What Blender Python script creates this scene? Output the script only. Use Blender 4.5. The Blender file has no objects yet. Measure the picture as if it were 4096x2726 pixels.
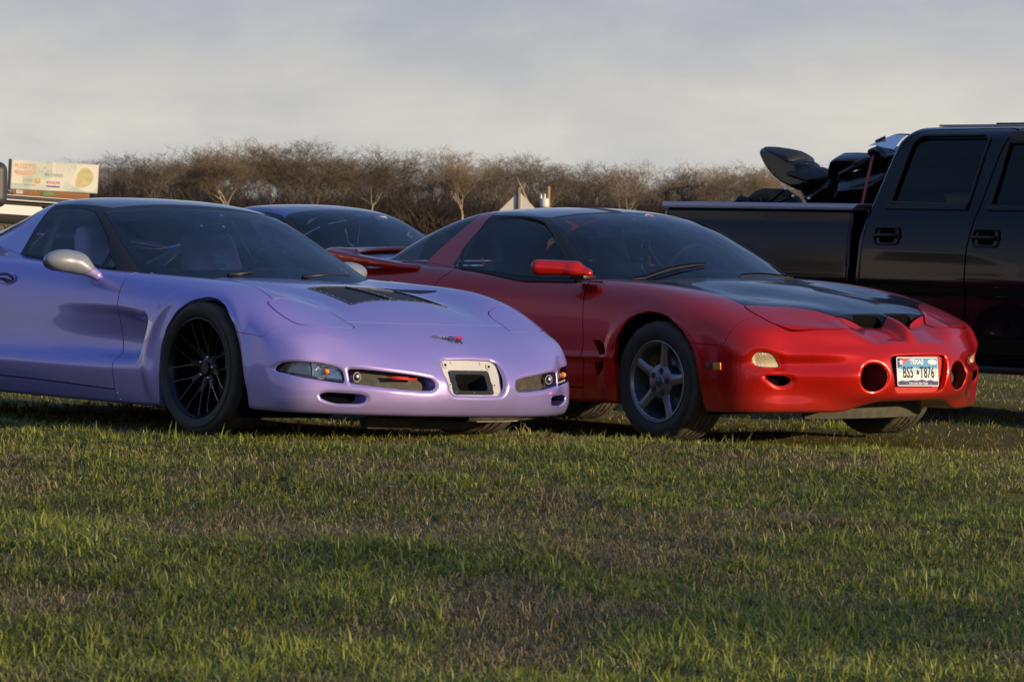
import bpy, bmesh, math, random
import numpy as np
from mathutils import Matrix, Vector
R = math.radians
rng = np.random.default_rng(7)
random.seed(7)
sc = bpy.context.scene
COL = sc.collection

# ------------------------------------------------------------------ camera
F_PX = 16000.0                      # focal length in pixels of a 4096 px wide frame
CAM_H = 1.06
CAM_M = np.array([[0.9998, 0.02, 0.0], [0.0006, -0.029, 0.9996], [0.02, -0.9994, -0.029]])  # camera axes (right, down, forward) -> world
cam_d = bpy.data.cameras.new('camera')
cam = bpy.data.objects.new('camera', cam_d)
COL.objects.link(cam)
cam_d.sensor_width = 36.0
cam_d.lens = F_PX / 4096 * 36.0
cam_d.clip_start = 0.1
cam_d.clip_end = 6000
_r, _d, _f = CAM_M[:, 0], CAM_M[:, 1], CAM_M[:, 2]
cam.matrix_world = Matrix(((_r[0], -_d[0], -_f[0], 0), (_r[1], -_d[1], -_f[1], 0), (_r[2], -_d[2], -_f[2], CAM_H), (0, 0, 0, 1)))
sc.camera = cam
cam_d.dof.use_dof = True
cam_d.dof.focus_distance = 20.0
cam_d.dof.aperture_fstop = 20.0

# ------------------------------------------------------------------ light
SUN_AZ, SUN_EL = 126.0, 11.0         # azimuth clockwise from straight ahead (+Y), degrees
sd = Vector((math.sin(R(SUN_AZ)) * math.cos(R(SUN_EL)), math.cos(R(SUN_AZ)) * math.cos(R(SUN_EL)), math.sin(R(SUN_EL))))
sun_d = bpy.data.lights.new('sun', 'SUN')
sun_d.energy = 5.0
sun_d.angle = R(0.6)
sun_d.color = (1.0, 0.76, 0.48)
sun = bpy.data.objects.new('sun', sun_d)
sun.rotation_euler = sd.to_track_quat('Z', 'Y').to_euler()
COL.objects.link(sun)

world = bpy.data.worlds.new('World')
sc.world = world
world.use_nodes = True
wt = world.node_tree
wt.nodes.clear()
def wn(t, **k):
    n = wt.nodes.new(t)
    for a, b in k.items():
        setattr(n, a, b)
    return n
wo = wn('ShaderNodeOutputWorld')
bg = wn('ShaderNodeBackground')
sky = wn('ShaderNodeTexSky', sky_type='NISHITA', sun_disc=False)
sky.sun_elevation = R(SUN_EL)
sky.sun_rotation = R(SUN_AZ)
sky.air_density = 1.2
sky.dust_density = 2.0
tc = wn('ShaderNodeTexCoord')
sep = wn('ShaderNodeSeparateXYZ')
wt.links.new(tc.outputs['Generated'], sep.inputs[0])
# cloud deck colour by elevation
el = wn('ShaderNodeMapRange')
wt.links.new(sep.outputs['Z'], el.inputs['Value'])
el.inputs['From Min'].default_value = -0.02
el.inputs['From Max'].default_value = 0.5
ramp = wn('ShaderNodeValToRGB')
wt.links.new(el.outputs[0], ramp.inputs[0])
cr = ramp.color_ramp
cr.elements[0].position = 0.0
cr.elements[0].color = (5.5, 5.5, 5.3, 1)
cr.elements[1].position = 1.0
cr.elements[1].color = (1.0, 1.8, 3.9, 1)
for p_, c_ in ((0.045, (5.7, 5.75, 5.6)), (0.085, (6.15, 6.0, 5.6)), (0.118, (5.1, 5.15, 5.25)), (0.15, (4.1, 4.35, 5.0)), (0.24, (3.2, 3.7, 5.1)), (0.4, (1.9, 2.7, 4.7)), (0.65, (1.25, 2.1, 4.2))):
    e = cr.elements.new(p_)
    e.color = c_ + (1,)
# stretched cloud noise
mp = wn('ShaderNodeMapping')
wt.links.new(tc.outputs['Generated'], mp.inputs[0])
mp.inputs['Scale'].default_value = (11.0, 11.0, 30.0)
mp.inputs['Rotation'].default_value = (0.0, R(-4), 0.0)
nz = wn('ShaderNodeTexNoise')
nz.inputs['Scale'].default_value = 1.35
nz.inputs['Detail'].default_value = 7.0
nz.inputs['Roughness'].default_value = 0.60
nz.inputs['Distortion'].default_value = 0.25
wt.links.new(mp.outputs[0], nz.inputs['Vector'])
nr = wn('ShaderNodeMapRange')
wt.links.new(nz.outputs['Fac'], nr.inputs['Value'])
nr.inputs['From Min'].default_value = 0.35
nr.inputs['From Max'].default_value = 0.68
cloudc = wn('ShaderNodeMix', data_type='RGBA', blend_type='MULTIPLY')
cloudc.inputs['Factor'].default_value = 1.0
cm = wn('ShaderNodeMix', data_type='RGBA')
wt.links.new(nr.outputs[0], cm.inputs['Factor'])
cm.inputs['A'].default_value = (0.87, 0.89, 0.94, 1)
cm.inputs['B'].default_value = (1.13, 1.10, 1.04, 1)
wt.links.new(ramp.outputs[0], cloudc.inputs['A'])
wt.links.new(cm.outputs['Result'], cloudc.inputs['B'])
mixs = wn('ShaderNodeMix', data_type='RGBA')
mixs.inputs['Factor'].default_value = 0.93
wt.links.new(sky.outputs[0], mixs.inputs['A'])
wt.links.new(cloudc.outputs['Result'], mixs.inputs['B'])
wt.links.new(mixs.outputs['Result'], bg.inputs['Color'])
bg.inputs['Strength'].default_value = 0.1
wt.links.new(bg.outputs[0], wo.inputs[0])
sc.view_settings.view_transform = 'Standard'
sc.view_settings.look = 'None'
sc.view_settings.exposure = 0.15
sc.view_settings.gamma = 1.0
sc.render.engine = 'CYCLES'
sc.cycles.use_denoising = True
sc.cycles.max_bounces = 8
sc.cycles.transparent_max_bounces = 12
sc.cycles.sample_clamp_indirect = 6.0
# ------------------------------------------------------------------ materials
MATS = {}
def mat(name, color, rough=0.5, metal=0.0, coat=0.0, spec=0.5, noise=None, bump=None, sheen=None, trans=0.0, emit=None):
    if name in MATS:
        return MATS[name]
    m = bpy.data.materials.new(name)
    m.use_nodes = True
    nt = m.node_tree
    b = nt.nodes['Principled BSDF']
    b.inputs['Base Color'].default_value = tuple(color) + (1,)
    b.inputs['Roughness'].default_value = rough
    b.inputs['Metallic'].default_value = metal
    b.inputs['Coat Weight'].default_value = coat
    b.inputs['Coat Roughness'].default_value = 0.03
    b.inputs['Specular IOR Level'].default_value = spec
    b.inputs['Transmission Weight'].default_value = trans
    tcn = nt.nodes.new('ShaderNodeTexCoord')
    if noise:                          # (scale, colour2, contrast lo, hi)
        n = nt.nodes.new('ShaderNodeTexNoise')
        n.inputs['Scale'].default_value = noise[0]
        n.inputs['Detail'].default_value = 6
        nt.links.new(tcn.outputs['Object'], n.inputs['Vector'])
        r = nt.nodes.new('ShaderNodeMapRange')
        r.inputs['From Min'].default_value = noise[2]
        r.inputs['From Max'].default_value = noise[3]
        nt.links.new(n.outputs['Fac'], r.inputs['Value'])
        x = nt.nodes.new('ShaderNodeMix')
        x.data_type = 'RGBA'
        x.inputs['A'].default_value = tuple(color) + (1,)
        x.inputs['B'].default_value = tuple(noise[1]) + (1,)
        nt.links.new(r.outputs[0], x.inputs['Factor'])
        nt.links.new(x.outputs['Result'], b.inputs['Base Color'])
    if bump:                           # (scale, strength, distance)
        n = nt.nodes.new('ShaderNodeTexNoise')
        n.inputs['Scale'].default_value = bump[0]
        n.inputs['Detail'].default_value = 4
        nt.links.new(tcn.outputs['Object'], n.inputs['Vector'])
        bp = nt.nodes.new('ShaderNodeBump')
        bp.inputs['Strength'].default_value = bump[1]
        bp.inputs['Distance'].default_value = bump[2]
        nt.links.new(n.outputs['Fac'], bp.inputs['Height'])
        nt.links.new(bp.outputs[0], b.inputs['Normal'])
    MATS[name] = m
    return m

def paint(name, base, flake, rough=0.28, metal=0.55, coat=1.0, dirt=0.35):
    """car paint: metallic base with a facing tint shift, clear coat, fine dust"""
    if name in MATS:
        return MATS[name]
    m = bpy.data.materials.new(name)
    m.use_nodes = True
    nt = m.node_tree
    L = nt.links.new
    b = nt.nodes['Principled BSDF']
    b.inputs['Metallic'].default_value = metal
    b.inputs['Roughness'].default_value = rough
    b.inputs['Coat Weight'].default_value = coat
    b.inputs['Coat Roughness'].default_value = 0.035
    lw = nt.nodes.new('ShaderNodeLayerWeight')
    lw.inputs['Blend'].default_value = 0.45
    x = nt.nodes.new('ShaderNodeMix')
    x.data_type = 'RGBA'
    x.inputs['A'].default_value = tuple(base) + (1,)
    x.inputs['B'].default_value = tuple(flake) + (1,)
    L(lw.outputs['Facing'], x.inputs['Factor'])
    tcn = nt.nodes.new('ShaderNodeTexCoord')
    n = nt.nodes.new('ShaderNodeTexNoise')
    n.inputs['Scale'].default_value = 3.0
    n.inputs['Detail'].default_value = 8
    n.inputs['Roughness'].default_value = 0.65
    L(tcn.outputs['Object'], n.inputs['Vector'])
    sp = nt.nodes.new('ShaderNodeSeparateXYZ')
    L(tcn.outputs['Object'], sp.inputs[0])
    low = nt.nodes.new('ShaderNodeMapRange')      # road dust gathers on the low parts of the body
    low.inputs['From Min'].default_value = 0.32
    low.inputs['From Max'].default_value = 0.10
    L(sp.outputs['Z'], low.inputs['Value'])
    mu = nt.nodes.new('ShaderNodeMath')
    mu.operation = 'MULTIPLY'
    L(low.outputs[0], mu.inputs[0])
    L(n.outputs['Fac'], mu.inputs[1])
    mu2 = nt.nodes.new('ShaderNodeMath')
    mu2.operation = 'MULTIPLY'
    mu2.inputs[1].default_value = dirt * 1.4
    L(mu.outputs[0], mu2.inputs[0])
    d = nt.nodes.new('ShaderNodeMix')
    d.data_type = 'RGBA'
    L(mu2.outputs[0], d.inputs['Factor'])
    L(x.outputs['Result'], d.inputs['A'])
    d.inputs['B'].default_value = (0.16, 0.13, 0.10, 1)
    L(d.outputs['Result'], b.inputs['Base Color'])
    cr_ = nt.nodes.new('ShaderNodeMapRange')
    cr_.inputs['From Min'].default_value = 0.3
    cr_.inputs['From Max'].default_value = 0.8
    cr_.inputs['To Min'].default_value = 0.02
    cr_.inputs['To Max'].default_value = 0.10
    L(n.outputs['Fac'], cr_.inputs['Value'])
    L(cr_.outputs[0], b.inputs['Coat Roughness'])
    fl = nt.nodes.new('ShaderNodeTexNoise')
    fl.inputs['Scale'].default_value = 2500
    L(tcn.outputs['Object'], fl.inputs['Vector'])
    bp = nt.nodes.new('ShaderNodeBump')
    bp.inputs['Strength'].default_value = 0.12
    bp.inputs['Distance'].default_value = 0.0004
    L(fl.outputs['Fac'], bp.inputs['Height'])
    L(bp.outputs[0], b.inputs['Normal'])
    MATS[name] = m
    return m

def glass(name, tint, refl=1.0, rough=0.0, ior=1.5):
    if name in MATS:
        return MATS[name]
    m = bpy.data.materials.new(name)
    m.use_nodes = True
    nt = m.node_tree
    nt.nodes.clear()
    L = nt.links.new
    o = nt.nodes.new('ShaderNodeOutputMaterial')
    t = nt.nodes.new('ShaderNodeBsdfTransparent')
    t.inputs['Color'].default_value = tuple(tint) + (1,)
    g = nt.nodes.new('ShaderNodeBsdfGlossy')
    g.inputs['Roughness'].default_value = rough
    g.inputs['Color'].default_value = (refl, refl, refl, 1)
    fr = nt.nodes.new('ShaderNodeFresnel')
    fr.inputs['IOR'].default_value = ior
    mx = nt.nodes.new('ShaderNodeMixShader')
    L(fr.outputs[0], mx.inputs[0])
    L(t.outputs[0], mx.inputs[1])
    L(g.outputs[0], mx.inputs[2])
    L(mx.outputs[0], o.inputs[0])
    MATS[name] = m
    return m

# ------------------------------------------------------------------ objects
def link(o, parent=None):
    COL.objects.link(o)
    if parent is not None:
        o.parent = parent
    return o
def thing(name, label, cat, loc=(0, 0, 0), mw=None, group=None):
    o = bpy.data.objects.new(name, None)
    link(o)
    o.empty_display_size = 0.2
    if mw is not None:
        o.matrix_world = mw
    else:
        o.location = loc
    o['label'] = label
    o['category'] = cat
    if group:
        o['group'] = group
    return o
def tag(o, label=None, cat=None, group=None, kind=None):
    for k, v in (('label', label), ('category', cat), ('group', group), ('kind', kind)):
        if v:
            o[k] = v
    return o

def mesh_from(name, V, Fc, m=None, N=None, smooth=True):
    """V (n,3); Fc: (m,3)/(m,4) int array or a list of polygons"""
    me = bpy.data.meshes.new(name)
    V = np.asarray(V, np.float32)
    if isinstance(Fc, np.ndarray):
        k = Fc.shape[1]
        me.vertices.add(len(V))
        me.vertices.foreach_set('co', V.ravel())
        me.loops.add(Fc.size)
        me.loops.foreach_set('vertex_index', Fc.astype(np.int32).ravel())
        me.polygons.add(len(Fc))
        me.polygons.foreach_set('loop_start', np.arange(0, Fc.size, k, dtype=np.int32))
        me.polygons.foreach_set('use_smooth', np.full(len(Fc), smooth))
        me.update(calc_edges=True)
        me.validate()
    else:
        me.from_pydata([tuple(map(float, v)) for v in V], [], Fc)
        me.polygons.foreach_set('use_smooth', np.full(len(me.polygons), smooth))
        me.update()
    if N is not None:
        me.normals_split_custom_set_from_vertices(np.asarray(N, np.float32).tolist())
    if m:
        me.materials.append(m)
    return me
def add(name, me, parent=None):
    return link(bpy.data.objects.new(name, me), parent)

def bm_obj(name, bm, m, parent=None, smooth=False, angle=None):
    me = bpy.data.meshes.new(name)
    bm.normal_update()
    bm.to_mesh(me)
    bm.free()
    if smooth or angle:
        me.polygons.foreach_set('use_smooth', np.ones(len(me.polygons), bool))
    if angle:
        me.set_sharp_from_angle(angle=R(angle))
    me.materials.append(m)
    return add(name, me, parent)

def box_bm(bm, size, loc=(0, 0, 0), rot=None, bevel=0.0, seg=2):
    r = bmesh.ops.create_cube(bm, size=1.0)
    vs = r['verts']
    bmesh.ops.scale(bm, vec=size, verts=vs)
    if bevel > 0:
        es = list({e for v in vs for e in v.link_edges})
        rb = bmesh.ops.bevel(bm, geom=es, offset=bevel, segments=seg, profile=0.6, affect='EDGES')
        vs = list({v for f in rb['faces'] for v in f.verts} | {v for v in vs if v.is_valid})
    M = Matrix.Translation(loc) @ (rot.to_4x4() if rot is not None else Matrix.Identity(4))
    bmesh.ops.transform(bm, matrix=M, verts=vs)
    return vs
def box(name, size, loc, m, parent=None, rot=None, bevel=0.0, seg=2):
    bm = bmesh.new()
    box_bm(bm, size, loc, rot, bevel, seg)
    return bm_obj(name, bm, m, parent, smooth=bevel > 0, angle=35 if bevel > 0 else None)

def tube_arrays(P, rad, n=8, cap=True):
    """tube through the points P with radius array rad"""
    P = np.asarray(P, float)
    rad = np.broadcast_to(np.asarray(rad, float), (len(P),))
    T = np.gradient(P, axis=0)
    T /= np.linalg.norm(T, axis=1)[:, None] + 1e-12
    up = np.array([0, 0, 1.0]) if abs(T[0][2]) < 0.9 else np.array([1.0, 0, 0])
    V = []
    for p, t, r in zip(P, T, rad):
        a = np.cross(t, up); a /= np.linalg.norm(a) + 1e-12
        b = np.cross(a, t)
        up = b
        an = np.arange(n) * 2 * np.pi / n
        V.append(p + r * (np.cos(an)[:, None] * a + np.sin(an)[:, None] * b))
    V = np.concatenate(V)
    Fq = []
    for i in range(len(P) - 1):
        for j in range(n):
            k = (j + 1) % n
            Fq.append((i * n + j, i * n + k, (i + 1) * n + k, (i + 1) * n + j))
    if cap:
        Fq.append(tuple(range(n))[::-1])
        Fq.append(tuple(range((len(P) - 1) * n, len(P) * n)))
    return V, Fq
def tube(name, P, rad, m, parent=None, n=8):
    V, Fq = tube_arrays(P, rad, n)
    return add(name, mesh_from(name, V, Fq, m), parent)

def lathe_arrays(prof, n=64, axis='y', closed=False):
    """revolve (r, a) profile about an axis"""
    prof = np.asarray(prof, float)
    an = np.arange(n) * 2 * np.pi / n
    k = len(prof)
    r = prof[:, 0][None, :]
    a = prof[:, 1][None, :]
    c, s = np.cos(an)[:, None], np.sin(an)[:, None]
    if axis == 'y':
        V = np.stack([r * c, a + 0 * c, r * s], -1)
    elif axis == 'z':
        V = np.stack([r * c, r * s, a + 0 * c], -1)
    else:
        V = np.stack([a + 0 * c, r * c, r * s], -1)
    V = V.reshape(-1, 3)
    i = np.arange(n)[:, None]
    jn = k if closed else k - 1
    j = np.arange(jn)[None, :]
    i2 = (i + 1) % n
    j2 = (j + 1) % k
    Q = np.stack([i * k + j, i * k + j2, i2 * k + j2, i2 * k + j], -1).reshape(-1, 4)
    return V, Q
def lathe(name, prof, m, parent=None, n=64, axis='y', angle=35, closed=False):
    V, Q = lathe_arrays(prof, n, axis, closed)
    me = mesh_from(name, V, Q, m)
    me.set_sharp_from_angle(angle=R(angle))
    return add(name, me, parent)

# ------------------------------------------------------------------ curves and tables
def pchip(x, y, xi):
    x = np.asarray(x, float); y = np.asarray(y, float)
    h = np.diff(x); d = np.diff(y, axis=0) / (h if y.ndim == 1 else h[:, None])
    m = np.zeros_like(y)
    hh = h if y.ndim == 1 else h[:, None]
    if len(x) > 2:
        w1 = 2 * hh[1:] + hh[:-1]; w2 = hh[1:] + 2 * hh[:-1]
        ok = d[:-1] * d[1:] > 0
        with np.errstate(divide='ignore', invalid='ignore'):
            mm = (w1 + w2) / (w1 / d[:-1] + w2 / d[1:])
        m[1:-1] = np.where(ok, mm, 0)
    m[0] = d[0]; m[-1] = d[-1]
    xi = np.asarray(xi, float)
    i = np.clip(np.searchsorted(x, xi, side='right') - 1, 0, len(x) - 2)
    t = (xi - x[i]) / h[i]
    hi = h[i]
    if y.ndim > 1:
        t = t[:, None]; hi = hi[:, None]
    return ((2 * t**3 - 3 * t**2 + 1) * y[i] + (t**3 - 2 * t**2 + t) * hi * m[i] + (-2 * t**3 + 3 * t**2) * y[i + 1] + (t**3 - t**2) * hi * m[i + 1])
def gauss1(a, s, axis):
    if s <= 0:
        return a
    k = int(np.ceil(3 * s))
    w = np.exp(-0.5 * (np.arange(-k, k + 1) / s) ** 2); w /= w.sum()
    a = np.moveaxis(a, axis, 0)
    # odd extension keeps end slopes
    lo = 2 * a[0] - a[1:k + 1][::-1]
    hi = 2 * a[-1] - a[-k - 1:-1][::-1]
    b = np.concatenate([lo, a, hi])
    out = sum(w[i] * b[i:i + len(a)] for i in range(2 * k + 1))
    return np.moveaxis(out, 0, axis)
class Tab:
    """smooth 2-D table z(u, v)"""
    def __init__(s, U, V, Z, su=0.05, sv=0.03, sym=False, step=0.01):
        Z = np.asarray(Z, float)
        if U[0] > U[-1]:
            U = U[::-1]; Z = Z[::-1]
        if V[0] > V[-1]:
            V = V[::-1]; Z = Z[:, ::-1]
        U = np.asarray(U, float); V = np.asarray(V, float)
        if sym:                        # mirror about v = 0
            V = np.concatenate([-V[:0:-1], V]); Z = np.concatenate([Z[:, :0:-1], Z], 1)
        s.u = np.arange(U[0], U[-1] + step / 2, step)
        s.v = np.arange(V[0], V[-1] + step / 2, step)
        A = pchip(U, Z, s.u)
        A = pchip(V, A.T, s.v).T
        A = gauss1(A, su / step, 0)
        A = gauss1(A, sv / step, 1)
        s.A = A; s.st = step
    def __call__(s, u, v):
        a = np.clip((u - s.u[0]) / s.st, 0, len(s.u) - 1.001)
        b = np.clip((v - s.v[0]) / s.st, 0, len(s.v) - 1.001)
        a, b = np.broadcast_arrays(a, b)
        i = a.astype(int); j = b.astype(int)
        p = a - i; q = b - j
        A = s.A
        return (A[i, j] * (1 - p) * (1 - q) + A[i + 1, j] * p * (1 - q) + A[i, j + 1] * (1 - p) * q + A[i + 1, j + 1] * p * q)
def smax(a, b, k):
    h = np.maximum(k - np.abs(a - b), 0.0)
    return np.maximum(a, b) + h * h / (4 * k)
def smin(a, b, k):
    return -smax(-a, -b, k)
def sstep(e0, e1, x):
    t = np.clip((x - e0) / (e1 - e0), 0, 1)
    return t * t * (3 - 2 * t)
def spline_pts(P, n=8, closed=True):
    """Catmull-Rom through P"""
    P = np.asarray(P, float)
    m = len(P)
    out = []
    rg = range(m) if closed else range(m - 1)
    t = (np.arange(n) / n)[:, None]
    for i in rg:
        if closed:
            a, b, c, d = P[(i - 1) % m], P[i], P[(i + 1) % m], P[(i + 2) % m]
        else:
            a, b, c, d = P[max(i - 1, 0)], P[i], P[i + 1], P[min(i + 2, m - 1)]
        out.append(0.5 * ((2 * b) + (-a + c) * t + (2 * a - 5 * b + 4 * c - d) * t**2 + (-a + 3 * b - 3 * c + d) * t**3))
    out = np.concatenate(out)
    if not closed:
        out = np.vstack([out, P[-1]])
    return out
def round_poly(P, r, n=5):
    """polygon with its corners rounded by r (scalar or per corner)"""
    P = np.asarray(P, float); m = len(P)
    r = np.broadcast_to(np.asarray(r, float), (m,))
    out = []
    for i in range(m):
        a, b, c = P[i - 1], P[i], P[(i + 1) % m]
        u = a - b; v = c - b
        lu, lv = np.linalg.norm(u), np.linalg.norm(v)
        d = min(r[i], 0.49 * lu, 0.49 * lv)
        if d <= 1e-6:
            out.append(b[None]); continue
        p, q = b + u / lu * d, b + v / lv * d
        t = np.linspace(0, 1, n)[:, None]
        out.append((1 - t)**2 * p + 2 * (1 - t) * t * b + t**2 * q)
    return np.concatenate(out)
def sdf_poly(P, x, y):
    """signed distance, positive inside"""
    P = np.asarray(P, float)
    x = np.asarray(x, float); y = np.asarray(y, float)
    shp = np.broadcast(x, y).shape
    x = np.broadcast_to(x, shp).ravel(); y = np.broadcast_to(y, shp).ravel()
    # far points only need a rough answer
    d2 = np.full(x.shape, 1e9); ins = np.zeros(x.shape, bool)
    for i in range(len(P)):
        ax, ay = P[i]; bx, by = P[(i + 1) % len(P)]
        ex, ey = bx - ax, by - ay
        wx, wy = x - ax, y - ay
        t = np.clip((wx * ex + wy * ey) / (ex * ex + ey * ey + 1e-12), 0, 1)
        dx, dy = wx - ex * t, wy - ey * t
        d2 = np.minimum(d2, dx * dx + dy * dy)
        c = (ay > y) != (by > y)
        with np.errstate(divide='ignore', invalid='ignore'):
            xx = ax + (y - ay) * ex / (ey if ey != 0 else 1e-12)
        ins ^= c & (x < xx)
    d = np.sqrt(d2)
    return np.where(ins, d, -d).reshape(shp)

# ------------------------------------------------------------------ iso-surface mesher
class M3:
    """triangle mesh with vertex normals"""
    def __init__(s, V, N, T):
        s.V, s.N, s.T = V, N, T
    def copy(s):
        return M3(s.V.copy(), s.N.copy(), s.T.copy())
def surface_nets(fun, lo, hi, h):
    xs = np.arange(lo[0], hi[0] + h, h); ys = np.arange(lo[1], hi[1] + h, h); zs = np.arange(lo[2], hi[2] + h, h)
    Fv = fun(xs[:, None, None], ys[None, :, None], zs[None, None, :]).astype(np.float32)
    ins = Fv < 0
    nx, ny, nz_ = Fv.shape
    acc = np.zeros((nx - 1, ny - 1, nz_ - 1, 3), np.float32); cnt = np.zeros((nx - 1, ny - 1, nz_ - 1), np.int8)
    quads = []
    idx = -np.ones((nx - 1, ny - 1, nz_ - 1), np.int32)
    cross = []
    for ax in range(3):
        sl0 = [slice(None)] * 3; sl1 = [slice(None)] * 3
        sl0[ax] = slice(0, -1); sl1[ax] = slice(1, None)
        a, b = ins[tuple(sl0)], ins[tuple(sl1)]
        I = np.argwhere(a != b)
        fa = Fv[tuple(sl0)][tuple(I.T)]; fb = Fv[tuple(sl1)][tuple(I.T)]
        t = fa / (fa - fb)
        P = I.astype(np.float32); P[:, ax] += t
        o1, o2 = [(1, 2), (2, 0), (0, 1)][ax]
        for d1 in (0, 1):
            for d2 in (0, 1):
                C = I.copy(); C[:, o1] -= d1; C[:, o2] -= d2
                ok = np.all((C >= 0) & (C < np.array([nx - 1, ny - 1, nz_ - 1])), 1)
                np.add.at(acc, tuple(C[ok].T), P[ok]); np.add.at(cnt, tuple(C[ok].T), 1)
        cross.append((ax, I, a[tuple(I.T)], o1, o2))
    act = np.argwhere(cnt > 0)
    idx[tuple(act.T)] = np.arange(len(act))
    V = acc[tuple(act.T)] / cnt[tuple(act.T)][:, None]
    V = V * h + np.array(lo)
    for ax, I, a, o1, o2 in cross:
        ok = (I[:, o1] > 0) & (I[:, o2] > 0) & (I[:, o1] < np.array([nx, ny, nz_])[o1] - 1) & (I[:, o2] < np.array([nx, ny, nz_])[o2] - 1)
        I, a = I[ok], a[ok]
        def g(d1, d2):
            C = I.copy(); C[:, o1] -= d1; C[:, o2] -= d2
            return idx[tuple(C.T)]
        q = np.stack([g(0, 0), g(1, 0), g(1, 1), g(0, 1)], 1)
        q = np.where(a[:, None], q, q[:, ::-1])
        quads.append(q)
    Q = np.concatenate(quads)
    return V.astype(float), Q
def iso_mesh(fun, lo, hi, h, it=3):
    V, Q = surface_nets(fun, lo, hi, h)
    e = 0.003
    def grad(V):
        x, y, z = V.T
        return np.stack([fun(x + e, y, z) - fun(x - e, y, z), fun(x, y + e, z) - fun(x, y - e, z), fun(x, y, z + e) - fun(x, y, z - e)], 1) / (2 * e)
    for _ in range(it):
        g = grad(V); f = fun(*V.T)
        st = f[:, None] * g / (np.sum(g * g, 1)[:, None] + 1e-9)
        l = np.linalg.norm(st, axis=1)[:, None]
        V = V - st * np.minimum(1, h * 0.7 / (l + 1e-9))
    g = grad(V); N = g / (np.linalg.norm(g, axis=1)[:, None] + 1e-12)
    d1 = np.linalg.norm(V[Q[:, 0]] - V[Q[:, 2]], axis=1); d2 = np.linalg.norm(V[Q[:, 1]] - V[Q[:, 3]], axis=1)
    a = d1 <= d2
    T = np.concatenate([Q[a][:, [0, 1, 2]], Q[a][:, [0, 2, 3]], Q[~a][:, [0, 1, 3]], Q[~a][:, [1, 2, 3]]])
    A = np.linalg.norm(np.cross(V[T[:, 1]] - V[T[:, 0]], V[T[:, 2]] - V[T[:, 0]]), axis=1)
    # orientation check
    fn = np.cross(V[T[:, 1]] - V[T[:, 0]], V[T[:, 2]] - V[T[:, 0]])
    if np.sum(np.sum(fn * N[T[:, 0]], 1)) < 0:
        T = T[:, ::-1]
    return M3(V, N, T)
def compact(m):
    m.T = m.T.astype(np.int64)
    u, inv = np.unique(m.T.ravel(), return_inverse=True)
    return M3(m.V[u], m.N[u], inv.reshape(-1, 3).astype(np.int64))
def clip(m, f):
    """the part of m where f > 0, cut exactly along f = 0"""
    f = np.where(np.abs(f) < 1e-7, 1e-7, f)
    m.T = m.T.astype(np.int64)
    if len(m.T) == 0:
        return m
    pos = f > 0
    c = pos[m.T].sum(1)
    keep = m.T[c == 3]
    newV, newN = [m.V], [m.N]
    tris = [keep]
    mixed = m.T[(c == 1) | (c == 2)]
    if len(mixed):
        E = np.concatenate([mixed[:, [0, 1]], mixed[:, [1, 2]], mixed[:, [2, 0]]])
        Es = np.sort(E, 1)
        cr_ = pos[Es[:, 0]] != pos[Es[:, 1]]
        key = Es[:, 0] * np.int64(len(m.V)) + Es[:, 1]
        uk = np.unique(key[cr_])
        a, b = uk // len(m.V), uk % len(m.V)
        t = (f[a] / (f[a] - f[b]))[:, None]
        newV.append(m.V[a] * (1 - t) + m.V[b] * t)
        n = m.N[a] * (1 - t) + m.N[b] * t
        newN.append(n / (np.linalg.norm(n, axis=1)[:, None] + 1e-12))
        base = len(m.V)
        def ev(p, q):
            s0 = np.minimum(p, q).astype(np.int64); s1 = np.maximum(p, q)
            return base + np.searchsorted(uk, s0 * np.int64(len(m.V)) + s1)
        one = mixed[pos[mixed].sum(1) == 1]
        if len(one):
            k = np.argmax(pos[one], 1); r = np.arange(len(one))
            A, B, C_ = one[r, k], one[r, (k + 1) % 3], one[r, (k + 2) % 3]
            tris.append(np.stack([A, ev(A, B), ev(A, C_)], 1))
        two = mixed[pos[mixed].sum(1) == 2]
        if len(two):
            k = np.argmin(pos[two], 1); r = np.arange(len(two))
            A, B, C_ = two[r, k], two[r, (k + 1) % 3], two[r, (k + 2) % 3]
            ab, ac = ev(A, B), ev(A, C_)
            tris.append(np.stack([ab, B, C_], 1)); tris.append(np.stack([ab, C_, ac], 1))
    return compact(M3(np.concatenate(newV), np.concatenate(newN), np.concatenate(tris)))
def mirror(m):
    V = m.V * [1, -1, 1]; N = m.N * [1, -1, 1]
    return M3(V, N, m.T[:, ::-1].copy())
def join(*ms):
    V, N, T, o = [], [], [], 0
    for m in ms:
        V.append(m.V); N.append(m.N); T.append(m.T + o); o += len(m.V)
    return M3(np.concatenate(V), np.concatenate(N), np.concatenate(T))
def weld(m, tol=1e-4):
    k = np.round(m.V / tol).astype(np.int64)
    _, first, inv = np.unique(k, axis=0, return_index=True, return_inverse=True)
    inv = inv.ravel()
    T = inv[m.T]
    T = T[(T[:, 0] != T[:, 1]) & (T[:, 1] != T[:, 2]) & (T[:, 2] != T[:, 0])]
    return M3(m.V[first], m.N[first], T)
def full(m):
    """half (y >= 0) -> both halves welded at the middle"""
    c = np.abs(m.V[:, 1]) < 2e-4
    m = m.copy(); m.V[c, 1] = 0; m.N[c, 1] = 0
    m.N[c] /= np.linalg.norm(m.N[c], axis=1)[:, None] + 1e-12
    return weld(join(m, mirror(m)))
def boundary(m):
    E = np.concatenate([m.T[:, [0, 1]], m.T[:, [1, 2]], m.T[:, [2, 0]]]).astype(np.int64)
    key = np.minimum(E[:, 0], E[:, 1]) * len(m.V) + np.maximum(E[:, 0], E[:, 1])
    u, i, c = np.unique(key, return_index=True, return_counts=True)
    return E[i[c == 1]]
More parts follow.
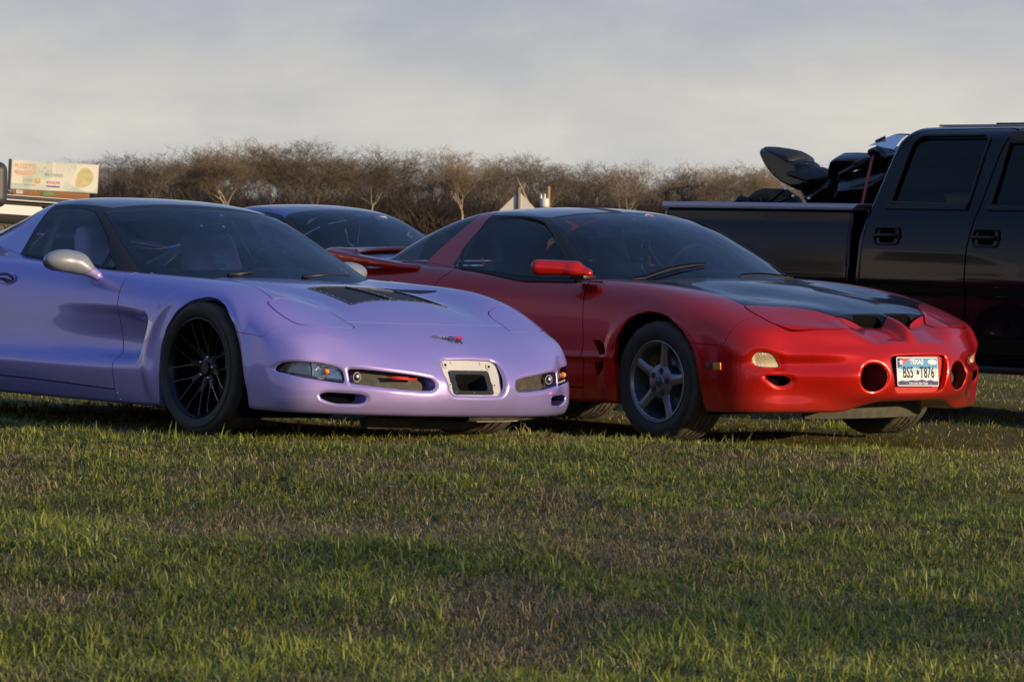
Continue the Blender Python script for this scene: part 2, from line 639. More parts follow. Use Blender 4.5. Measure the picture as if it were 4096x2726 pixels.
def flange(m, depth, direction=None, soft=0.0):
    """turn the open edges inward so the panel shows a thickness"""
    E = boundary(m)
    if len(E) == 0:
        return m
    D = -m.N * depth if direction is None else np.broadcast_to(np.asarray(direction, float) * depth, m.V.shape)
    vs, inv = np.unique(E.ravel(), return_inverse=True)
    e = inv.reshape(-1, 2)
    a, b = E[:, 0], E[:, 1]
    t = m.V[b] - m.V[a]
    dn = D[a]
    fn = np.cross(t, dn); fn = -fn / (np.linalg.norm(fn, axis=1)[:, None] + 1e-12)
    out = np.cross(t, m.N[a]); out /= (np.linalg.norm(out, axis=1)[:, None] + 1e-12)
    fn = np.where(np.sum(fn * out, 1)[:, None] < 0, -fn, fn)
    vn = np.zeros((len(vs), 3)); np.add.at(vn, e[:, 0], fn); np.add.at(vn, e[:, 1], fn)
    vn /= np.linalg.norm(vn, axis=1)[:, None] + 1e-12
    n = len(m.V)
    k = len(vs)
    V = np.concatenate([m.V, m.V[vs], m.V[vs] + D[vs]])
    N = np.concatenate([m.N, vn, vn])
    A0, B0 = n + e[:, 0], n + e[:, 1]
    A1, B1 = A0 + k, B0 + k
    T = np.concatenate([m.T, np.stack([B0, A0, A1], 1), np.stack([B0, A1, B1], 1)])
    return M3(V, N, T)
def offset(m, d):
    return M3(m.V + m.N * d, m.N, m.T)
def m3obj(name, m, material, parent=None):
    if len(m.T) == 0:
        return None
    return add(name, mesh_from(name, m.V, m.T.astype(np.int32), material, N=m.N), parent)
def split(m, r, gap=0.004):
    """(inside, outside) of region field r with a shut line between"""
    g = gap / 2
    return clip(m, r - g), clip(m, -r - g)
def refine(m, flag, fun=None):
    """conforming subdivision of the triangles where flag (per vertex) is true on any corner"""
    tr = flag[m.T].any(1)
    E = np.concatenate([m.T[:, [0, 1]], m.T[:, [1, 2]], m.T[:, [2, 0]]]).astype(np.int64)
    n = len(m.V)
    key = np.minimum(E[:, 0], E[:, 1]) * n + np.maximum(E[:, 0], E[:, 1])
    uk = np.unique(key[np.tile(tr, 3)])
    a, b = uk // n, uk % n
    Vn = (m.V[a] + m.V[b]) / 2; Nn = m.N[a] + m.N[b]
    Nn /= np.linalg.norm(Nn, axis=1)[:, None] + 1e-12
    if fun is not None:
        f0 = fun(*Vn.T)
        e = 0.002
        for _ in range(2):
            f1 = fun(*(Vn + Nn * e).T); f0 = fun(*Vn.T)
            gd = (f1 - f0) / e
            st = np.clip(f0 / np.where(np.abs(gd) < 0.2, 0.2, gd), -0.004, 0.004)
            Vn = Vn - Nn * st[:, None]
        x, y, z = Vn.T
        g = np.stack([fun(x + e, y, z) - fun(x - e, y, z), fun(x, y + e, z) - fun(x, y - e, z), fun(x, y, z + e) - fun(x, y, z - e)], 1)
        Nn = g / (np.linalg.norm(g, axis=1)[:, None] + 1e-12)
    k = key.reshape(3, -1)
    pos = np.searchsorted(uk, k); pos = np.clip(pos, 0, len(uk) - 1)
    mk = uk[pos] == k
    mid = n + pos
    T = m.T
    out = [T[mk.sum(0) == 0]]
    c = mk.sum(0)
    r = np.where(c == 3)[0]
    if len(r):
        A, B, C_ = T[r].T; p, q, s_ = mid[0, r], mid[1, r], mid[2, r]
        out += [np.stack(x_, 1) for x_ in ((A, p, s_), (p, B, q), (s_, q, C_), (p, q, s_))]
    for j in range(3):
        A_, B_, C0 = T[:, j], T[:, (j + 1) % 3], T[:, (j + 2) % 3]
        r = np.where((c == 1) & mk[j])[0]
        if len(r):
            p = mid[j, r]
            out += [np.stack((A_[r], p, C0[r]), 1), np.stack((p, B_[r], C0[r]), 1)]
        r = np.where((c == 2) & ~mk[j])[0]
        if len(r):
            q = mid[(j + 1) % 3, r]; s_ = mid[(j + 2) % 3, r]
            out += [np.stack((A_[r], B_[r], q), 1), np.stack((A_[r], q, s_), 1), np.stack((s_, q, C0[r]), 1)]
    return M3(np.concatenate([m.V, Vn]), np.concatenate([m.N, Nn]), np.concatenate(out))
def bump1(x, c, w):
    """smooth bump of half width w at c"""
    t = np.clip(np.abs(x - c) / w, 0, 1)
    return (1 - t * t) ** 2
# ------------------------------------------------------------------ ground
GP = np.array([(-1.44, 19.34, -.000), (-.24, 20.36, -.030), (-3.14, 21.33, .020), (-1.94, 22.36, -.008),
               (.87, 21.28, -.098), (2.05, 22.30, -.085), (-.80, 23.33, -.125), (.42, 24.33, -.105),
               (1.55, 26.2, -.085), (2.83, 27.25, -.085), (3.9, 23.4, -.085), (5.2, 24.4, -.085),
               (-8, 15, .0), (8, 15, -.02), (0, 12, -.01), (0, 7, 0), (-4, 9, 0), (5, 9, 0), (0, 34, -.12), (-10, 30, -.05), (12, 30, -.1)])
def vnoise(x, y, seed=0):
    """smooth value noise in 0..1"""
    xi = np.floor(x).astype(np.int64); yi = np.floor(y).astype(np.int64)
    fx = x - xi; fy = y - yi
    fx = fx * fx * (3 - 2 * fx); fy = fy * fy * (3 - 2 * fy)
    def hsh(a, b):
        n = (a * 374761393 + b * 668265263 + seed * 1442695041) & 0xffffffff
        n = ((n ^ (n >> 13)) * 1274126177) & 0xffffffff
        return ((n ^ (n >> 16)) & 0xffff) / 65535.0
    return (hsh(xi, yi) * (1 - fx) + hsh(xi + 1, yi) * fx) * (1 - fy) + (hsh(xi, yi + 1) * (1 - fx) + hsh(xi + 1, yi + 1) * fx) * fy
def fbm(x, y, seed=0, o=4):
    return sum(vnoise(x * 2**k, y * 2**k, seed + k) * .5**k for k in range(o)) / sum(.5**k for k in range(o))
def ground_z(x, y):
    x = np.asarray(x, float); y = np.asarray(y, float)
    w = 1e-9; s = 0.0
    for px_, py_, pz_ in GP:
        d2 = (x - px_)**2 + (y - py_)**2
        k = 1.0 / (d2 + .15)**2
        w = w + k; s = s + k * pz_
    z = s / w
    near = np.min([(x - p[0])**2 + (y - p[1])**2 for p in GP[:12]], axis=0)
    amp = sstep(.0, 1.6, near)
    z = z + amp * (.10 * (fbm(x * .38, y * .62, 3, 2) - .5) + .030 * (fbm(x * 1.6, y * 2.0, 9, 2) - .5))
    far = sstep(40, 200, y)
    return z * (1 - far) - .15 * far
def dry_map(x, y):
    """0 lush .. 1 dry straw"""
    a = fbm(x * 1.3 + 3, y * .8, 21, 4)
    b = fbm(x * 4.5, y * 2.6, 33, 3)
    near = sstep(14.5, 19.5, y) * .06
    return np.clip((a - .47) * 4.2 + (b - .5) * 2.4 + .0 + near, 0, 1)

M_SOIL = bpy.data.materials.new('thatch_and_soil'); M_SOIL.use_nodes = True
nt = M_SOIL.node_tree; bs = nt.nodes['Principled BSDF']; bs.inputs['Roughness'].default_value = .95
bs.inputs['Specular IOR Level'].default_value = .1
tc_ = nt.nodes.new('ShaderNodeTexCoord')
def _nz(sc_, det=6, rough=.6):
    n = nt.nodes.new('ShaderNodeTexNoise'); n.inputs['Scale'].default_value = sc_; n.inputs['Detail'].default_value = det; n.inputs['Roughness'].default_value = rough
    nt.links.new(tc_.outputs['Object'], n.inputs['Vector']); return n
def _ramp(src, stops):
    r = nt.nodes.new('ShaderNodeValToRGB'); nt.links.new(src, r.inputs[0])
    r.color_ramp.elements[0].position = stops[0][0]; r.color_ramp.elements[0].color = stops[0][1] + (1,)
    r.color_ramp.elements[1].position = stops[-1][0]; r.color_ramp.elements[1].color = stops[-1][1] + (1,)
    for p, c in stops[1:-1]:
        e = r.color_ramp.elements.new(p); e.color = c + (1,)
    return r
n1 = _nz(28, 8, .7); n2 = _nz(1.3, 5)
r1 = _ramp(n1.outputs['Fac'], [(.3, (.050, .046, .016)), (.5, (.12, .105, .040)), (.72, (.27, .22, .09))])
r2 = _ramp(n2.outputs['Fac'], [(.35, (.05, .07, .012)), (.65, (.10, .105, .03))])
mx = nt.nodes.new('ShaderNodeMix'); mx.data_type = 'RGBA'; mx.inputs['Factor'].default_value = .5
nt.links.new(r1.outputs[0], mx.inputs['A']); nt.links.new(r2.outputs[0], mx.inputs['B']); nt.links.new(mx.outputs['Result'], bs.inputs['Base Color'])
bp_ = nt.nodes.new('ShaderNodeBump'); bp_.inputs['Strength'].default_value = .8; bp_.inputs['Distance'].default_value = .02
nt.links.new(n1.outputs['Fac'], bp_.inputs['Height']); nt.links.new(bp_.outputs[0], bs.inputs['Normal'])
# one sheet, fine near the cars, coarse to the horizon
gx = np.unique(np.concatenate([np.linspace(-3000, -60, 14), np.linspace(-60, -12, 13), np.arange(-12, 12.01, .14), np.linspace(12, 60, 13), np.linspace(60, 3000, 14)]))
gy = np.unique(np.concatenate([np.linspace(-1500, -20, 10), np.linspace(-20, 4, 9), np.arange(4, 32.01, .14), np.linspace(32, 90, 20), np.linspace(90, 700, 14), np.linspace(700, 4500, 8)]))
GX, GY = np.meshgrid(gx, gy, indexing='ij')
GZ = ground_z(GX, GY)
_V = np.stack([GX, GY, GZ], -1).reshape(-1, 3)
_n = len(gy)
_i, _j = np.meshgrid(np.arange(len(gx) - 1), np.arange(_n - 1), indexing='ij')
_Q = np.stack([_i * _n + _j, (_i + 1) * _n + _j, (_i + 1) * _n + _j + 1, _i * _n + _j + 1], -1).reshape(-1, 4)
g_o = add('ground', mesh_from('ground', _V, _Q, M_SOIL)); g_o['kind'] = 'structure'

# ------------------------------------------------------------------ grass
def grass_material():
    m = bpy.data.materials.new('grass_blades'); m.use_nodes = True
    nt = m.node_tree; nt.nodes.clear()
    o = nt.nodes.new('ShaderNodeOutputMaterial')
    at = nt.nodes.new('ShaderNodeAttribute'); at.attribute_name = 'tint'
    d = nt.nodes.new('ShaderNodeBsdfPrincipled'); d.inputs['Roughness'].default_value = .45; d.inputs['Specular IOR Level'].default_value = .45
    t = nt.nodes.new('ShaderNodeBsdfTranslucent')
    mxx = nt.nodes.new('ShaderNodeMixShader'); mxx.inputs[0].default_value = .35
    nt.links.new(at.outputs['Color'], d.inputs['Base Color']); nt.links.new(at.outputs['Color'], t.inputs['Color'])
    nt.links.new(d.outputs[0], mxx.inputs[1]); nt.links.new(t.outputs[0], mxx.inputs[2]); nt.links.new(mxx.outputs[0], o.inputs[0])
    return m
def blades(x, y, a, L, W, lean, col, name):
    n = len(x)
    z = ground_z(x, y)
    b = a + rng.normal(0, .5, n) + np.pi / 2        # width direction
    dx, dy = np.cos(a), np.sin(a); wx, wy = np.cos(b) * W / 2, np.sin(b) * W / 2
    l1 = lean * .55; l2 = lean * 1.3
    h1, o1 = np.cos(l1) * L * .5, np.sin(l1) * L * .5
    h2, o2 = h1 + np.cos(l2) * L * .5, o1 + np.sin(l2) * L * .5
    b0 = np.stack([x, y, z - .006], 1); c1 = np.stack([x + dx * o1, y + dy * o1, z + h1 + .002], 1); c2 = np.stack([x + dx * o2, y + dy * o2, z + np.maximum(h2, .004)], 1)
    wv = np.stack([wx, wy, 0 * wx], 1)
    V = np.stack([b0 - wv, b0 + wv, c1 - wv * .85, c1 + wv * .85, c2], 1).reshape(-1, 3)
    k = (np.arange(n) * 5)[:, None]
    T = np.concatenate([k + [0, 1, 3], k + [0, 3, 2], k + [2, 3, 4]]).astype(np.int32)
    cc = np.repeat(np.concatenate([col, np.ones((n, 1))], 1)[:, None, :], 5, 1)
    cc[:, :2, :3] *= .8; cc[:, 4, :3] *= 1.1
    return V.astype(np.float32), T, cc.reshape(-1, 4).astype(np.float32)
def scatter(n, y0, y1, marg):
    y = np.sqrt(rng.uniform(y0**2, y1**2, n))
    return rng.uniform(-1, 1, n) * (y * .128 + marg), y
M_GRASS = grass_material()
def sow(n, y0, y1, marg, kind):
    if kind == 'green':
        nt_ = n // 9
        tx, ty = scatter(nt_, y0, y1, marg)
        d = dry_map(tx, ty)
        keep = rng.uniform(0, 1, nt_) > d * .72
        tx, ty, d = tx[keep], ty[keep], d[keep]
        lush = np.clip(fbm(tx * 2.2, ty * 1.4, 55, 3) * 3.4 - 1.25, 0, 1)
        size = .60 + 1.1 * lush * (1 - .6 * d) + .25 * rng.uniform(-1, 1, len(tx)) + .8 * (rng.uniform(0, 1, len(tx)) < .05)
        cnt = rng.integers(5, 14, len(tx))
        k = np.repeat(np.arange(len(tx)), cnt); m = len(k)
        a = rng.uniform(0, 2 * np.pi, m); rr = np.abs(rng.normal(0, .017, m)) * size[k]
        x = tx[k] + np.cos(a) * rr; y = ty[k] + np.sin(a) * rr
        L = np.clip(.035 * size[k] * rng.uniform(.55, 1.35, m), .012, .11)
        W = rng.uniform(.0025, .0048, m) * (1 + .035 * (y - 9)) * (.8 + .3 * size[k])
        lean = np.clip(rng.normal(1.0, .45, m) + rr * 14, .02, 1.6)
        u = np.clip(rng.uniform(0, 1, m) * .6 + rng.uniform(0, 1, len(tx))[k] * .5, 0, 1)[:, None]
        base = np.array([.125, .160, .022]) * (1 - u) + np.array([.31, .34, .062]) * u
        dd = d[k][:, None]
        base = base * (1 - .45 * dd) + np.array([.20, .17, .07]) * .45 * dd
        hue = fbm(tx * 1.1, ty * .7, 71, 2)[k][:, None]
        col = np.clip(base * (rng.normal(0, .20, (m, 1)) + 1) * (.72 + .56 * hue), .01, .5)
        a = a + rng.normal(0, .5, m)
    else:
        x, y = scatter(n, y0, y1, marg)
        d = dry_map(x, y)
        keep = rng.uniform(0, 1, n) < .22 + .78 * d
        x, y, d = x[keep], y[keep], d[keep]; m = len(x)
        a = rng.uniform(0, 2 * np.pi, m)
        L = np.clip(.028 + .030 * np.abs(rng.normal(0, 1, m)), .015, .14)
        W = rng.uniform(.0020, .0040, m) * (1 + .035 * (y - 9))
        lean = np.clip(rng.normal(1.42, .22, m), .1, 1.75)
        u = rng.uniform(0, 1, m)[:, None] ** 1.6
        col = np.array([.20, .14, .05]) * (1 - u) + np.array([.68, .52, .24]) * u
        col = np.clip(col * (1 + rng.normal(0, .25, (m, 1))), .02, .7)
    return blades(x, y, a, L, W, lean, col, 'grass')
for nm, lab, sets in (('grass', 'short green grass blades covering the field', [(270000, 8.0, 14.0, .85, 'green'), (190000, 14.0, 21.0, 1.1, 'green'), (50000, 21.0, 33.0, 1.6, 'green'), (26000, 33.0, 60.0, 1.5, 'green')]),
                      ('dry_grass', 'dry straw coloured grass lying between the green blades', [(100000, 8.0, 14.0, .85, 'dry'), (95000, 14.0, 21.0, 1.1, 'dry'), (24000, 21.0, 33.0, 1.6, 'dry')])):
    Vs, Ts, Cs, off = [], [], [], 0
    for s_ in sets:
        v, t, c = sow(*s_)
        Vs.append(v); Ts.append(t + off); Cs.append(c); off += len(v)
    V, T, Cc = np.concatenate(Vs), np.concatenate(Ts), np.concatenate(Cs)
    me = bpy.data.meshes.new(nm)
    me.vertices.add(len(V)); me.vertices.foreach_set('co', V.ravel())
    me.loops.add(T.size); me.loops.foreach_set('vertex_index', T.astype(np.int32).ravel())
    me.polygons.add(len(T)); me.polygons.foreach_set('loop_start', np.arange(0, T.size, 3, dtype=np.int32))
    me.update(calc_edges=True)
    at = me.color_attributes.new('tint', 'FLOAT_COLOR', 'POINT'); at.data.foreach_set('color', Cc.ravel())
    me.materials.append(M_GRASS)
    tag(add(nm, me), lab, 'grass', kind='stuff')
    print(nm, len(T))

# ------------------------------------------------------------------ bare trees
M_BARK = mat('winter_bark', (.20, .165, .125), .9, noise=(.6, (.34, .28, .20), .35, .7))
M_TWIG = mat('winter_twigs', (.145, .108, .072), .95, noise=(.25, (.24, .185, .12), .35, .7))
M_TWIG2 = mat('winter_twigs_dark', (.095, .067, .044), .95, noise=(.25, (.15, .112, .075), .35, .7))
def tree_arrays(seed, H, spread=.42, levels=6, up=.19, first=.16):
    rg_ = np.random.default_rng(seed)
    segs = []
    def grow(p, d, L, r, lv):
        n = 4 if lv < 2 else (3 if lv < 4 else 2)
        for i in range(n):
            d = d + rg_.normal(0, .07 + .04 * lv, 3) + np.array([0, 0, up * .5])
            d = d / np.linalg.norm(d)
            q = p + d * L / n
            r2 = r * (.86 if lv < 2 else .80)
            segs.append((p, q, r, r2, lv)); p, r = q, r2
            if lv < levels and (lv > 0 or i > 0) and rg_.uniform() < (.60 if lv < 4 else .44):
                child(p, d, L, r, lv)
        if lv < levels:
            for _ in range(2 if lv > 0 else int(3 + rg_.integers(0, 2))):
                child(p, d, L, r, lv)
    def child(p, d, L, r, lv):
        ax = rg_.normal(0, 1, 3); ax -= d * (ax @ d); ax /= np.linalg.norm(ax)
        an = rg_.uniform(.22, .70)
        nd = d * np.cos(an) + ax * np.sin(an)
        nd[2] += up
        grow(p, nd / np.linalg.norm(nd), L * rg_.uniform(.55, .85), r * .60, lv + 1)
    grow(np.zeros(3), np.array([0, 0, 1.0]), H * first * 1.6, H * .024, 0)
    P0 = np.array([s[0] for s in segs]); P1 = np.array([s[1] for s in segs]); r0 = np.array([s[2] for s in segs]); r1 = np.array([s[3] for s in segs]); lv = np.array([s[4] for s in segs])
    k = H / max(P1[:, 2].max(), 1e-3)
    P0, P1 = P0 * k, P1 * k
    w = np.percentile(np.abs(P1[:, :2]), 97) / (spread * H)
    P0[:, :2] /= w; P1[:, :2] /= w
    r0 = np.maximum(r0, .011); r1 = np.maximum(r1, .006)
    return P0, P1, r0, r1, lv
def seg_mesh(name, P0, P1, r0, r1, m):
    d = P1 - P0; d /= np.linalg.norm(d, axis=1)[:, None] + 1e-9
    a = np.cross(d, [0.3, .9, .2]); a /= np.linalg.norm(a, axis=1)[:, None] + 1e-9
    b = np.cross(d, a)
    n = len(P0); V = []
    for P, r in ((P0, r0), (P1, r1)):
        for k in range(3):
            an = 2 * np.pi * k / 3
            V.append(P + (a * np.cos(an) + b * np.sin(an)) * r[:, None])
    V = np.stack(V, 1).reshape(-1, 3)
    o = (np.arange(n) * 6)[:, None]
    Q = np.concatenate([o + [k, (k + 1) % 3, 3 + (k + 1) % 3, 3 + k] for k in range(3)])
    return mesh_from(name, V, Q.astype(np.int32), m, smooth=False)
TREES = []
for sd_, lv_, spw, tm in ((11, 6, .46, M_TWIG), (12, 6, .54, M_TWIG2), (13, 6, .40, M_TWIG), (14, 6, .50, M_TWIG2), (15, 6, .56, M_TWIG), (16, 6, .42, M_TWIG2), (17, 6, .48, M_TWIG)):
    a = tree_arrays(sd_, 10.0, spw, lv_)
    lo = a[4] <= 1
    tr_ = seg_mesh('trunk', a[0][lo], a[1][lo], a[2][lo], a[3][lo], M_BARK)
    cr2 = seg_mesh('crown', a[0][~lo], a[1][~lo], a[2][~lo], a[3][~lo], tm)
    TREES.append((tr_, cr2))
print('tree faces', [len(t[1].polygons) for t in TREES])
def put_tree(k, x, y, H, label, group=None, lean=0.0):
    r = thing('bare_tree', label, 'tree', (x, y, -.15), group=group)
    r.rotation_euler = (lean, 0, random.uniform(0, 6.28)); s = H / 10.0
    r.scale = (s * random.uniform(.9, 1.15), s * random.uniform(.9, 1.15), s)
    add('trunk', TREES[k][0], r); add('crown', TREES[k][1], r)
    return r
# skyline heights read from left to right (photo x in 0..1, tree top height at 470 m)
SK = np.array([(.078, 7.6), (.115, 9.1), (.145, 9.6), (.17, 8.8), (.185, 9.9), (.225, 10.5), (.26, 11.1), (.285, 10.5), (.31, 11.0), (.335, 10.7), (.36, 10.2), (.39, 10.0), (.42, 9.4), (.45, 10.1), (.485, 10.0), (.51, 9.7), (.54, 9.3), (.575, 9.2), (.61, 9.0), (.65, 9.1), (.69, 9.2), (.72, 9.4), (.745, 9.3)])
SKL = ['leftmost bare tree of the far line, just right of the billboard', "bare tree in the far line between the billboard and the purple coupe's roof", "spreading bare tree in the far line above the purple coupe's rear pillar", "bare tree in the far line above the rear half of the purple coupe's roof", "bare tree in the far line above the highest point of the purple coupe's roof", "bare tree in the far line above the top corner of the purple coupe's windshield", "tallest bare tree of the far line, above the back of the blue coupe's roof", "bare tree in the far line above the middle of the blue coupe's roof", "bare tree in the far line above the front edge of the blue coupe's roof", "bare tree in the far line above the blue coupe's windscreen", "bare tree in the far line above the middle of the blue coupe's windscreen", "bare tree in the far line above the right foot of the blue coupe's windscreen", 'bare tree in the far line seen in the gap between the blue and red coupes', "bare tree in the far line above the red coupe's rear pillar", 'bare tree in the far line just left of the diamond sign', 'bare tree in the far line directly behind the diamond road sign', 'bare tree in the far line directly behind the utility post', "bare tree in the far line above the red coupe's roof, right of the utility post", "bare tree in the far line above the front of the red coupe's roof", "bare tree in the far line above the rear end of the black truck's bed", "bare tree in the far line above the left part of the black truck's bed rail", "bare tree in the far line just left of the motorcycle's exhaust", "rightmost bare tree of the far line, under the motorcycle's raised tail"]
lab1 = 'bare brown winter tree in the rear rows of the far tree line'
j = 0
for i, (u, H) in enumerate(SK):
    Y = 455 + 12 * math.sin(i * 2.3)
    x = (u * 4096 - 2048) / F_PX * Y
    put_tree(i % 7, x, Y, H, SKL[i], 'trees of the far tree line')
for row, (Yr, hm) in enumerate(((482, .95), (515, .97))):
    for u in np.arange(.07 + row * .018, 1.16, .034):
        H = np.interp(u, SK[:, 0], SK[:, 1]) * hm * random.uniform(.70, 1.0) * Yr / 460 * .97
        x = (u * 4096 - 2048) / F_PX * Yr
        put_tree(random.randrange(7), x, Yr + random.uniform(-8, 8), H, lab1, 'trees of the far tree line')
# undergrowth: one tangled mass of stems below the crowns
n = 75000
bx = rng.uniform(-70, 100, n); by = rng.uniform(452, 520, n)
hgt = (3.8 + 5.4 * fbm(bx * .12, by * .05, 5, 3)) * rng.uniform(.4, 1.0, n)
P0 = np.stack([bx, by, np.zeros(n) - .15 + hgt * rng.uniform(0, .5, n)], 1)
dd = np.stack([rng.normal(0, .7, n), rng.normal(0, .7, n), np.abs(rng.normal(.9, .4, n))], 1); dd /= np.linalg.norm(dd, axis=1)[:, None]
P1 = P0 + dd * (hgt * .55)[:, None]
br = add('undergrowth', seg_mesh('undergrowth', P0, P1, np.full(n, .035), np.full(n, .012), M_TWIG2))
tag(br, 'tangled brown brush filling the foot of the far tree line', 'brush', kind='stuff')
# a wood all round the field, beyond the camera's back: one mass
V_, Q_ = [], []
off = 0
Vs, Qs = [], []
for k in range(76):
    ang = R(95 + 230 * k / 76 + random.uniform(-.6, .6)); rad = random.uniform(190, 260)
    if 0 <= 0: pass
    a0 = tree_src = None
    me = TREES[k % 6][1]
    if k < 6:
        v = np.empty(len(me.vertices) * 3, np.float32); me.vertices.foreach_get('co', v); v = v.reshape(-1, 3)
        t = np.empty(len(me.loops), np.int32); me.loops.foreach_get('vertex_index', t); t = t.reshape(-1, 4)
        pick = rng.uniform(size=len(t) // 3) < .08
        t = t[np.tile(pick, 3)[:len(t)]]
        u_, inv = np.unique(t, return_inverse=True)
        V_.append(v[u_]); Q_.append(inv.reshape(-1, 4))
    v, t = V_[k % 6], Q_[k % 6]
    s = random.uniform(.8, 1.2); c_, s_ = math.cos(k), math.sin(k)
    w = np.stack([(v[:, 0] * c_ - v[:, 1] * s_) * s * 1.5, (v[:, 0] * s_ + v[:, 1] * c_) * s * 1.5, v[:, 2] * s], 1)
    w += [math.sin(ang) * rad, math.cos(ang) * rad, -.2]
    Vs.append(w); Qs.append(t + off); off += len(w)
if True:
    tag(add('distant_wood', mesh_from('distant_wood', np.concatenate(Vs), np.concatenate(Qs).astype(np.int32), M_TWIG2, smooth=False)), 'bare wood at the far side of the field behind the viewer', 'wood', kind='stuff')

for k_, (x_, y_, h_) in enumerate(((28.5, -7.4, 8.0), (33.0, -16.0, 8.6))):  # unseen trees added out of frame to cast shade bands on the grass
    put_tree((k_ * 3 + 1) % 7, x_, y_, h_, ('taller' if k_ else 'shorter') + ' unseen bare tree added to the right of the viewer to shade the near grass')
# ------------------------------------------------------------------ purple sports coupe: body shape
# car axes: x forward from the front axle, y to the driver's side, z up from the ground
VT = Tab([1.15, 1.05, .98, .90, .846, .75, .6, .45, .3, .1, -.2, -.5, -.8, -1.2, -1.8, -2.3, -2.8, -3.3, -3.55],
         [0, .15, .30, .42, .50, .60, .68, .76, .84, .90, .97],
         [[.22, .21, .19, .17, .15, .12, .08, .02, -.05, -.12, -.2],
          [.345, .335, .315, .29, .27, .235, .20, .15, .07, .0, -.1],
          [.415, .408, .392, .370, .35, .32, .29, .24, .17, .10, .0],
          [.478, .472, .455, .440, .425, .405, .385, .345, .28, .22, .14],
          [.510, .504, .490, .478, .468, .455, .440, .405, .35, .30, .23],
          [.560, .555, .543, .535, .530, .525, .518, .490, .445, .40, .34],
          [.625, .620, .603, .590, .592, .598, .597, .572, .53, .49, .44],
          [.672, .668, .652, .633, .640, .655, .660, .642, .605, .57, .52],
          [.700, .697, .685, .662, .672, .695, .705, .692, .66, .63, .58],
          [.728, .726, .716, .690, .700, .727, .740, .730, .70, .665, .62],
          [.752, .750, .742, .718, .722, .742, .757, .752, .725, .69, .65],
          [.765, .763, .758, .745, .742, .750, .763, .765, .745, .71, .67],
          [.772, .771, .770, .768, .766, .765, .768, .772, .765, .73, .69],
          [.79, .79, .79, .79, .79, .79, .79, .79, .785, .755, .70],
          [.88, .88, .88, .88, .87, .86, .845, .825, .81, .785, .73],
          [.93, .93, .925, .915, .905, .89, .875, .86, .845, .82, .76],
          [.94, .938, .933, .925, .915, .905, .895, .88, .865, .84, .77],
          [.915, .912, .908, .90, .89, .88, .87, .855, .84, .81, .75],
          [.86, .86, .86, .85, .84, .83, .82, .80, .78, .75, .70]], su=.035, sv=.022, sym=True)
VS = Tab([1.1, .7, .45, .2, 0, -.2, -.45, -.7, -1.0, -1.3, -1.6, -2.0, -2.65, -3.1, -3.5],
         [.05, .12, .2, .30, .36, .45, .55, .65, .74, .82, .92],
         [[.86, .87, .88, .885, .885, .88, .87, .85, .82, .79, .75],
          [.865, .875, .885, .890, .890, .885, .875, .855, .83, .80, .75],
          [.870, .885, .892, .897, .898, .896, .890, .870, .835, .80, .75],
          [.875, .890, .897, .902, .905, .906, .902, .884, .850, .81, .75],
          [.878, .892, .900, .905, .908, .910, .908, .892, .858, .82, .75],
          [.880, .893, .902, .908, .910, .911, .908, .893, .862, .825, .76],
          [.880, .895, .907, .915, .912, .910, .906, .893, .866, .83, .76],
          [.880, .897, .912, .922, .912, .906, .902, .892, .870, .84, .77],
          [.880, .900, .920, .932, .912, .905, .902, .894, .874, .848, .79],
          [.880, .902, .926, .940, .915, .907, .904, .897, .880, .857, .80],
          [.880, .905, .930, .945, .920, .912, .910, .904, .890, .868, .82],
          [.885, .91, .935, .95, .935, .930, .930, .925, .91, .885, .84],
          [.89, .92, .94, .955, .955, .955, .955, .95, .93, .90, .85],
          [.88, .91, .92, .93, .93, .93, .93, .92, .90, .87, .82],
          [.80, .83, .85, .86, .86, .86, .86, .85, .83, .80, .75]], su=.05, sv=.010)
VF = Tab([0, .15, .30, .45, .55, .65, .72, .78, .83, .87, .91, .97],
         [.05, .13, .17, .21, .26, .33, .40, .50, .65],
         [[.98, 1.005, 1.030, 1.048, 1.058, 1.060, 1.040, .99, .92],
          [.98, 1.003, 1.027, 1.044, 1.052, 1.053, 1.033, .98, .91],
          [.96, .985, 1.006, 1.022, 1.028, 1.026, 1.006, .955, .885],
          [.92, .945, .966, .980, .985, .980, .960, .91, .84],
          [.875, .905, .925, .938, .940, .934, .915, .865, .80],
          [.81, .85, .870, .882, .883, .874, .856, .81, .75],
          [.75, .80, .822, .834, .834, .825, .807, .765, .71],
          [.69, .75, .785, .80, .80, .79, .775, .73, .68],
          [.63, .70, .745, .765, .765, .755, .74, .70, .65],
          [.53, .62, .68, .70, .70, .69, .675, .63, .58],
          [.38, .48, .54, .56, .56, .55, .53, .48, .42],
          [.10, .18, .22, .24, .24, .23, .21, .17, .12]], su=.022, sv=.012, sym=False)
V_COVE = round_poly([(-.425, .575), (-.405, .53), (-.47, .335), (-.60, .325), (-1.5, .33), (-1.5, .62), (-.66, .60)], [.05, .02, .03, .0, .0, .0, .05])
class _Cove:
    """side cove behind the front wheel: depth table over (x, z)"""
    def __init__(s):
        s.x = np.arange(-1.7, -.2, .01); s.z = np.arange(.2, .8, .01)
        d = sdf_poly(V_COVE, s.x[:, None], s.z[None, :])
        a = sstep(-.004, .055, d)
        fade = sstep(-1.45, -.50, s.x)[:, None] ** 1.3
        up = sstep(.62, .42, s.z)[None, :] * .75 + .25
        s.t = Tab.__new__(Tab)
        s.t.u, s.t.v, s.t.st = s.x, s.z, .01
        s.t.A = gauss1(gauss1(.062 * a * fade * up, .8, 0), .8, 1)
    def __call__(s, x, z):
        m = (x > -1.68) & (x < -.22) & (z > .22) & (z < .78)
        return np.where(m, s.t(x, z), 0)
V_CV = _Cove()
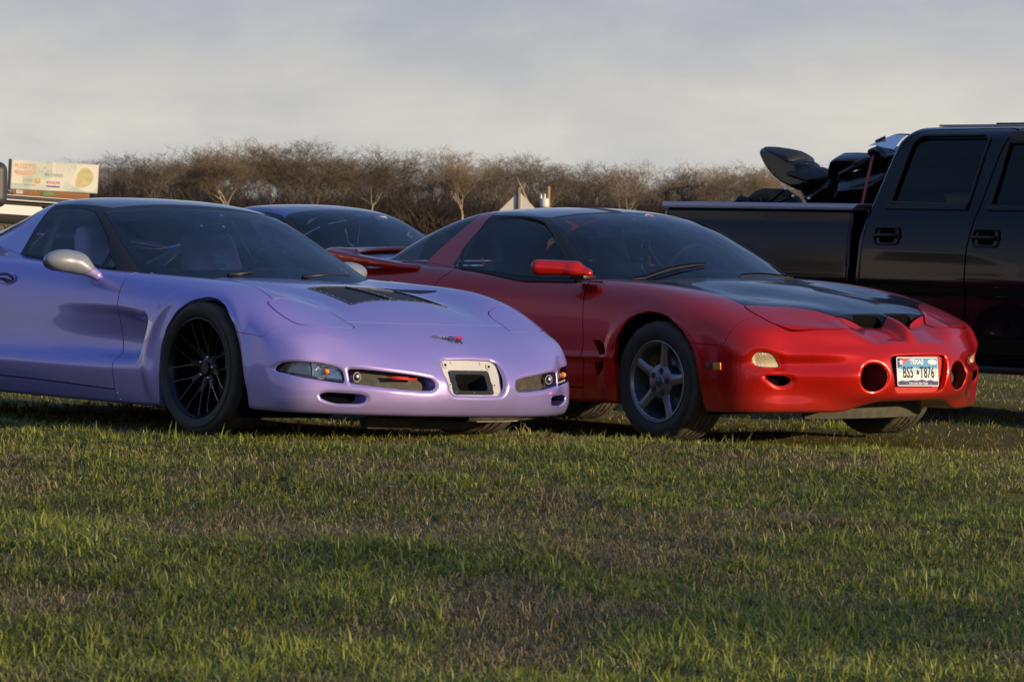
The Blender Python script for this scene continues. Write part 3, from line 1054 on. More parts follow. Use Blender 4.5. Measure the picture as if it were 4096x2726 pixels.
def vette_body(x, y, z):
    ay = np.abs(y)
    T = VT(x, y)
    W = VS(x, z) - V_CV(x, z)
    # front arch: the fender lip stands slightly out
    r = np.hypot(x, z - .33)
    W = W + .012 * np.exp(-((r - .395) / .035) ** 2) * sstep(.12, .3, z) * (x > -.6)
    Nf = VF(ay, z)
    Nf = np.where(ay > .965, .1, Nf)
    rear = -3.47 + .10 * (ay / .9) ** 2.5 + .25 * np.clip(.5 - z, 0, 1) - x
    bot = (.150 - .03 * sstep(.4, -.5, x) + .0 * ay) - z
    f = smax(z - T, ay - W, .075 + .0 * x)
    f = smax(f, (x - Nf) * .9, .045)
    f = smax(f, rear, .08)
    f = smax(f, bot, .02)
    return f
# greenhouse
VG = Tab([-.40, -.60, -.80, -1.0, -1.15, -1.25, -1.35, -1.5, -1.65, -1.8, -1.95, -2.1, -2.4, -2.75, -3.1],
         [0, .2, .4, .52, .60, .68, .76],
         [[.70, .69, .67, .64, .62, .60, .56],
          [.795, .785, .765, .745, .73, .71, .69],
          [.895, .885, .862, .843, .825, .805, .78],
          [.985, .978, .955, .935, .915, .895, .87],
          [1.055, 1.048, 1.028, 1.005, .985, .965, .94],
          [1.095, 1.088, 1.070, 1.050, 1.030, 1.005, .98],
          [1.123, 1.118, 1.102, 1.082, 1.063, 1.037, 1.01],
          [1.143, 1.139, 1.126, 1.108, 1.090, 1.065, 1.035],
          [1.150, 1.147, 1.135, 1.118, 1.100, 1.075, 1.045],
          [1.148, 1.145, 1.130, 1.110, 1.086, 1.055, 1.02],
          [1.138, 1.133, 1.107, 1.072, 1.035, .985, .93],
          [1.116, 1.108, 1.068, 1.018, .970, .915, .86],
          [1.055, 1.042, .978, .925, .875, .82, .77],
          [.965, .95, .895, .845, .80, .76, .72],
          [.86, .86, .85, .84, .82, .80, .77]], su=.03, sv=.02, sym=True)
def vette_gw(x, z):                    # half width of the greenhouse
    base = np.interp(x, [-3.3, -2.8, -2.3, -1.8, -1.2, -.8, -.6], [.52, .60, .70, .775, .790, .775, .76])
    return base - .62 * (z - .78) - .45 * np.clip(z - .95, 0, 1) ** 1.5
def vette_green(x, y, z):
    ay = np.abs(y)
    f = smax(z - VG(x, y), (ay - vette_gw(x, z)) * .85, .05)
    return f
# ------------------------------------------------------------------ red coupe: body shape
BT = Tab([1.25, 1.12, 1.05, .97, .90, .80, .70, .55, .40, .2, 0, -.25, -.5, -.75, -1.3, -1.9, -2.3, -2.8, -3.2, -3.65],
         [0, .12, .22, .33, .45, .56, .66, .74, .82, .88, .96],
         [[.44, .44, .42, .40, .38, .36, .32, .27, .2, .12, .0],
          [.53, .53, .52, .51, .49, .47, .43, .38, .31, .22, .1],
          [.580, .58, .575, .565, .55, .53, .50, .455, .38, .30, .2],
          [.635, .635, .625, .605, .590, .580, .555, .515, .46, .38, .3],
          [.665, .665, .660, .640, .618, .608, .588, .555, .50, .44, .35],
          [.690, .690, .688, .675, .652, .638, .622, .598, .552, .50, .42],
          [.717, .715, .714, .716, .700, .678, .660, .638, .600, .55, .48],
          [.753, .750, .746, .745, .741, .730, .714, .694, .660, .62, .55],
          [.785, .781, .772, .762, .760, .760, .753, .738, .705, .67, .60],
          [.815, .812, .802, .786, .778, .790, .795, .786, .755, .72, .66],
          [.842, .840, .832, .818, .808, .816, .824, .818, .79, .75, .69],
          [.866, .865, .860, .850, .840, .842, .850, .846, .82, .785, .72],
          [.880, .880, .878, .872, .864, .862, .866, .862, .84, .805, .74],
          [.885, .885, .885, .885, .885, .882, .878, .872, .855, .82, .76],
          [.90, .90, .90, .90, .90, .90, .90, .895, .88, .84, .78],
          [.94, .94, .94, .94, .94, .94, .94, .935, .92, .885, .82],
          [.965, .965, .965, .965, .965, .965, .965, .955, .93, .89, .82],
          [.96, .96, .96, .96, .96, .955, .95, .94, .91, .87, .80],
          [.93, .93, .93, .93, .93, .925, .92, .905, .88, .84, .77],
          [.87, .87, .87, .87, .86, .855, .845, .83, .80, .76, .70]], su=.03, sv=.018, sym=True)
BS = Tab([1.1, .7, .45, .2, 0, -.2, -.45, -.8, -1.3, -1.8, -2.2, -2.57, -2.9, -3.3, -3.7],
         [.10, .18, .28, .36, .45, .55, .65, .75, .83, .92],
         [[.86, .87, .88, .89, .89, .885, .87, .84, .80, .72],
          [.87, .88, .89, .895, .895, .89, .88, .85, .81, .73],
          [.875, .885, .893, .898, .900, .898, .885, .855, .82, .74],
          [.88, .89, .898, .904, .908, .908, .896, .868, .83, .75],
          [.88, .892, .90, .906, .912, .913, .902, .874, .838, .76],
          [.88, .892, .90, .905, .910, .912, .902, .876, .842, .77],
          [.88, .892, .90, .903, .905, .906, .898, .876, .846, .78],
          [.88, .893, .903, .905, .902, .900, .893, .876, .85, .80],
          [.88, .895, .907, .908, .902, .900, .895, .882, .86, .82],
          [.88, .897, .91, .912, .908, .908, .906, .90, .885, .85],
          [.885, .90, .915, .92, .92, .922, .922, .915, .90, .87],
          [.89, .905, .92, .928, .93, .932, .93, .92, .905, .87],
          [.885, .90, .915, .922, .925, .925, .92, .91, .89, .85],
          [.86, .875, .89, .895, .897, .895, .89, .88, .86, .82],
          [.80, .82, .83, .84, .84, .835, .83, .82, .80, .76]], su=.05, sv=.014)
BF = Tab([0, .15, .30, .42, .52, .62, .70, .76, .82, .87, .92, .98],
         [.12, .19, .235, .27, .32, .38, .44, .485, .53, .60, .70],
         [[0.98, 0.99, 1.035, 1.075, 1.098, 1.105, 1.098, 1.085, 1.055, 1.02, 0.98],
          [0.975, 0.985, 1.03, 1.07, 1.093, 1.1, 1.092, 1.078, 1.045, 1.01, 0.97],
          [0.95, 0.96, 1.005, 1.05, 1.075, 1.082, 1.072, 1.05, 1.015, 0.98, 0.94],
          [0.91, 0.9348, 0.965, 0.9966, 1.023, 1.041, 1.008, 1.002, 0.968, 0.935, 0.9],
          [0.86, 0.898, 0.915, 0.924, 0.947, 0.968, 0.926, 0.949, 0.918, 0.885, 0.85],
          [0.79, 0.838, 0.85, 0.844, 0.857, 0.876, 0.838, 0.876, 0.852, 0.82, 0.78],
          [0.73, 0.783, 0.795, 0.786, 0.795, 0.811, 0.776, 0.816, 0.798, 0.765, 0.72],
          [0.69, 0.747, 0.76, 0.7558, 0.768, 0.782, 0.754, 0.7885, 0.77, 0.735, 0.69],
          [0.61, 0.684, 0.705, 0.708, 0.718, 0.726, 0.712, 0.734, 0.72, 0.68, 0.63],
          [0.51, 0.5915, 0.615, 0.6224, 0.6285, 0.6315, 0.6275, 0.6408, 0.625, 0.585, 0.53],
          [0.32, 0.4, 0.43, 0.435, 0.438, 0.438, 0.44, 0.446, 0.435, 0.4, 0.35],
          [0.05, 0.13, 0.16, 0.165, 0.168, 0.168, 0.17, 0.175, 0.165, 0.13, 0.08]], su=.022, sv=.010)
def bird_body(x, y, z):
    ay = np.abs(y)
    T = BT(x, y)
    # twin nostrils under the hood lip, sloping down to the nose, with the beak between them
    nost = sstep(.40, .20, ay) * sstep(.005, .05, ay) * sstep(.78, .84, x) * sstep(1.09, .98, x)
    T = T - .060 * nost
    W = BS(x, z)
    # crease along the door and fender foot
    W = W + .010 * np.exp(-((z - .455) / .018) ** 2) * sstep(.2, -.3, x)
    r = np.hypot(x, z - .34)
    W = W + .010 * np.exp(-((r - .385) / .04) ** 2) * sstep(.15, .3, z) * (x > -.7)
    Nf = BF(ay, z)
    Nf = np.where(ay > .975, .05, Nf)
    rear = -3.60 + .12 * (ay / .9) ** 2.5 + .25 * np.clip(.45 - z, 0, 1) - x
    bot = (.185 + .055 * sstep(.45, .20, ay) * sstep(.5, .8, x) + .02 * sstep(.3, -.3, x)) - z
    f = smax(z - T, ay - W, .085)
    f = smax(f, (x - Nf) * .9, .035)
    f = smax(f, rear, .08)
    f = smax(f, bot, .02)
    return f
BG = Tab([-.30, -.55, -.75, -.95, -1.1, -1.2, -1.32, -1.5, -1.7, -1.9, -2.1, -2.4, -2.75, -3.1],
         [0, .2, .4, .52, .60, .68, .78],
         [[.81, .80, .775, .75, .73, .70, .66],
          [.935, .925, .90, .875, .855, .83, .79],
          [1.035, 1.025, 1.00, .975, .955, .93, .89],
          [1.130, 1.122, 1.098, 1.075, 1.052, 1.028, .985],
          [1.188, 1.182, 1.162, 1.140, 1.120, 1.092, 1.05],
          [1.218, 1.213, 1.195, 1.175, 1.157, 1.128, 1.085],
          [1.246, 1.241, 1.225, 1.207, 1.190, 1.160, 1.115],
          [1.268, 1.264, 1.250, 1.234, 1.217, 1.188, 1.14],
          [1.276, 1.273, 1.260, 1.245, 1.230, 1.200, 1.15],
          [1.270, 1.267, 1.255, 1.240, 1.222, 1.193, 1.14],
          [1.240, 1.237, 1.225, 1.208, 1.190, 1.160, 1.11],
          [1.150, 1.147, 1.135, 1.118, 1.10, 1.075, 1.03],
          [1.00, .998, .99, .975, .96, .94, .91],
          [.84, .84, .83, .82, .81, .80, .78]], su=.03, sv=.02, sym=True)
def bird_gw(x, z):
    base = np.interp(x, [-3.3, -2.8, -2.3, -1.8, -1.2, -.8, -.5], [.55, .64, .74, .80, .805, .785, .76])
    return base - .60 * (z - .88) - .42 * np.clip(z - 1.05, 0, 1) ** 1.5
def bird_green(x, y, z):
    ay = np.abs(y)
    return smax(z - BG(x, y), (ay - bird_gw(x, z)) * .85, .05)
# ------------------------------------------------------------------ car building blocks
M_BLACK = mat('black_plastic', (.012, .012, .013), .45)
M_VOID = mat('matt_black', (.004, .004, .004), .95, spec=.05)
M_TRIM = mat('black_trim', (.009, .009, .010), .38, spec=.35)
M_RUB = mat('tyre_rubber', (.020, .019, .018), .62, noise=(9, (.040, .035, .028), .4, .75), bump=(60, .25, .002))
M_TREAD = mat('tyre_tread_dusty', (.052, .044, .033), .85, noise=(14, (.085, .070, .050), .35, .7), bump=(90, .4, .002))
M_CHROME = mat('bright_metal', (.75, .75, .76), .12, metal=1.0)
M_STEEL = mat('dull_steel', (.32, .32, .33), .42, metal=1.0)
M_GREYP = mat('grey_plastic', (.06, .06, .06), .6)
M_INT = mat('cabin_dark', (.045, .045, .050), .8)
M_LENS = glass('clear_lens', (.92, .92, .92), 1.0, 0.02, 1.45)

def tyre_arrays(R0, w, rim, n=120, blocks=True, seed=0, groove=(.27, .5, .73), gd=.008, step=6, gw=.007):
    """tyre about y, centred on y = 0; outer side towards -y"""
    h = w / 2
    pr = [(rim - .006, -h * .80), (rim + .008, -h * .93), (rim + (R0 - rim) * .35, -h * 1.035), (rim + (R0 - rim) * .62, -h * 1.03), (R0 - .030, -h * .985),
          (R0 - .016, -h * .955), (R0 - .006, -h * .90), (R0 - .001, -h * .80)]
    for g in groove:
        y0 = -h * .80 + g * h * 1.6
        pr += [(R0, y0 - gw), (R0 - gd, y0 - gw * .5), (R0 - gd, y0 + gw * .5), (R0, y0 + gw)]
    pr += [(R0 - .001, h * .80), (R0 - .006, h * .90), (R0 - .016, h * .955), (R0 - .030, h * .985), (rim + (R0 - rim) * .62, h * 1.03), (rim + (R0 - rim) * .35, h * 1.035), (rim + .008, h * .93), (rim - .006, h * .80)]
    V, Q = lathe_arrays(pr, n)
    k = len(pr)
    if blocks:
        Vr = V.reshape(n, k, 3)
        rad = np.hypot(Vr[..., 0], Vr[..., 2])
        for j, (r_, y_) in enumerate(pr):
            if r_ > R0 - .012 and abs(y_) < h * .93:
                ph = 0 if y_ < 0 else step // 2
                cut = ((np.arange(n) + ph + int(abs(y_) * 60)) % step) == 0
                if r_ >= R0 - .0065:
                    s = np.where(cut, (R0 - gd * .7) / R0, 1.0)
                    Vr[:, j, 0] *= s; Vr[:, j, 2] *= s
    fr = np.array([max(pr[j][0], pr[(j + 1) % k][0]) for j in range(k - 1)])
    mi = np.tile(fr > R0 - .018, n).astype(np.int32)
    return V, Q, mi
def make_tyre(R0, w, rim, **kw):
    V, Q, mi = tyre_arrays(R0, w, rim, **kw)
    me = mesh_from('tyre', V, Q, M_RUB)
    me.materials.append(M_TREAD)
    me.polygons.foreach_set('material_index', mi)
    me.set_sharp_from_angle(angle=R(38))
    return me
def bar_bm(bm, P, w, d, nrm=Vector((0, 1, 0))):
    """swept bar of rectangular, slightly crowned section along P; w, d per point (d along nrm)"""
    P = [Vector(p) for p in P]
    rings = []
    for i, p in enumerate(P):
        t = (P[min(i + 1, len(P) - 1)] - P[max(i - 1, 0)]).normalized()
        s = t.cross(nrm).normalized()
        ww = w[i] / 2 if hasattr(w, '__len__') else w / 2
        dd = d[i] if hasattr(d, '__len__') else d
        rings.append([bm.verts.new(p + s * a * ww + nrm * b) for a, b in ((-1, dd), (-1, dd * .25), (-.55, 0), (.55, 0), (1, dd * .25), (1, dd))])
    for a, b in zip(rings, rings[1:]):
        for k in range(6):
            bm.faces.new((a[k], a[(k + 1) % 6], b[(k + 1) % 6], b[k]))
    bm.faces.new(rings[0][::-1]); bm.faces.new(rings[-1])

def blob(name, fun, lo, hi, h, m, parent):
    q = iso_mesh(fun, lo, hi, h)
    return m3obj(name, q, m, parent)
def e_ell(x, y, z, c, r):
    return (np.sqrt(((x - c[0]) / r[0])**2 + ((y - c[1]) / r[1])**2 + ((z - c[2]) / r[2])**2) - 1) * min(r)
def e_cap(x, y, z, a, b, ra, rb):
    a = np.array(a, float); b = np.array(b, float); d = b - a
    t = np.clip(((x - a[0]) * d[0] + (y - a[1]) * d[1] + (z - a[2]) * d[2]) / (d @ d), 0, 1)
    return np.sqrt((x - a[0] - d[0] * t)**2 + (y - a[1] - d[1] * t)**2 + (z - a[2] - d[2] * t)**2) - (ra + (rb - ra) * t)
def e_box(x, y, z, c, b, r):
    qx, qy, qz = np.abs(x - c[0]) - b[0] + r, np.abs(y - c[1]) - b[1] + r, np.abs(z - c[2]) - b[2] + r
    return np.sqrt(np.maximum(qx, 0)**2 + np.maximum(qy, 0)**2 + np.maximum(qz, 0)**2) + np.minimum(np.maximum(qx, np.maximum(qy, qz)), 0) - r

def car_shell(body_f, lo, hi, h=.014):
    m = iso_mesh(body_f, lo, hi, h)
    return clip(m, m.V[:, 1])
def both(name, m, material, root, depth=.014, label=None):
    """one panel on each side (m is the y > 0 half)"""
    out = []
    for k, q in enumerate((mirror(m), m)):
        o = m3obj(name, flange(q, depth), material, root)
        out.append(o)
    return out
def mid(name, m, material, root, depth=.014):
    return m3obj(name, flange(full(m), depth), material, root)
def surf_pts(mesh, pts, axis):
    """drop 2-D points onto a mesh: axis 'x' (from the front), 'y' (from the -y side) or 'z' (from above)"""
    from mathutils.bvhtree import BVHTree
    t = BVHTree.FromPolygons(mesh.V.tolist(), mesh.T.tolist())
    out = []
    for a, b in pts:
        if axis == 'x':
            o, d = Vector((5, a, b)), Vector((-1, 0, 0))
        elif axis == 'y':
            o, d = Vector((a, -5, b)), Vector((0, 1, 0))
        else:
            o, d = Vector((a, b, 5)), Vector((0, 0, -1))
        hh = t.ray_cast(o, d)
        out.append((np.array(hh[0]), np.array(hh[1])) if hh[0] is not None else None)
    return out
def ribbon(name, P, Nn, width, m, parent, lift=.0015, thick=.004):
    """flat strip along P lying on a surface with normals Nn"""
    P = np.asarray(P, float); Nn = np.asarray(Nn, float)
    T = np.gradient(P, axis=0); T /= np.linalg.norm(T, axis=1)[:, None] + 1e-12
    S = np.cross(T, Nn); S /= np.linalg.norm(S, axis=1)[:, None] + 1e-12
    w = np.broadcast_to(np.asarray(width, float), (len(P),))[:, None] / 2
    a = P - S * w + Nn * lift; b = P + S * w + Nn * lift
    a0 = P - S * w - Nn * thick; b0 = P + S * w - Nn * thick
    V = np.stack([a0, a, b, b0], 1).reshape(-1, 3)
    Fq = []
    for i in range(len(P) - 1):
        for k in range(3):
            Fq.append((i * 4 + k, i * 4 + k + 1, (i + 1) * 4 + k + 1, (i + 1) * 4 + k))
    me = mesh_from(name, V, Fq, m)
    me.set_sharp_from_angle(angle=R(40))
    return add(name, me, parent)
def text_mesh(s, size, extrude=0.0, align='CENTER', shear=0.0, bold=0.0, spacing=1.0, xs=1.0):
    c = bpy.data.curves.new('lettering', 'FONT')
    c.body = s; c.size = size; c.extrude = extrude; c.align_x = align; c.align_y = 'CENTER'
    c.shear = shear; c.offset = bold; c.space_character = spacing; c.resolution_u = 3
    o = bpy.data.objects.new('lettering', c)
    COL.objects.link(o)
    dg = bpy.context.evaluated_depsgraph_get()
    dg.update()
    me = bpy.data.meshes.new_from_object(o.evaluated_get(dg))
    bpy.data.objects.remove(o); bpy.data.curves.remove(c)
    if xs != 1.0:
        me.transform(Matrix.Diagonal((xs, 1, 1, 1)))
    return me
def text(name, s, size, m, parent, M, **kw):
    me = text_mesh(s, size, **kw)
    me.materials.clear(); me.materials.append(m)
    me.transform(M)
    return add(name, me, parent)
def frame_M(o, xdir, ydir):
    x = Vector(xdir).normalized(); y = Vector(ydir); y = (y - x * y.dot(x)).normalized(); z = x.cross(y)
    return Matrix(((x.x, y.x, z.x, o[0]), (x.y, y.y, z.y, o[1]), (x.z, y.z, z.z, o[2]), (0, 0, 0, 1)))
def flat(name, pts, m, parent, M, thick=.002):
    """plate cut to a 2-D outline, placed by M, with thickness"""
    bm = bmesh.new()
    vs = [bm.verts.new((p[0], p[1], thick)) for p in pts]
    f = bm.faces.new(vs)
    if f.normal.z < 0 or f.calc_area() == 0:
        pass
    r = bmesh.ops.extrude_face_region(bm, geom=[f])
    bmesh.ops.translate(bm, vec=(0, 0, -thick), verts=[v for v in r['geom'] if isinstance(v, bmesh.types.BMVert)])
    bmesh.ops.recalc_face_normals(bm, faces=bm.faces)
    bmesh.ops.transform(bm, matrix=M, verts=bm.verts)
    return bm_obj(name, bm, m, parent)
def seat(root, x, y, z, m, wide=.50, name='seat', tall=.62, headrest=True, hr_m=None):
    """bucket seat facing +x"""
    def f(X, Y, Z):
        a = X - x; b = Y - y; c = Z - z
        lean = c * .34
        back = e_box(a + lean + .20, b * (1 + (1.5 if not headrest else .35) * np.clip(c - (.34 if not headrest else .25), 0, 1)), c, (0, 0, tall / 2), (.065, wide / 2, tall / 2), .06)
        cush = e_box(a, b, c, (.08, 0, -.02), (.26, wide / 2, .09), .07)
        q = smin(back, cush, .06)
        if headrest:
            q = smin(q, e_box(a + lean + .20, b, c, (0, 0, tall + .07), (.05, .13, .085), .045), .03)
        return q
    return blob(name, f, (x - .62, y - wide / 2 - .05, z - .15), (x + .40, y + wide / 2 + .05, z + tall + .22), .022, m, root)
def steering(root, x, y, z, m, r=.185):
    an = np.linspace(0, 2 * np.pi, 33)
    P = np.stack([x + .35 * r * np.sin(an), y + r * np.cos(an), z + .94 * r * np.sin(an)], 1)
    w = tube('steering_wheel', P, .014, m, root, 8)
    for a in (0, math.pi, -math.pi / 2):
        q = np.array([x + .35 * r * math.sin(a), y + r * math.cos(a), z + .94 * r * math.sin(a)])
        tube('spoke', [q, (x, y, z)], [.010, .016], m, w, 6)
    return w
# ------------------------------------------------------------------ purple sports coupe
VMW = Matrix(((0.6478, 0.7615, 0.0205, -0.8399), (-0.7617, 0.6479, 0.0071, 19.8484), (-0.0079, -0.0202, 0.9998, -0.0027), (0, 0, 0, 1)))
P_PURP = paint('purple_pearl_paint', (.47, .37, .80), (.16, .17, .58), rough=.32, metal=.42, dirt=.5)
P_BLACKG = mat('gloss_black_paint', (.010, .011, .014), .12, coat=1.0)
M_VGLASS = glass('tinted_windscreen', (.93, .95, .97), 1.0, 0.0, 1.5)
M_SIDEGL = glass('tinted_side_glass', (.74, .77, .83), 1.0, 0.0, 1.52)

def build_vette():
    root = thing('sports_coupe', 'glossy purple low sports coupe with black wheels, black roof and a grey door mirror', 'sports car', mw=VMW)
    body = car_shell(vette_body, (-3.62, -.03, .08), (1.12, 1.02, .98), .0135)
    X, Y, Z = body.V.T
    # finer mesh where the nose openings and shut lines run
    body = refine(body, (X > .60) & (Z < .46), vette_body)
    body0 = body
    ARCH = round_poly([(-.30, -.1), (-.296, .25), (-.287, .413), (-.245, .515), (-.175, .595), (-.077, .65), (.035, .672), (.12, .662), (.20, .63), (.292, .553), (.350, .465), (.385, .37), (.412, .255), (.428, .12), (.43, -.1)], .02)
    ARCHR = [(-2.654 + .385 * math.cos(a), .335 + .385 * math.sin(a)) for a in np.linspace(-.6, math.pi + .6, 40)]
    def archf(m):
        x, y, z = m.V.T
        a = np.maximum(sdf_poly(ARCH, x, z), sdf_poly(ARCHR, x, z))
        return np.where(y > .45, -a, 1.0)
    body = clip(body, archf(body))
    inner = offset(body, -.022)
    # cabin opening
    gin = vette_green(*body.V.T)
    cab = np.where((body.V[:, 0] < -.45) & (body.V[:, 0] > -3.0), gin, 1.0)
    body = clip(body, np.maximum(cab, -(body.V[:, 2] - .70)))
    gi = vette_green(*inner.V.T)
    inner = clip(inner, np.maximum(np.where((inner.V[:, 0] < -.45) & (inner.V[:, 0] > -3.0), gi, 1.0), -(inner.V[:, 2] - .66)))
    # ---- openings in the nose (outlines in y, z seen from the front)
    FOG = spline_pts([(.882, .345), (.874, .375), (.855, .388), (.825, .391), (.757, .387), (.707, .376), (.676, .360), (.667, .335), (.668, .301), (.70, .301), (.763, .309), (.833, .320), (.868, .333)], 4)
    INT = round_poly([(.648, .364), (.60, .366), (.53, .362), (.42, .352), (.335, .343), (.262, .330), (.245, .300), (.262, .273), (.33, .272), (.47, .281), (.573, .291), (.645, .299)], [.012, .02, .02, .02, .02, .03, .03, .02, .02, .02, .02, .012])
    DUC = round_poly([(.765, .242), (.735, .253), (.638, .251), (.590, .247), (.574, .236), (.576, .215), (.60, .203), (.695, .201), (.735, .212), (.760, .225)], .012)
    LIC = round_poly([(.0, .422), (.150, .418), (.182, .40), (.188, .35), (.172, .275), (.145, .254), (0, .251), (-.145, .254), (-.172, .275), (-.188, .35), (-.182, .40), (-.150, .418)], .02)
    def front(P):
        return lambda m: np.where(m.V[:, 0] > .45, sdf_poly(P, m.V[:, 1], m.V[:, 2]), -1.0)
    def soften(m, P, w, d):
        """roll the skin in towards an opening"""
        s = np.where(m.V[:, 0] > .45, sdf_poly(P, m.V[:, 1], m.V[:, 2]), -1.0)
        k = np.clip(1 + np.minimum(s, 0) / w, 0, 1)
        m = m.copy()
        m.V = m.V - m.N * (d * k * k)[:, None]
        # tilt the normals towards the opening
        e = 2e-3
        gy = (sdf_poly(P, m.V[:, 1] + e, m.V[:, 2]) - sdf_poly(P, m.V[:, 1] - e, m.V[:, 2])) / (2 * e)
        gz = (sdf_poly(P, m.V[:, 1], m.V[:, 2] + e) - sdf_poly(P, m.V[:, 1], m.V[:, 2] - e)) / (2 * e)
        t = (2 * d / w) * k * (s < .002)
        N = m.N.copy(); N[:, 1] += gy * t; N[:, 2] += gz * t
        m.N = N / np.linalg.norm(N, axis=1)[:, None]
        return m
    nose_f = clip(body, body.V[:, 0] - .45)
    rest = clip(body, .45 - body.V[:, 0])
    for P_, w_, d_ in ((FOG, .014, .006), (INT, .020, .010), (DUC, .016, .008), (LIC, .020, .010)):
        nose_f = soften(nose_f, P_, w_, d_)
    fog, nose_f = split(nose_f, front(FOG)(nose_f), .002)
    intk, nose_f = split(nose_f, front(INT)(nose_f), .001)
    duc, nose_f = split(nose_f, front(DUC)(nose_f), .001)
    lic, nose_f = split(nose_f, front(LIC)(nose_f), .001)
    for P_ in (INT, DUC, LIC, FOG):
        inner = clip(inner, -np.where(inner.V[:, 0] > .45, sdf_poly(P_, inner.V[:, 1], inner.V[:, 2]) + .004, -1.0))
    # ---- shut lines
    POP = spline_pts([(.385, .775), (.374, .735), (.398, .66), (.432, .585), (.462, .535), (.52, .503), (.60, .492), (.675, .484), (.70, .50), (.697, .56), (.678, .68), (.626, .753), (.57, .778), (.494, .789), (.42, .787)], 3)
    FAS = [(.28, -.2), (1.4, -.2), (1.4, .580), (.592, .580), (.553, .553), (.529, .52), (.507, .497), (.42, .505), (.28, .515)]
    HOOD = [(-1.2, -.2), (-1.2, .745), (-.62, .745), (-.3, .70), (.06, .69), (.244, .715), (.372, .74), (.50, .60), (1.0, .5), (1.0, -.2)]
    DOOR = [(-.70, .95), (-.692, .76), (-.688, .70), (-.688, .632), (-.695, .56), (-.690, .433), (-.669, .341), (-.678, .305), (-.676, .269), (-.663, .187), (-1.097, .199), (-1.376, .206), (-1.577, .207), (-1.72, .212), (-1.86, .25), (-1.93, .40), (-1.95, .60), (-1.95, .95)]
    ROCK = [(-.663, -.1), (-.663, .188), (-1.097, .2), (-1.577, .208), (-1.72, .212), (-1.86, .225), (-2.3, .235), (-2.3, -.1)]
    up = lambda m: m.V[:, 2] > .45
    allb = join(nose_f, rest)
    allb = weld(allb)
    def run(m, P, cols, cond=None, gap=.005):
        f = sdf_poly(P, m.V[:, cols[0]], m.V[:, cols[1]])
        if cond is not None:
            f = np.where(cond(m), f, -1.0)
        return split(m, f, gap)
    pop, allb = run(allb, POP, (0, 1), up, .006)
    fas, allb = run(allb, FAS, (0, 2), None, .0022)
    hood, allb = run(allb, HOOD, (0, 1), lambda m: m.V[:, 2] > .5, .005)
    door, allb = run(allb, DOOR, (0, 2), lambda m: m.V[:, 1] > .5, .006)
    rock, allb = run(allb, ROCK, (0, 2), lambda m: m.V[:, 1] > .3, .004)
    fend = clip(allb, allb.V[:, 0] + 1.3)
    rearq = clip(allb, -1.3 - allb.V[:, 0])
    rearb, rearq = run(rearq, [(-4, -.2), (-3.02, -.2), (-3.05, .62), (-3.3, .70), (-4, .72)], (0, 2), None, .005)
    # hood mesh panels
    MESH = round_poly([(-.02, -.1), (0.0, .15), (.035, .278), (.12, .287), (.43, .305), (.418, .265), (.395, .15), (.378, -.1)], .008)
    VENT = round_poly([(-.50, .475), (-.02, .60), (.0, .57), (-.05, .505), (-.45, .435)], .012)
    hm, hood = split(hood, sdf_poly(MESH, hood.V[:, 0], hood.V[:, 1]), .001)
    hv, hood = split(hood, sdf_poly(VENT, hood.V[:, 0], hood.V[:, 1]), .001)

    hood_o = mid('hood', hood, P_PURP, root)
    bump_o = mid('front_bumper', fas, P_PURP, root, .035)
    both('headlight_cover', pop, P_PURP, root, .012)
    both('fender', fend, P_PURP, root, .03)
    doors = both('door', door, P_PURP, root)
    both('rocker_panel', rock, P_PURP, root)
    both('quarter_panel', rearq, P_PURP, root, .03)
    mid('rear_bumper', rearb, P_PURP, root, .03)
    m3obj('inner_body', full(inner), M_VOID, root)
    # the mesh panel: black net behind a riveted frame with a middle strip
    M_NET = mat('black_net', (.010, .011, .013), .55)
    nt = M_NET.node_tree
    tcn = nt.nodes.new('ShaderNodeTexCoord')
    vo = nt.nodes.new('ShaderNodeTexVoronoi'); vo.inputs['Scale'].default_value = 110
    nt.links.new(tcn.outputs['Object'], vo.inputs['Vector'])
    bp = nt.nodes.new('ShaderNodeBump'); bp.inputs['Strength'].default_value = .9; bp.inputs['Distance'].default_value = .004
    nt.links.new(vo.outputs['Distance'], bp.inputs['Height']); nt.links.new(bp.outputs[0], nt.nodes['Principled BSDF'].inputs['Normal'])
    net = m3obj('mesh_panel', offset(full(hm), -.006), M_NET, hood_o)
    M_FR = mat('anodised_frame', (.05, .05, .055), .35, metal=.6)
    inside = sdf_poly(MESH, hm.V[:, 0], hm.V[:, 1])
    fr = clip(hm, .014 - inside)
    m3obj('panel_frame', flange(offset(full(fr), .002), .008), M_FR, hood_o)
    strip = clip(hm, .011 - np.abs(hm.V[:, 1]))
    m3obj('centre_strip', flange(offset(full(strip), .003), .006), M_FR, hood_o)
    bm = bmesh.new()
    full_mesh = np.array([p for p in MESH if p[1] > -.01])
    ring = np.concatenate([full_mesh, full_mesh[::-1] * [1, -1]])
    seg = np.linalg.norm(np.diff(np.vstack([ring, ring[:1]]), axis=0), axis=1)
    cum = np.concatenate([[0], np.cumsum(seg)])
    pts = []
    for s in np.arange(0, cum[-1], .055):
        i = min(np.searchsorted(cum, s, side='right') - 1, len(ring) - 1)
        t = (s - cum[i]) / max(seg[i], 1e-6)
        pts.append(ring[i] * (1 - t) + ring[(i + 1) % len(ring)] * t)
    cen = ring.mean(0)
    pts = [cen + (p - cen) * .965 for p in pts] + [np.array([x_, 0.0]) for x_ in np.arange(.0, .38, .05)]
    for pp in surf_pts(full(body0), pts, 'z'):
        if pp is not None:
            bmesh.ops.create_icosphere(bm, subdivisions=1, radius=.0032, matrix=Matrix.Translation(Vector(pp[0]) + Vector(pp[1]) * .0035))
    o = bm_obj('rivet', bm, M_STEEL, hood_o, True); o['kind'] = 'stuff'
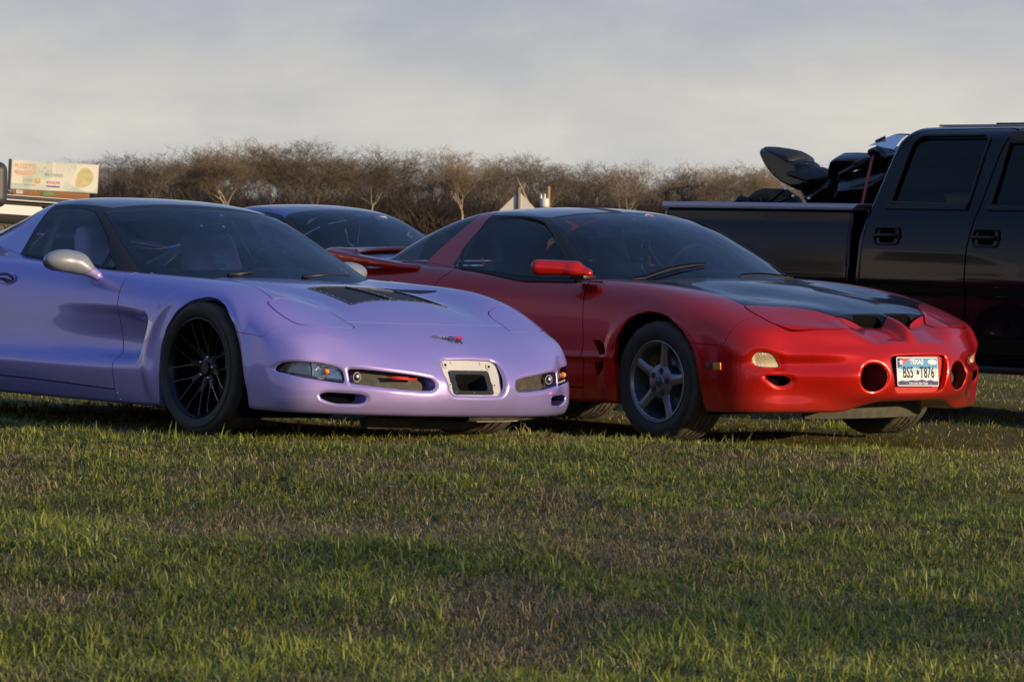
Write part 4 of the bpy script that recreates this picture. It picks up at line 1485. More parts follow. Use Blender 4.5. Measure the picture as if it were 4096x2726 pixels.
    for q in (mirror(hv), hv):
        m3obj('side_vent_mesh', offset(q, -.004), M_NET, hood_o)
    # ---- nose fittings
    def inset(m, d):
        return offset(m, -d)
    # turn signal / fog cluster
    M_REF = mat('lamp_reflector', (.70, .70, .68), .16, metal=.9, bump=(55, .8, .006))
    M_AMB = mat('amber_bulb', (.9, .30, .03), .25, coat=.6)
    M_LED = mat('lamp_strip', (.45, .45, .44), .35, bump=(200, 1.0, .003))
    for sgn, q in ((-1, mirror(fog)), (1, fog)):
        hs = m3obj('turn_signal', flange(inset(q, .045), -.044), M_BLACK, root)
        sz = q.V[:, 2]; sy = np.abs(q.V[:, 1])
        lowline = .316 + (sy - .667) * .115
        ref = clip(inset(q, .034), np.minimum(sz - lowline, np.minimum(sy - .672, .87 - sy)))
        f_out = clip(ref, np.abs(ref.V[:, 1]) - .775)
        f_in = clip(ref, .770 - np.abs(ref.V[:, 1]))
        m3obj('outer_reflector', f_out, mat('grey_reflector', (.42, .41, .39), .3, metal=.8, bump=(70, .6, .004)), hs)
        m3obj('inner_reflector', f_in, M_REF, hs)
        st = clip(inset(q, .012), np.minimum(lowline - .004 - sz, sz - lowline + .012))
        m3obj('light_strip', st, M_LED, hs)
        bm = bmesh.new()
        c = np.array([.838 - .03, sgn * .738, .350])
        bmesh.ops.create_uvsphere(bm, u_segments=14, v_segments=8, radius=.014, matrix=Matrix.Translation(c) @ Matrix.Diagonal((1.5, 1, 1, 1)))
        bm_obj('amber_bulb', bm, M_AMB, hs, True)
        m3obj('lens', inset(q, .003), M_LENS, hs)
        # intake: painted tunnel, dark backing, round lamp
        q2 = intk if sgn > 0 else mirror(intk)
        fl = flange(offset(q2, 0.0), .075, direction=(-1, 0, 0))
        tun = M3(fl.V, fl.N, fl.T[len(q2.T):])
        m3obj('intake_duct', compact(tun), P_PURP, root)
        bk = m3obj('intake_back', M3(q2.V + np.array([-.072, 0, 0]), q2.N, q2.T), mat('dusty_dark_plastic', (.035, .032, .026), .7, noise=(30, (.07, .06, .045), .45, .7)), root)
        lm = lathe('lamp', [(0, .012), (.012, .010), (.018, .003), (.020, 0), (.023, 0), (.023, -.05), (0, -.05)], M_STEEL, bk, 24, 'x')
        lm.location = (.872 if sgn < 0 else .865, sgn * .60, .328)
        gl = lathe('lamp_glass', [(0, .017), (.011, .013), (.019, .004)], M_LENS, lm, 20, 'x')
        q3 = duc if sgn > 0 else mirror(duc)
        fl = flange(q3, .09, direction=(-1, 0, 0))
        m3obj('brake_duct', compact(M3(fl.V, fl.N, fl.T[len(q3.T):])), P_PURP, root)
        m3obj('brake_duct_back', M3(q3.V + np.array([-.085, 0, 0]), q3.N, q3.T), M_VOID, root)
    tube('tow_strap', [(.955, -.46, .326), (.975, -.40, .327), (.985, -.33, .325)], .006, mat('red_strap', (.5, .02, .01), .5), root, 6)
    tube('tow_strap', [(.94, -.47, .334), (.97, -.37, .332)], .004, mat('red_strap', (.5, .02, .01), .5), root, 6)
    # licence pocket: bare white backing with a black ram air box
    L_ = full(lic)
    M_WHITEP = mat('bare_white_panel', (.50, .50, .52), .45, noise=(22, (.26, .25, .24), .62, .80))
    fl = flange(L_, .022, direction=(-1, 0, 0))
    m3obj('plate_pocket', compact(M3(fl.V, fl.N, fl.T[len(L_.T):])), P_PURP, root)
    # flat slanted backing plate
    x_of = lambda z: 1.030 - (z - .25) * .50
    ply = np.array([(p[0], p[1]) for p in LIC])
    bm = bmesh.new()
    vs = [bm.verts.new((x_of(p[1]) - .002, p[0] * .995, p[1])) for p in ply]
    es = [bm.edges.new((vs[i], vs[(i + 1) % len(vs)])) for i in range(len(vs))]
    hl = round_poly([(-.102, -.050), (.102, -.050), (.102, .050), (-.102, .050)], .014, 4)
    hv_ = [bm.verts.new((x_of(.308 + p[1]) - .002, p[0] - .008, .308 + p[1])) for p in hl]
    es += [bm.edges.new((hv_[i], hv_[(i + 1) % len(hv_)])) for i in range(len(hv_))]
    bmesh.ops.triangle_fill(bm, edges=es, use_beauty=True)
    bmesh.ops.recalc_face_normals(bm, faces=bm.faces)
    if list(bm.faces)[0].normal.x < 0:
        bmesh.ops.reverse_faces(bm, faces=bm.faces)
    r = bmesh.ops.extrude_face_region(bm, geom=list(bm.faces)); bmesh.ops.translate(bm, vec=(-.01, 0, 0), verts=[v for v in r['geom'] if isinstance(v, bmesh.types.BMVert)])
    plate = bm_obj('backing_panel', bm, M_WHITEP, root)
    tilt = Vector((-.5, 0, 1)).normalized()
    nrm = Vector((1, 0, .5)).normalized()
    def PM(y, z, lift=0.0):
        return frame_M(Vector((x_of(z), y, z)) + nrm * lift, (0, 1, 0), tilt)
    M_FRM = mat('black_box_frame', (.02, .021, .024), .38)
    # frame plate with an opening, built as a ring
    cz = .312
    out_ = round_poly([(-.122, -.062), (.122, -.062), (.122, .062), (-.122, .062)], .014, 4)
    inn_ = round_poly([(-.093, -.043), (.093, -.043), (.093, .043), (-.093, .043)], .020, 4)
    def ringmesh(name, A, Bp, z1, z2, zi, m, parent, M):
        bm = bmesh.new(); n = len(A)
        a0 = [bm.verts.new((p[0], p[1], 0)) for p in A]; a1 = [bm.verts.new((p[0], p[1], z1)) for p in A]
        b1 = [bm.verts.new((p[0], p[1], z2)) for p in Bp]; b0 = [bm.verts.new((p[0] * .86, p[1] * .86, zi)) for p in Bp]
        for i in range(n):
            j = (i + 1) % n
            bm.faces.new((a0[i], a0[j], a1[j], a1[i])); bm.faces.new((a1[i], a1[j], b1[j], b1[i])); bm.faces.new((b1[i], b1[j], b0[j], b0[i]))
        bmesh.ops.transform(bm, matrix=M, verts=bm.verts)
        return bm_obj(name, bm, m, parent, smooth=True, angle=40), [tuple(M @ Vector((p[0] * .86, p[1] * .86, zi))) for p in Bp]
    MF = PM(-.008, cz)
    fr_o, backp = ringmesh('air_box_frame', out_, inn_, .007, .005, -.10, M_FRM, root, MF)
    bm = bmesh.new(); bm.faces.new([bm.verts.new(p) for p in backp]); bm_obj('air_box_back', bm, M_VOID, fr_o)
    an = np.linspace(0, 2 * np.pi, 25)
    hp = [MF @ Vector((-.045 + .026 * math.cos(a), -.008 + .026 * math.sin(a), -.085)) for a in an]
    tube('air_hose', hp, .0025, M_STEEL, fr_o, 6)
    for u_, v_ in ((-.108, .050), (0, .052), (.108, .050), (-.108, -.050), (0, -.052), (.108, -.050)):
        s_ = lathe('screw', [(0, .003), (.003, .0025), (.0045, .0)], M_CHROME, fr_o, 10, 'z'); s_.matrix_local = MF @ Matrix.Translation((u_, v_, .0065))
    for u_, v_ in ((-.140, .393), (.128, .388)):
        s_ = lathe('fastener_hole', [(0, -.012), (.007, -.012), (.007, .004), (.015, .004), (.017, 0)], M_WHITEP, plate, 20, 'z'); s_.matrix_local = PM(u_, v_, 0)
        s2 = lathe('fastener_hole', [(0, .0), (.0075, .0)], M_VOID, plate, 14, 'z'); s2.matrix_local = PM(u_, v_, .0046)
    for u_, v_ in ((-.095, .405), (.086, .402)):
        s_ = lathe('plug', [(0, .003), (.008, .002), (.009, 0)], M_WHITEP, plate, 16, 'z'); s_.matrix_local = PM(u_, v_, 0)
    for u_ in (-.146, .130):
        s_ = box('clip_bracket', (.022, .022, .006), (0, 0, 0), M_WHITEP, plate, bevel=.002); s_.matrix_local = PM(u_, .300, .003)
        s2 = lathe('clip_hole', [(0, .0), (.004, .0)], M_VOID, plate, 10, 'z'); s2.matrix_local = PM(u_, .300, .0072)
    # nose emblem: two crossed flags in a ring
    hit = surf_pts(full(body0), [(-.002, .512)], 'x')[0]
    eo, en = Vector(hit[0]), Vector(hit[1])
    EM = frame_M(eo + en * .002, (0, 1, 0), (-1, 0, .6))
    M_EB = mat('emblem_black', (.012, .012, .014), .2, coat=1); M_EW = mat('emblem_silver', (.7, .7, .7), .25, metal=.6); M_ER = mat('emblem_red', (.55, .01, .015), .25, coat=1)
    emb = flat('emblem', spline_pts([(-.115, .020), (-.07, .022), (-.03, .018), (-.018, .006), (-.03, -.004), (-.06, .006)], 4), M_EB, root, EM, .003)
    rg = [EM @ Vector((.030 * math.cos(a) + .0, .022 * math.sin(a) - .004, .003)) for a in np.linspace(0, 2 * np.pi, 29)]
    tube('emblem_ring', rg, .0028, M_EB, emb, 6)
    flat('red_flag', [(.012, .004), (.030, .020), (.068, .022), (.062, .002), (.045, -.002)], M_ER, emb, EM @ Matrix.Translation((0, 0, .003)), .0025)
    for a_, b_ in ((-.082, .019), (-.064, .016), (-.048, .014), (-.034, .010), (-.072, .0145), (-.054, .010)):
        flat('flag_check', [(a_, b_), (a_ + .009, b_ + .001), (a_ + .008, b_ + .006), (a_ - .001, b_ + .005)], M_EW, emb, EM @ Matrix.Translation((0, 0, .003)), .001)
    for p, q in (((-.012, .002), (.040, -.034)), ((.062, .004), (.014, -.030))):
        tube('flag_staff', [EM @ Vector((p[0], p[1], .003)), EM @ Vector((q[0], q[1], .003))], .0028, M_EB, emb, 6)
    # underside: lower valance, bare metal lip, dark air dam
    P_ = [(.99 - .55 * (y_ / .6) ** 2.4 * .35, y_, .138 - .010 * math.cos(y_ * 2.2)) for y_ in np.linspace(-.62, .62, 21)]
    V_, Fq = [], []
    for i, p in enumerate(P_):
        V_ += [(p[0] - .004, p[1], .162), (p[0] - .006, p[1], p[2] + .006), (p[0] - .03, p[1], p[2] - .006), (p[0] - .30, p[1], p[2] + .0)]
        if i:
            Fq += [((i - 1) * 4 + k, i * 4 + k, i * 4 + k + 1, (i - 1) * 4 + k + 1) for k in range(3)]
    add('valance', mesh_from('valance', V_, Fq, mat('road_worn_plastic', (.045, .040, .030), .8, noise=(18, (.10, .085, .06), .4, .7))), root)
    ribbon('bare_metal_lip', [(p[0] - .020, p[1], .133 - .002 * math.cos(3 * p[1])) for p in P_[4:-4]], [(.96, 0, -.1)] * 13, .012, mat('bare_metal', (.55, .50, .40), .45, metal=.5, noise=(40, (.2, .16, .1), .5, .7)), root)
    box('air_dam', (.06, .66, .055), (.62, -.02, .098), mat('dusty_dark_plastic', (.035, .032, .026), .7), root, bevel=.01)
    # wheel housings
    for s in (-1, 1):
        for xc in (0.06, -2.654):
            V_, Q = lathe_arrays([(.335, -.30), (.335, .24), (.10, .24)], 40)
            V_ = V_ * [1, s * 1.0, 1] + [xc, s * .60 * 1.0, .34]
            V_[:, 1] = s * np.clip(np.abs(V_[:, 1]), .3, .86)
            ok = V_[Q].min(1)[:, 2] > .10
            add('wheel_housing', mesh_from('wheel_housing', V_, Q[ok].copy(), M_VOID), root)
    # ---- wheels
    M_RIMB = mat('satin_black_wheel', (.005, .005, .006), .30, coat=.2, spec=.3)
    tyre_me = make_tyre(.318, .262, .236, n=126, groove=(.30, .52, .74), gd=.006, step=9)
    rimp = [(.240, -.118), (.243, -.122), (.236, -.124), (.229, -.118), (.224, -.100), (.218, -.085), (.214, -.02), (.205, .05), (.212, .10), (.238, .118)]
    V_, Q = lathe_arrays(rimp, 72)
    rim_me = mesh_from('wheel', V_, Q, M_RIMB); rim_me.set_sharp_from_angle(angle=R(40))
    bm = bmesh.new()
    bar_bm(bm, [(.030, -.062, 0), (.075, -.070, 0), (.115, -.079, 0)], [.040, .040, .036], [.035, .035, .03])
    for s in (-1, 1):
        bar_bm(bm, [(.095, -.075, s * .008), (.135, -.087, s * .020), (.180, -.102, s * .040), (.226, -.112, s * .054)], [.018, .013, .011, .014], [.028, .026, .024, .02])
    bmesh.ops.recalc_face_normals(bm, faces=bm.faces)
    sp_me = bpy.data.meshes.new('spoke'); bm.to_mesh(sp_me); bm.free(); sp_me.materials.append(M_RIMB)
    sp_me.polygons.foreach_set('use_smooth', np.ones(len(sp_me.polygons), bool)); sp_me.set_sharp_from_angle(angle=R(35))
    V_, Q = lathe_arrays([(0, -.078), (.030, -.078), (.034, -.072), (.034, -.066), (.060, -.064), (.072, -.056), (.072, -.02)], 32)
    hub_me = mesh_from('hub', V_, Q, M_RIMB); hub_me.set_sharp_from_angle(angle=R(35))
    V_, Q = lathe_arrays([(0, -.084), (.006, -.083), (.0085, -.078), (.0085, -.06)], 12)
    nut_me = mesh_from('lug_nut', V_, Q, M_CHROME)
    V_, Q = lathe_arrays([(.06, -.01), (.165, -.01), (.165, .012), (.06, .012)], 48)
    disc_me = mesh_from('brake_disc', V_, Q, M_STEEL)
    cal_me = box('caliper', (.09, .07, .16), (0, 0, 0), mat('red_caliper', (.25, .015, .01), .4), None, bevel=.02)
    cal_data = cal_me.data; bpy.data.objects.remove(cal_me)
    for s, xc, ysh in ((-1, 0, .905), (1, 0, .955), (-1, -2.654, .93), (1, -2.654, .93)):
        w = add('wheel', rim_me, root)
        w.location = (xc, s * (ysh - .131), .326)
        w.rotation_euler = (0, R(11) if xc == 0 else R(40), math.pi if s > 0 else 0)
        add('tyre', tyre_me, w)
        for k in range(8):
            so = add('spoke', sp_me, w); so.rotation_euler = (0, 2 * math.pi * k / 8, 0)
        add('hub', hub_me, w)
        for k in range(5):
            a = 2 * math.pi * k / 5 + .3
            n_ = add('lug_nut', nut_me, w); n_.location = (.052 * math.cos(a), .008, .052 * math.sin(a))
        add('brake_disc', disc_me, w)
        c_ = add('caliper', cal_data, w); c_.location = (-.14, 0, .02)
    # ---- greenhouse
    g = iso_mesh(vette_green, (-3.15, -.03, .62), (-.30, .86, 1.22), .0135)
    g = clip(g, g.V[:, 1])
    g = clip(g, g.V[:, 2] - .72)
    g = clip(g, vette_body(*g.V.T) - .001)
    wtop = lambda y: -1.285 - .19 * y * y
    pil = lambda x: np.interp(x, [-1.40, -1.27, -1.06, -.81, -.5], [.530, .578, .645, .700, .735])
    def zn(m):
        x, y, z = m.V.T
        return x, y, z
    topish = lambda m: m.N[:, 2] > .35
    x, y, z = zn(g)
    wsf = np.minimum(x - wtop(y) - .012, pil(x) - y)
    ws, g = split(g, wsf, .002)
    x, y, z = zn(g)
    SW = round_poly([(-1.750, .80), (-1.79, .93), (-1.792, 1.04), (-1.775, 1.068), (-1.68, 1.078), (-1.52, 1.079), (-1.385, 1.066), (-1.275, 1.022), (-1.115, .938), (-1.020, .868), (-.985, .60)], .01)
    swf = np.where((y > .45) & (g.N[:, 1] > .3), np.minimum(sdf_poly(SW, x, z), vette_body(x, y, z) - .012), -1)
    sw, g = split(g, swf, .002)
    x, y, z = zn(g)
    QW = [(-1.000, .850), (-.970, .60), (-.78, .60), (-.90, .79)]
    qf = np.where(y > .45, np.minimum(sdf_poly(QW, x, z), vette_body(x, y, z) - .012), -1)
    qw, g = split(g, qf, .002)
    x, y, z = zn(g)
    ROOF = [(-1.805, -.2), (-1.805, .7), (-1.3, .9), (-.9, .9), (-.9, -.2)]
    RW_ = [(-1.93, -.2), (-1.945, .42), (-2.05, .57), (-2.2, .60), (-2.6, .56), (-2.95, .45), (-2.98, -.2)]
    rf = np.where(g.N[:, 2] > .2, sdf_poly(RW_, x, y), -1)
    rw, g = split(g, rf, .003)
    x, y, z = zn(g)
    blk, halo = split(g, x + 1.805, .006)
    x, y, z = zn(blk)
    # black roof panel above the side rail, black pillars and rail below
    sm = sdf_poly([(-1.9, -.2), (-1.9, .545), (-1.6, .548), (-1.42, .53), (-1.345, .49), (-1.335, -.2)], x, y)
    roof, pill = split(blk, sm, .005)
    M_ROOF = mat('black_roof_paint', (.014, .015, .018), .18, coat=1.0)
    mid('roof_panel', roof, M_ROOF, root, .010)
    both('window_pillar', pill, M_TRIM, root, .02)
    mid('rear_halo', halo, P_PURP, root, .02)
    m3obj('windshield', full(ws), M_VGLASS, root)
    brd = clip(offset(ws, -.003), -np.minimum(np.minimum(ws.V[:, 0] - wtop(ws.V[:, 1]) - .03, pil(ws.V[:, 0]) - ws.V[:, 1] - np.interp(ws.V[:, 0], [-1.3, -.9], [.022, .055])), vette_body(*ws.V.T) - .035))
    m3obj('windshield_border', full(brd), M_BLACK, root)
    for nm, q in (('side_window', sw), ('quarter_window', qw)):
        for qq in (mirror(q), q):
            m3obj(nm, qq, M_SIDEGL, root)
    m3obj('rear_window', full(rw), M_SIDEGL, root)
    # mirrors, side and far side
    M_SILV = paint('grey_mirror_paint', (.22, .24, .28), (.20, .22, .27), rough=.42, metal=.1, dirt=0)
    for s in (-1, 1):
        def fm(X, Yy, Zz):
            a = X + 1.005; b = s * Yy; c = Zz - .795
            h_ = e_ell(a, b, c, (-.02, 1.010, .018), (.062, .100, .050))
            h_ = smin(h_, e_ell(a, b, c, (.0, .955, .010), (.055, .085, .046)), .05)
            back = -(a + .055)                     # flat glass side at the rear
            h_ = smax(h_, back, .015)
            return smin(h_, e_cap(a, b, c, (.03, .93, -.005), (.085, .865, -.052), .036, .026), .05)
        mm = iso_mesh(fm, (-1.15, .80 if s > 0 else -1.18, .68), (-.85, 1.18 if s > 0 else -.80, .90), .010)
        foot, head = split(mm, (.862 * .62 + .765 * .9 + .028) - (s * mm.V[:, 1] * .62 + mm.V[:, 2] * .9), .002)
        if s > 0:
            sh_ = np.array([-.10, -.11, -.012]); head.V = head.V + sh_; foot.V = foot.V + sh_
        mo = m3obj('door_mirror', head, M_SILV, root)
        m3obj('mirror_foot', foot, P_PURP, mo)
        gm = lathe('mirror_glass', [(0, 0), (.05, 0)], M_CHROME, mo, 20, 'x'); gm.scale = (1, 2.0, .9); gm.location = (-1.0605 - (.10 if s > 0 else 0), s * 1.0 - (.11 if s > 0 else 0), .80)
    # belt trim, window seals, door handle, wipers
    bt = surf_pts(full(g), [(0, 0)], 'z')
    def on_green(xs, dz):
        out, nn = [], []
        for xx in xs:
            zz = .7
            for zt in np.arange(.72, .95, .002):
                yy = float(vette_gw(np.array([xx]), np.array([zt]))[0])
                if vette_body(np.array([xx]), np.array([yy]), np.array([zt]))[0] > 0:
                    zz = zt; break
            yy = float(vette_gw(np.array([xx]), np.array([zz + dz]))[0])
            out.append((xx, yy, zz + dz)); nn.append((0, .85, .5))
        return np.array(out), np.array(nn)
    P_b, N_b = on_green(np.linspace(-.90, -1.76, 24), .006)
    for s in (-1, 1):
        ribbon('belt_trim', P_b * [1, s, 1], N_b * [1, s, 1], .016, M_TRIM, root, lift=.006, thick=.006)
    hp = surf_pts(full(body0), [(-1.69, .705)], 'y')[0]
    if hp:
        for s in (-1, 1):
            HM = frame_M(Vector((hp[0][0], s * abs(hp[0][1]), hp[0][2])), (1, 0, 0), (0, 0, 1))
            dr = doors[0 if s < 0 else 1]
            an = np.linspace(0, 2 * np.pi, 29)
            tube('handle_surround', [HM @ Vector((.085 * math.cos(a), .030 * math.sin(a), -.002 * s)) for a in an], .005, P_PURP, dr, 8)
            V_, Q = lathe_arrays([(0, 0), (.5, 0), (.95, 0)], 24, 'z')
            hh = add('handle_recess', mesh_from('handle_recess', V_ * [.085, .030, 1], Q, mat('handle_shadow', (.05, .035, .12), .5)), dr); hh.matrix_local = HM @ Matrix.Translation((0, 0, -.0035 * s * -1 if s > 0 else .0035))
            tube('handle_pull', [HM @ Vector((u_, -.006 + .012 * (1 - (u_ / .07) ** 2), (.012 if s < 0 else -.012) * 1)) for u_ in np.linspace(-.07, .07, 9)], [.004, .008, .009, .009, .009, .009, .009, .008, .004], P_PURP, dr, 8)
    for (a_, b_, c_) in (((-.585, -.30), (-.640, -.02), .004), ((-.560, .15), (-.62, .50), .004)):
        pa = surf_pts(full(body0), [a_], 'z')[0]
        if pa is None: continue
        za = pa[0][2] + .012
        bm_ = [(a_[0], a_[1], za), ((a_[0] + b_[0]) / 2 + .02, (a_[1] + b_[1]) / 2, za + .015), (b_[0], b_[1], za + .012)]
        tube('wiper', bm_, [.009, .006, .004], M_BLACK, root, 6)
    # ---- cabin
    box('cabin_floor', (2.3, 1.40, .02), (-1.75, 0, .36), mat('cabin_carpet', (.10, .10, .11), .9), root)
    box('firewall', (.02, 1.38, .44), (-.70, 0, .53), M_INT, root)
    for s in (-1, 1):
        box('door_card', (1.6, .02, .42), (-1.4, s * .76, .56), M_INT, root)
    def fdash(X, Yy, Zz):
        d_ = e_box(X, Yy, Zz, (-.90, 0, .70), (.20, .70, .075), .07)
        return smin(d_, e_ell(X, Yy, Zz, (-1.0, .36, .775), (.14, .20, .045)), .05)
    blob('dashboard', fdash, (-1.25, -.75, .58), (-.65, .75, .86), .025, M_INT, root)
    steering(root, -1.10, .34, .75, mat('steering_rim', (.05, .05, .055), .4))
    M_SEAT = mat('mauve_seat_cloth', (.66, .52, .68), .8, bump=(300, .3, .002))
    for s in (-1, 1):
        so = seat(root, -1.23, s * .34, .28, M_SEAT, .46, tall=.71, headrest=False, name='seat')
        LM = frame_M((-1.545, s * .34, .84), (0, 1, 0), (-.34, 0, 1))
        LM = Matrix.Translation((.02, 0, 0)) @ LM
        M_T1 = mat('seat_print_silver', (.85, .88, .88), .5); M_T2 = mat('seat_print_teal', (.15, .85, .78), .5)
        for a0, a1 in ((.35, 2.9), (3.5, 5.9)):
            tube('seat_logo_ring', [LM @ Vector((.052 * math.cos(a), .052 * math.sin(a) + .0, .002)) for a in np.linspace(a0, a1, 16)], .0032, M_T1, so, 5)
        text('seat_logo', 'NR G', .034, M_T1, so, LM @ Matrix.Translation((0, .018, .004)), bold=.0008, xs=1.35)
        text('seat_logo', 'PRISMA', .036, M_T2, so, LM @ Matrix.Translation((0, -.012, .006)), shear=.2, bold=.0008, xs=1.1)
    M_CAGE = mat('pale_roll_bar', (.75, .77, .74), .4)
    zt = 1.045
    tube('roll_bar', [(-1.86, -.56, .40), (-1.84, -.58, .80), (-1.83, -.50, 1.02), (-1.82, -.40, zt), (-1.82, .40, zt), (-1.83, .50, 1.02), (-1.84, .58, .80), (-1.86, .56, .40)], .021, M_CAGE, root, 10)
    tube('roll_bar', [(-1.84, -.55, .50), (-1.82, .48, .98)], .019, M_CAGE, root, 10)
    tube('roll_bar', [(-1.84, .50, .66), (-1.84, -.50, .66)], .019, M_CAGE, root, 10)
    for s in (-1, 1):
        tube('roll_bar', [(-1.83, s * .45, 1.02), (-2.6, s * .48, .60)], .019, M_CAGE, root, 10)
    def fmir(X, Yy, Zz):
        return e_box(X, Yy, Zz, (-1.20, .02, 1.005), (.018, .115, .032), .018)
    blob('rear_view_mirror', fmir, (-1.25, -.12, .95), (-1.16, .16, 1.05), .010, mat('grey_housing', (.10, .10, .105), .5), root)
    for s in (-1, 1):
        lathe('visor_lamp', [(0, .01), (.012, .006), (.016, 0)], M_CHROME, root, 12, 'x').location = (-1.17, .02 + s * .07, 1.006)
    mo_ = tube('mirror_stalk', [(-1.19, .02, 1.03), (-1.21, .02, 1.065)], .010, M_BLACK, root, 8)
    # tail: four round lamps
    for s in (-1, 1):
        for yy in (.33, .62):
            t_ = lathe('tail_lamp', [(0, -.012), (.05, -.008), (.065, 0)], mat('red_lens', (.4, .01, .01), .15, coat=1), root, 24, 'x'); t_.location = (-3.475 + .10 * (yy / .9) ** 2.5, s * yy, .66)
    # screws behind the front wheel
    for a_, b_ in ((-.645, .170), (-.62, .140)):
        hh = surf_pts(full(body0), [(a_, b_)], 'y')[0]
        if hh is not None:
            s_ = lathe('screw', [(0, -.003), (.004, -.002), (.005, 0)], M_CHROME, root, 10, 'y'); s_.location = tuple(hh[0])
    return root
build_vette()
# ------------------------------------------------------------------ red coupe with a black hood
BMW_ = Matrix(((0.6364, 0.7711, -0.0191, 1.4561), (-0.7712, 0.6366, 0.0074, 21.789), (0.0179, 0.01, 0.9998, -0.0784), (0, 0, 0, 1)))
P_RED = paint('candy_red_paint', (.68, .014, .007), (.26, .006, .007), rough=.28, metal=.45, coat=.65, dirt=.45)
P_HOODB = mat('black_hood_paint', (.006, .006, .008), .18, coat=.65, spec=.1, noise=(6, (.016, .016, .018), .4, .7))
def build_bird():
    root = thing('red_coupe', 'red sports coupe with a black hood and roof and a white and blue licence plate', 'sports car', mw=BMW_)
    body = car_shell(bird_body, (-3.75, -.03, .10), (1.16, 1.02, 1.02), .0135)
    X, Y, Z = body.V.T
    body = refine(body, (X > .60) & (Z < .70), bird_body)
    body0 = body
    ARCH = round_poly([(-.305, -.1), (-.300, .28), (-.310, .45), (-.285, .56), (-.214, .648), (-.14, .688), (-.05, .705), (.04, .697), (.12, .675), (.244, .605), (.315, .52), (.352, .43), (.385, .28), (.398, .15), (.40, -.1)], .02)
    ARCHR = [(-2.57 + .385 * math.cos(a), .345 + .375 * math.sin(a)) for a in np.linspace(-.6, math.pi + .6, 40)]
    def archf(m):
        x, y, z = m.V.T
        return np.where(y > .45, -np.maximum(sdf_poly(ARCH, x, z), sdf_poly(ARCHR, x, z)), 1.0)
    body = clip(body, archf(body))
    inner = offset(body, -.024)
    for k, (m, zc) in enumerate(((body, .80), (inner, .76))):
        gi = bird_green(*m.V.T)
        f = np.maximum(np.where((m.V[:, 0] < -.38) & (m.V[:, 0] > -2.75), gi, 1.0), zc - m.V[:, 2])
        if k == 0: body = clip(m, f)
        else: inner = clip(m, f)
    HOLE = [(.313 + .077 * math.cos(a), .368 + .075 * math.sin(a)) for a in np.linspace(0, 2 * np.pi, 40)[:-1]]
    SIG = spline_pts([(.830, .468), (.822, .494), (.800, .502), (.768, .495), (.738, .477), (.714, .451), (.704, .427), (.730, .421), (.783, .423), (.817, .433)], 4)
    SLIT = spline_pts([(.790, .373), (.762, .380), (.715, .379), (.685, .370), (.670, .355), (.678, .338), (.700, .326), (.735, .329), (.768, .349)], 4)
    REC = round_poly([(-.205, .47), (-.17, .478), (0, .479), (.17, .478), (.205, .47), (.205, .40), (.178, .300), (.155, .284), (0, .281), (-.155, .284), (-.178, .300), (-.205, .40)], [.02, .02, 0, .02, .02, .03, .03, .02, 0, .02, .03, .03])
    def front(P):
        return lambda m: np.where(m.V[:, 0] > .5, sdf_poly(P, m.V[:, 1], m.V[:, 2]), -1.0)
    def soften(m, P, w, d):
        s = front(P)(m)
        k = np.clip(1 + np.minimum(s, 0) / w, 0, 1)
        m = m.copy(); m.V = m.V - m.N * (d * k * k)[:, None]
        e = 2e-3
        gy = (sdf_poly(P, m.V[:, 1] + e, m.V[:, 2]) - sdf_poly(P, m.V[:, 1] - e, m.V[:, 2])) / (2 * e)
        gz = (sdf_poly(P, m.V[:, 1], m.V[:, 2] + e) - sdf_poly(P, m.V[:, 1], m.V[:, 2] - e)) / (2 * e)
        t = (2 * d / w) * k * (s < .002)
        N = m.N.copy(); N[:, 1] += gy * t; N[:, 2] += gz * t
        m.N = N / np.linalg.norm(N, axis=1)[:, None]
        return m
    nf = clip(body, body.V[:, 0] - .45); rest = clip(body, .45 - body.V[:, 0])
    for P_, w_, d_ in ((HOLE, .018, .008), (SIG, .035, .014), (SLIT, .025, .012), (REC, .014, .005)):
        nf = soften(nf, P_, w_, d_)
    hol, nf = split(nf, front(HOLE)(nf), .001)
    sig, nf = split(nf, front(SIG)(nf), .001)
    sli, nf = split(nf, front(SLIT)(nf), .001)
    rec, nf = split(nf, front(REC)(nf), .001)
    for P_ in (HOLE, SLIT, REC, SIG):
        inner = clip(inner, -(front(P_)(inner) + .006))
    NOS = round_poly([(.795, .035), (.835, .030), (.852, .07), (.850, .13), (.828, .19), (.805, .215), (.79, .20)], .012)
    nos, nf = split(nf, np.where(nf.V[:, 2] > .6, sdf_poly(NOS, nf.V[:, 0], nf.V[:, 1]), -1), .001)
    inner = clip(inner, -np.where(inner.V[:, 2] > .55, sdf_poly(NOS, inner.V[:, 0], inner.V[:, 1]), -1))
    POP = round_poly([(.453, .668), (.505, .590), (.585, .480), (.685, .398), (.795, .327), (.835, .285), (.900, .300), (.926, .365), (.888, .475), (.830, .59), (.785, .66), (.72, .70), (.58, .705), (.50, .695)], [.012, .02, .03, .04, .03, .025, .03, .03, .05, .05, .04, .05, .08, .03])
    HOOD = round_poly([(-1.2, -.3), (-1.2, .66), (-.5, .64), (-.2, .615), (.1, .625), (.306, .64), (.447, .664), (.505, .583), (.58, .470), (.68, .388), (.79, .320), (.812, .22), (.845, .1), (.862, -.3)], [0, 0, .1, .1, .1, .05, .004, .02, .03, .04, .008, .02, .1, 0])
    FAS = round_poly([(.28, -.2), (1.4, -.2), (1.4, .9), (.60, .9), (.597, .70), (.582, .65), (.560, .607), (.543, .549), (.522, .532), (.414, .537), (.28, .545)], [0, 0, 0, 0, .01, .02, .02, .012, .012, .02, 0])
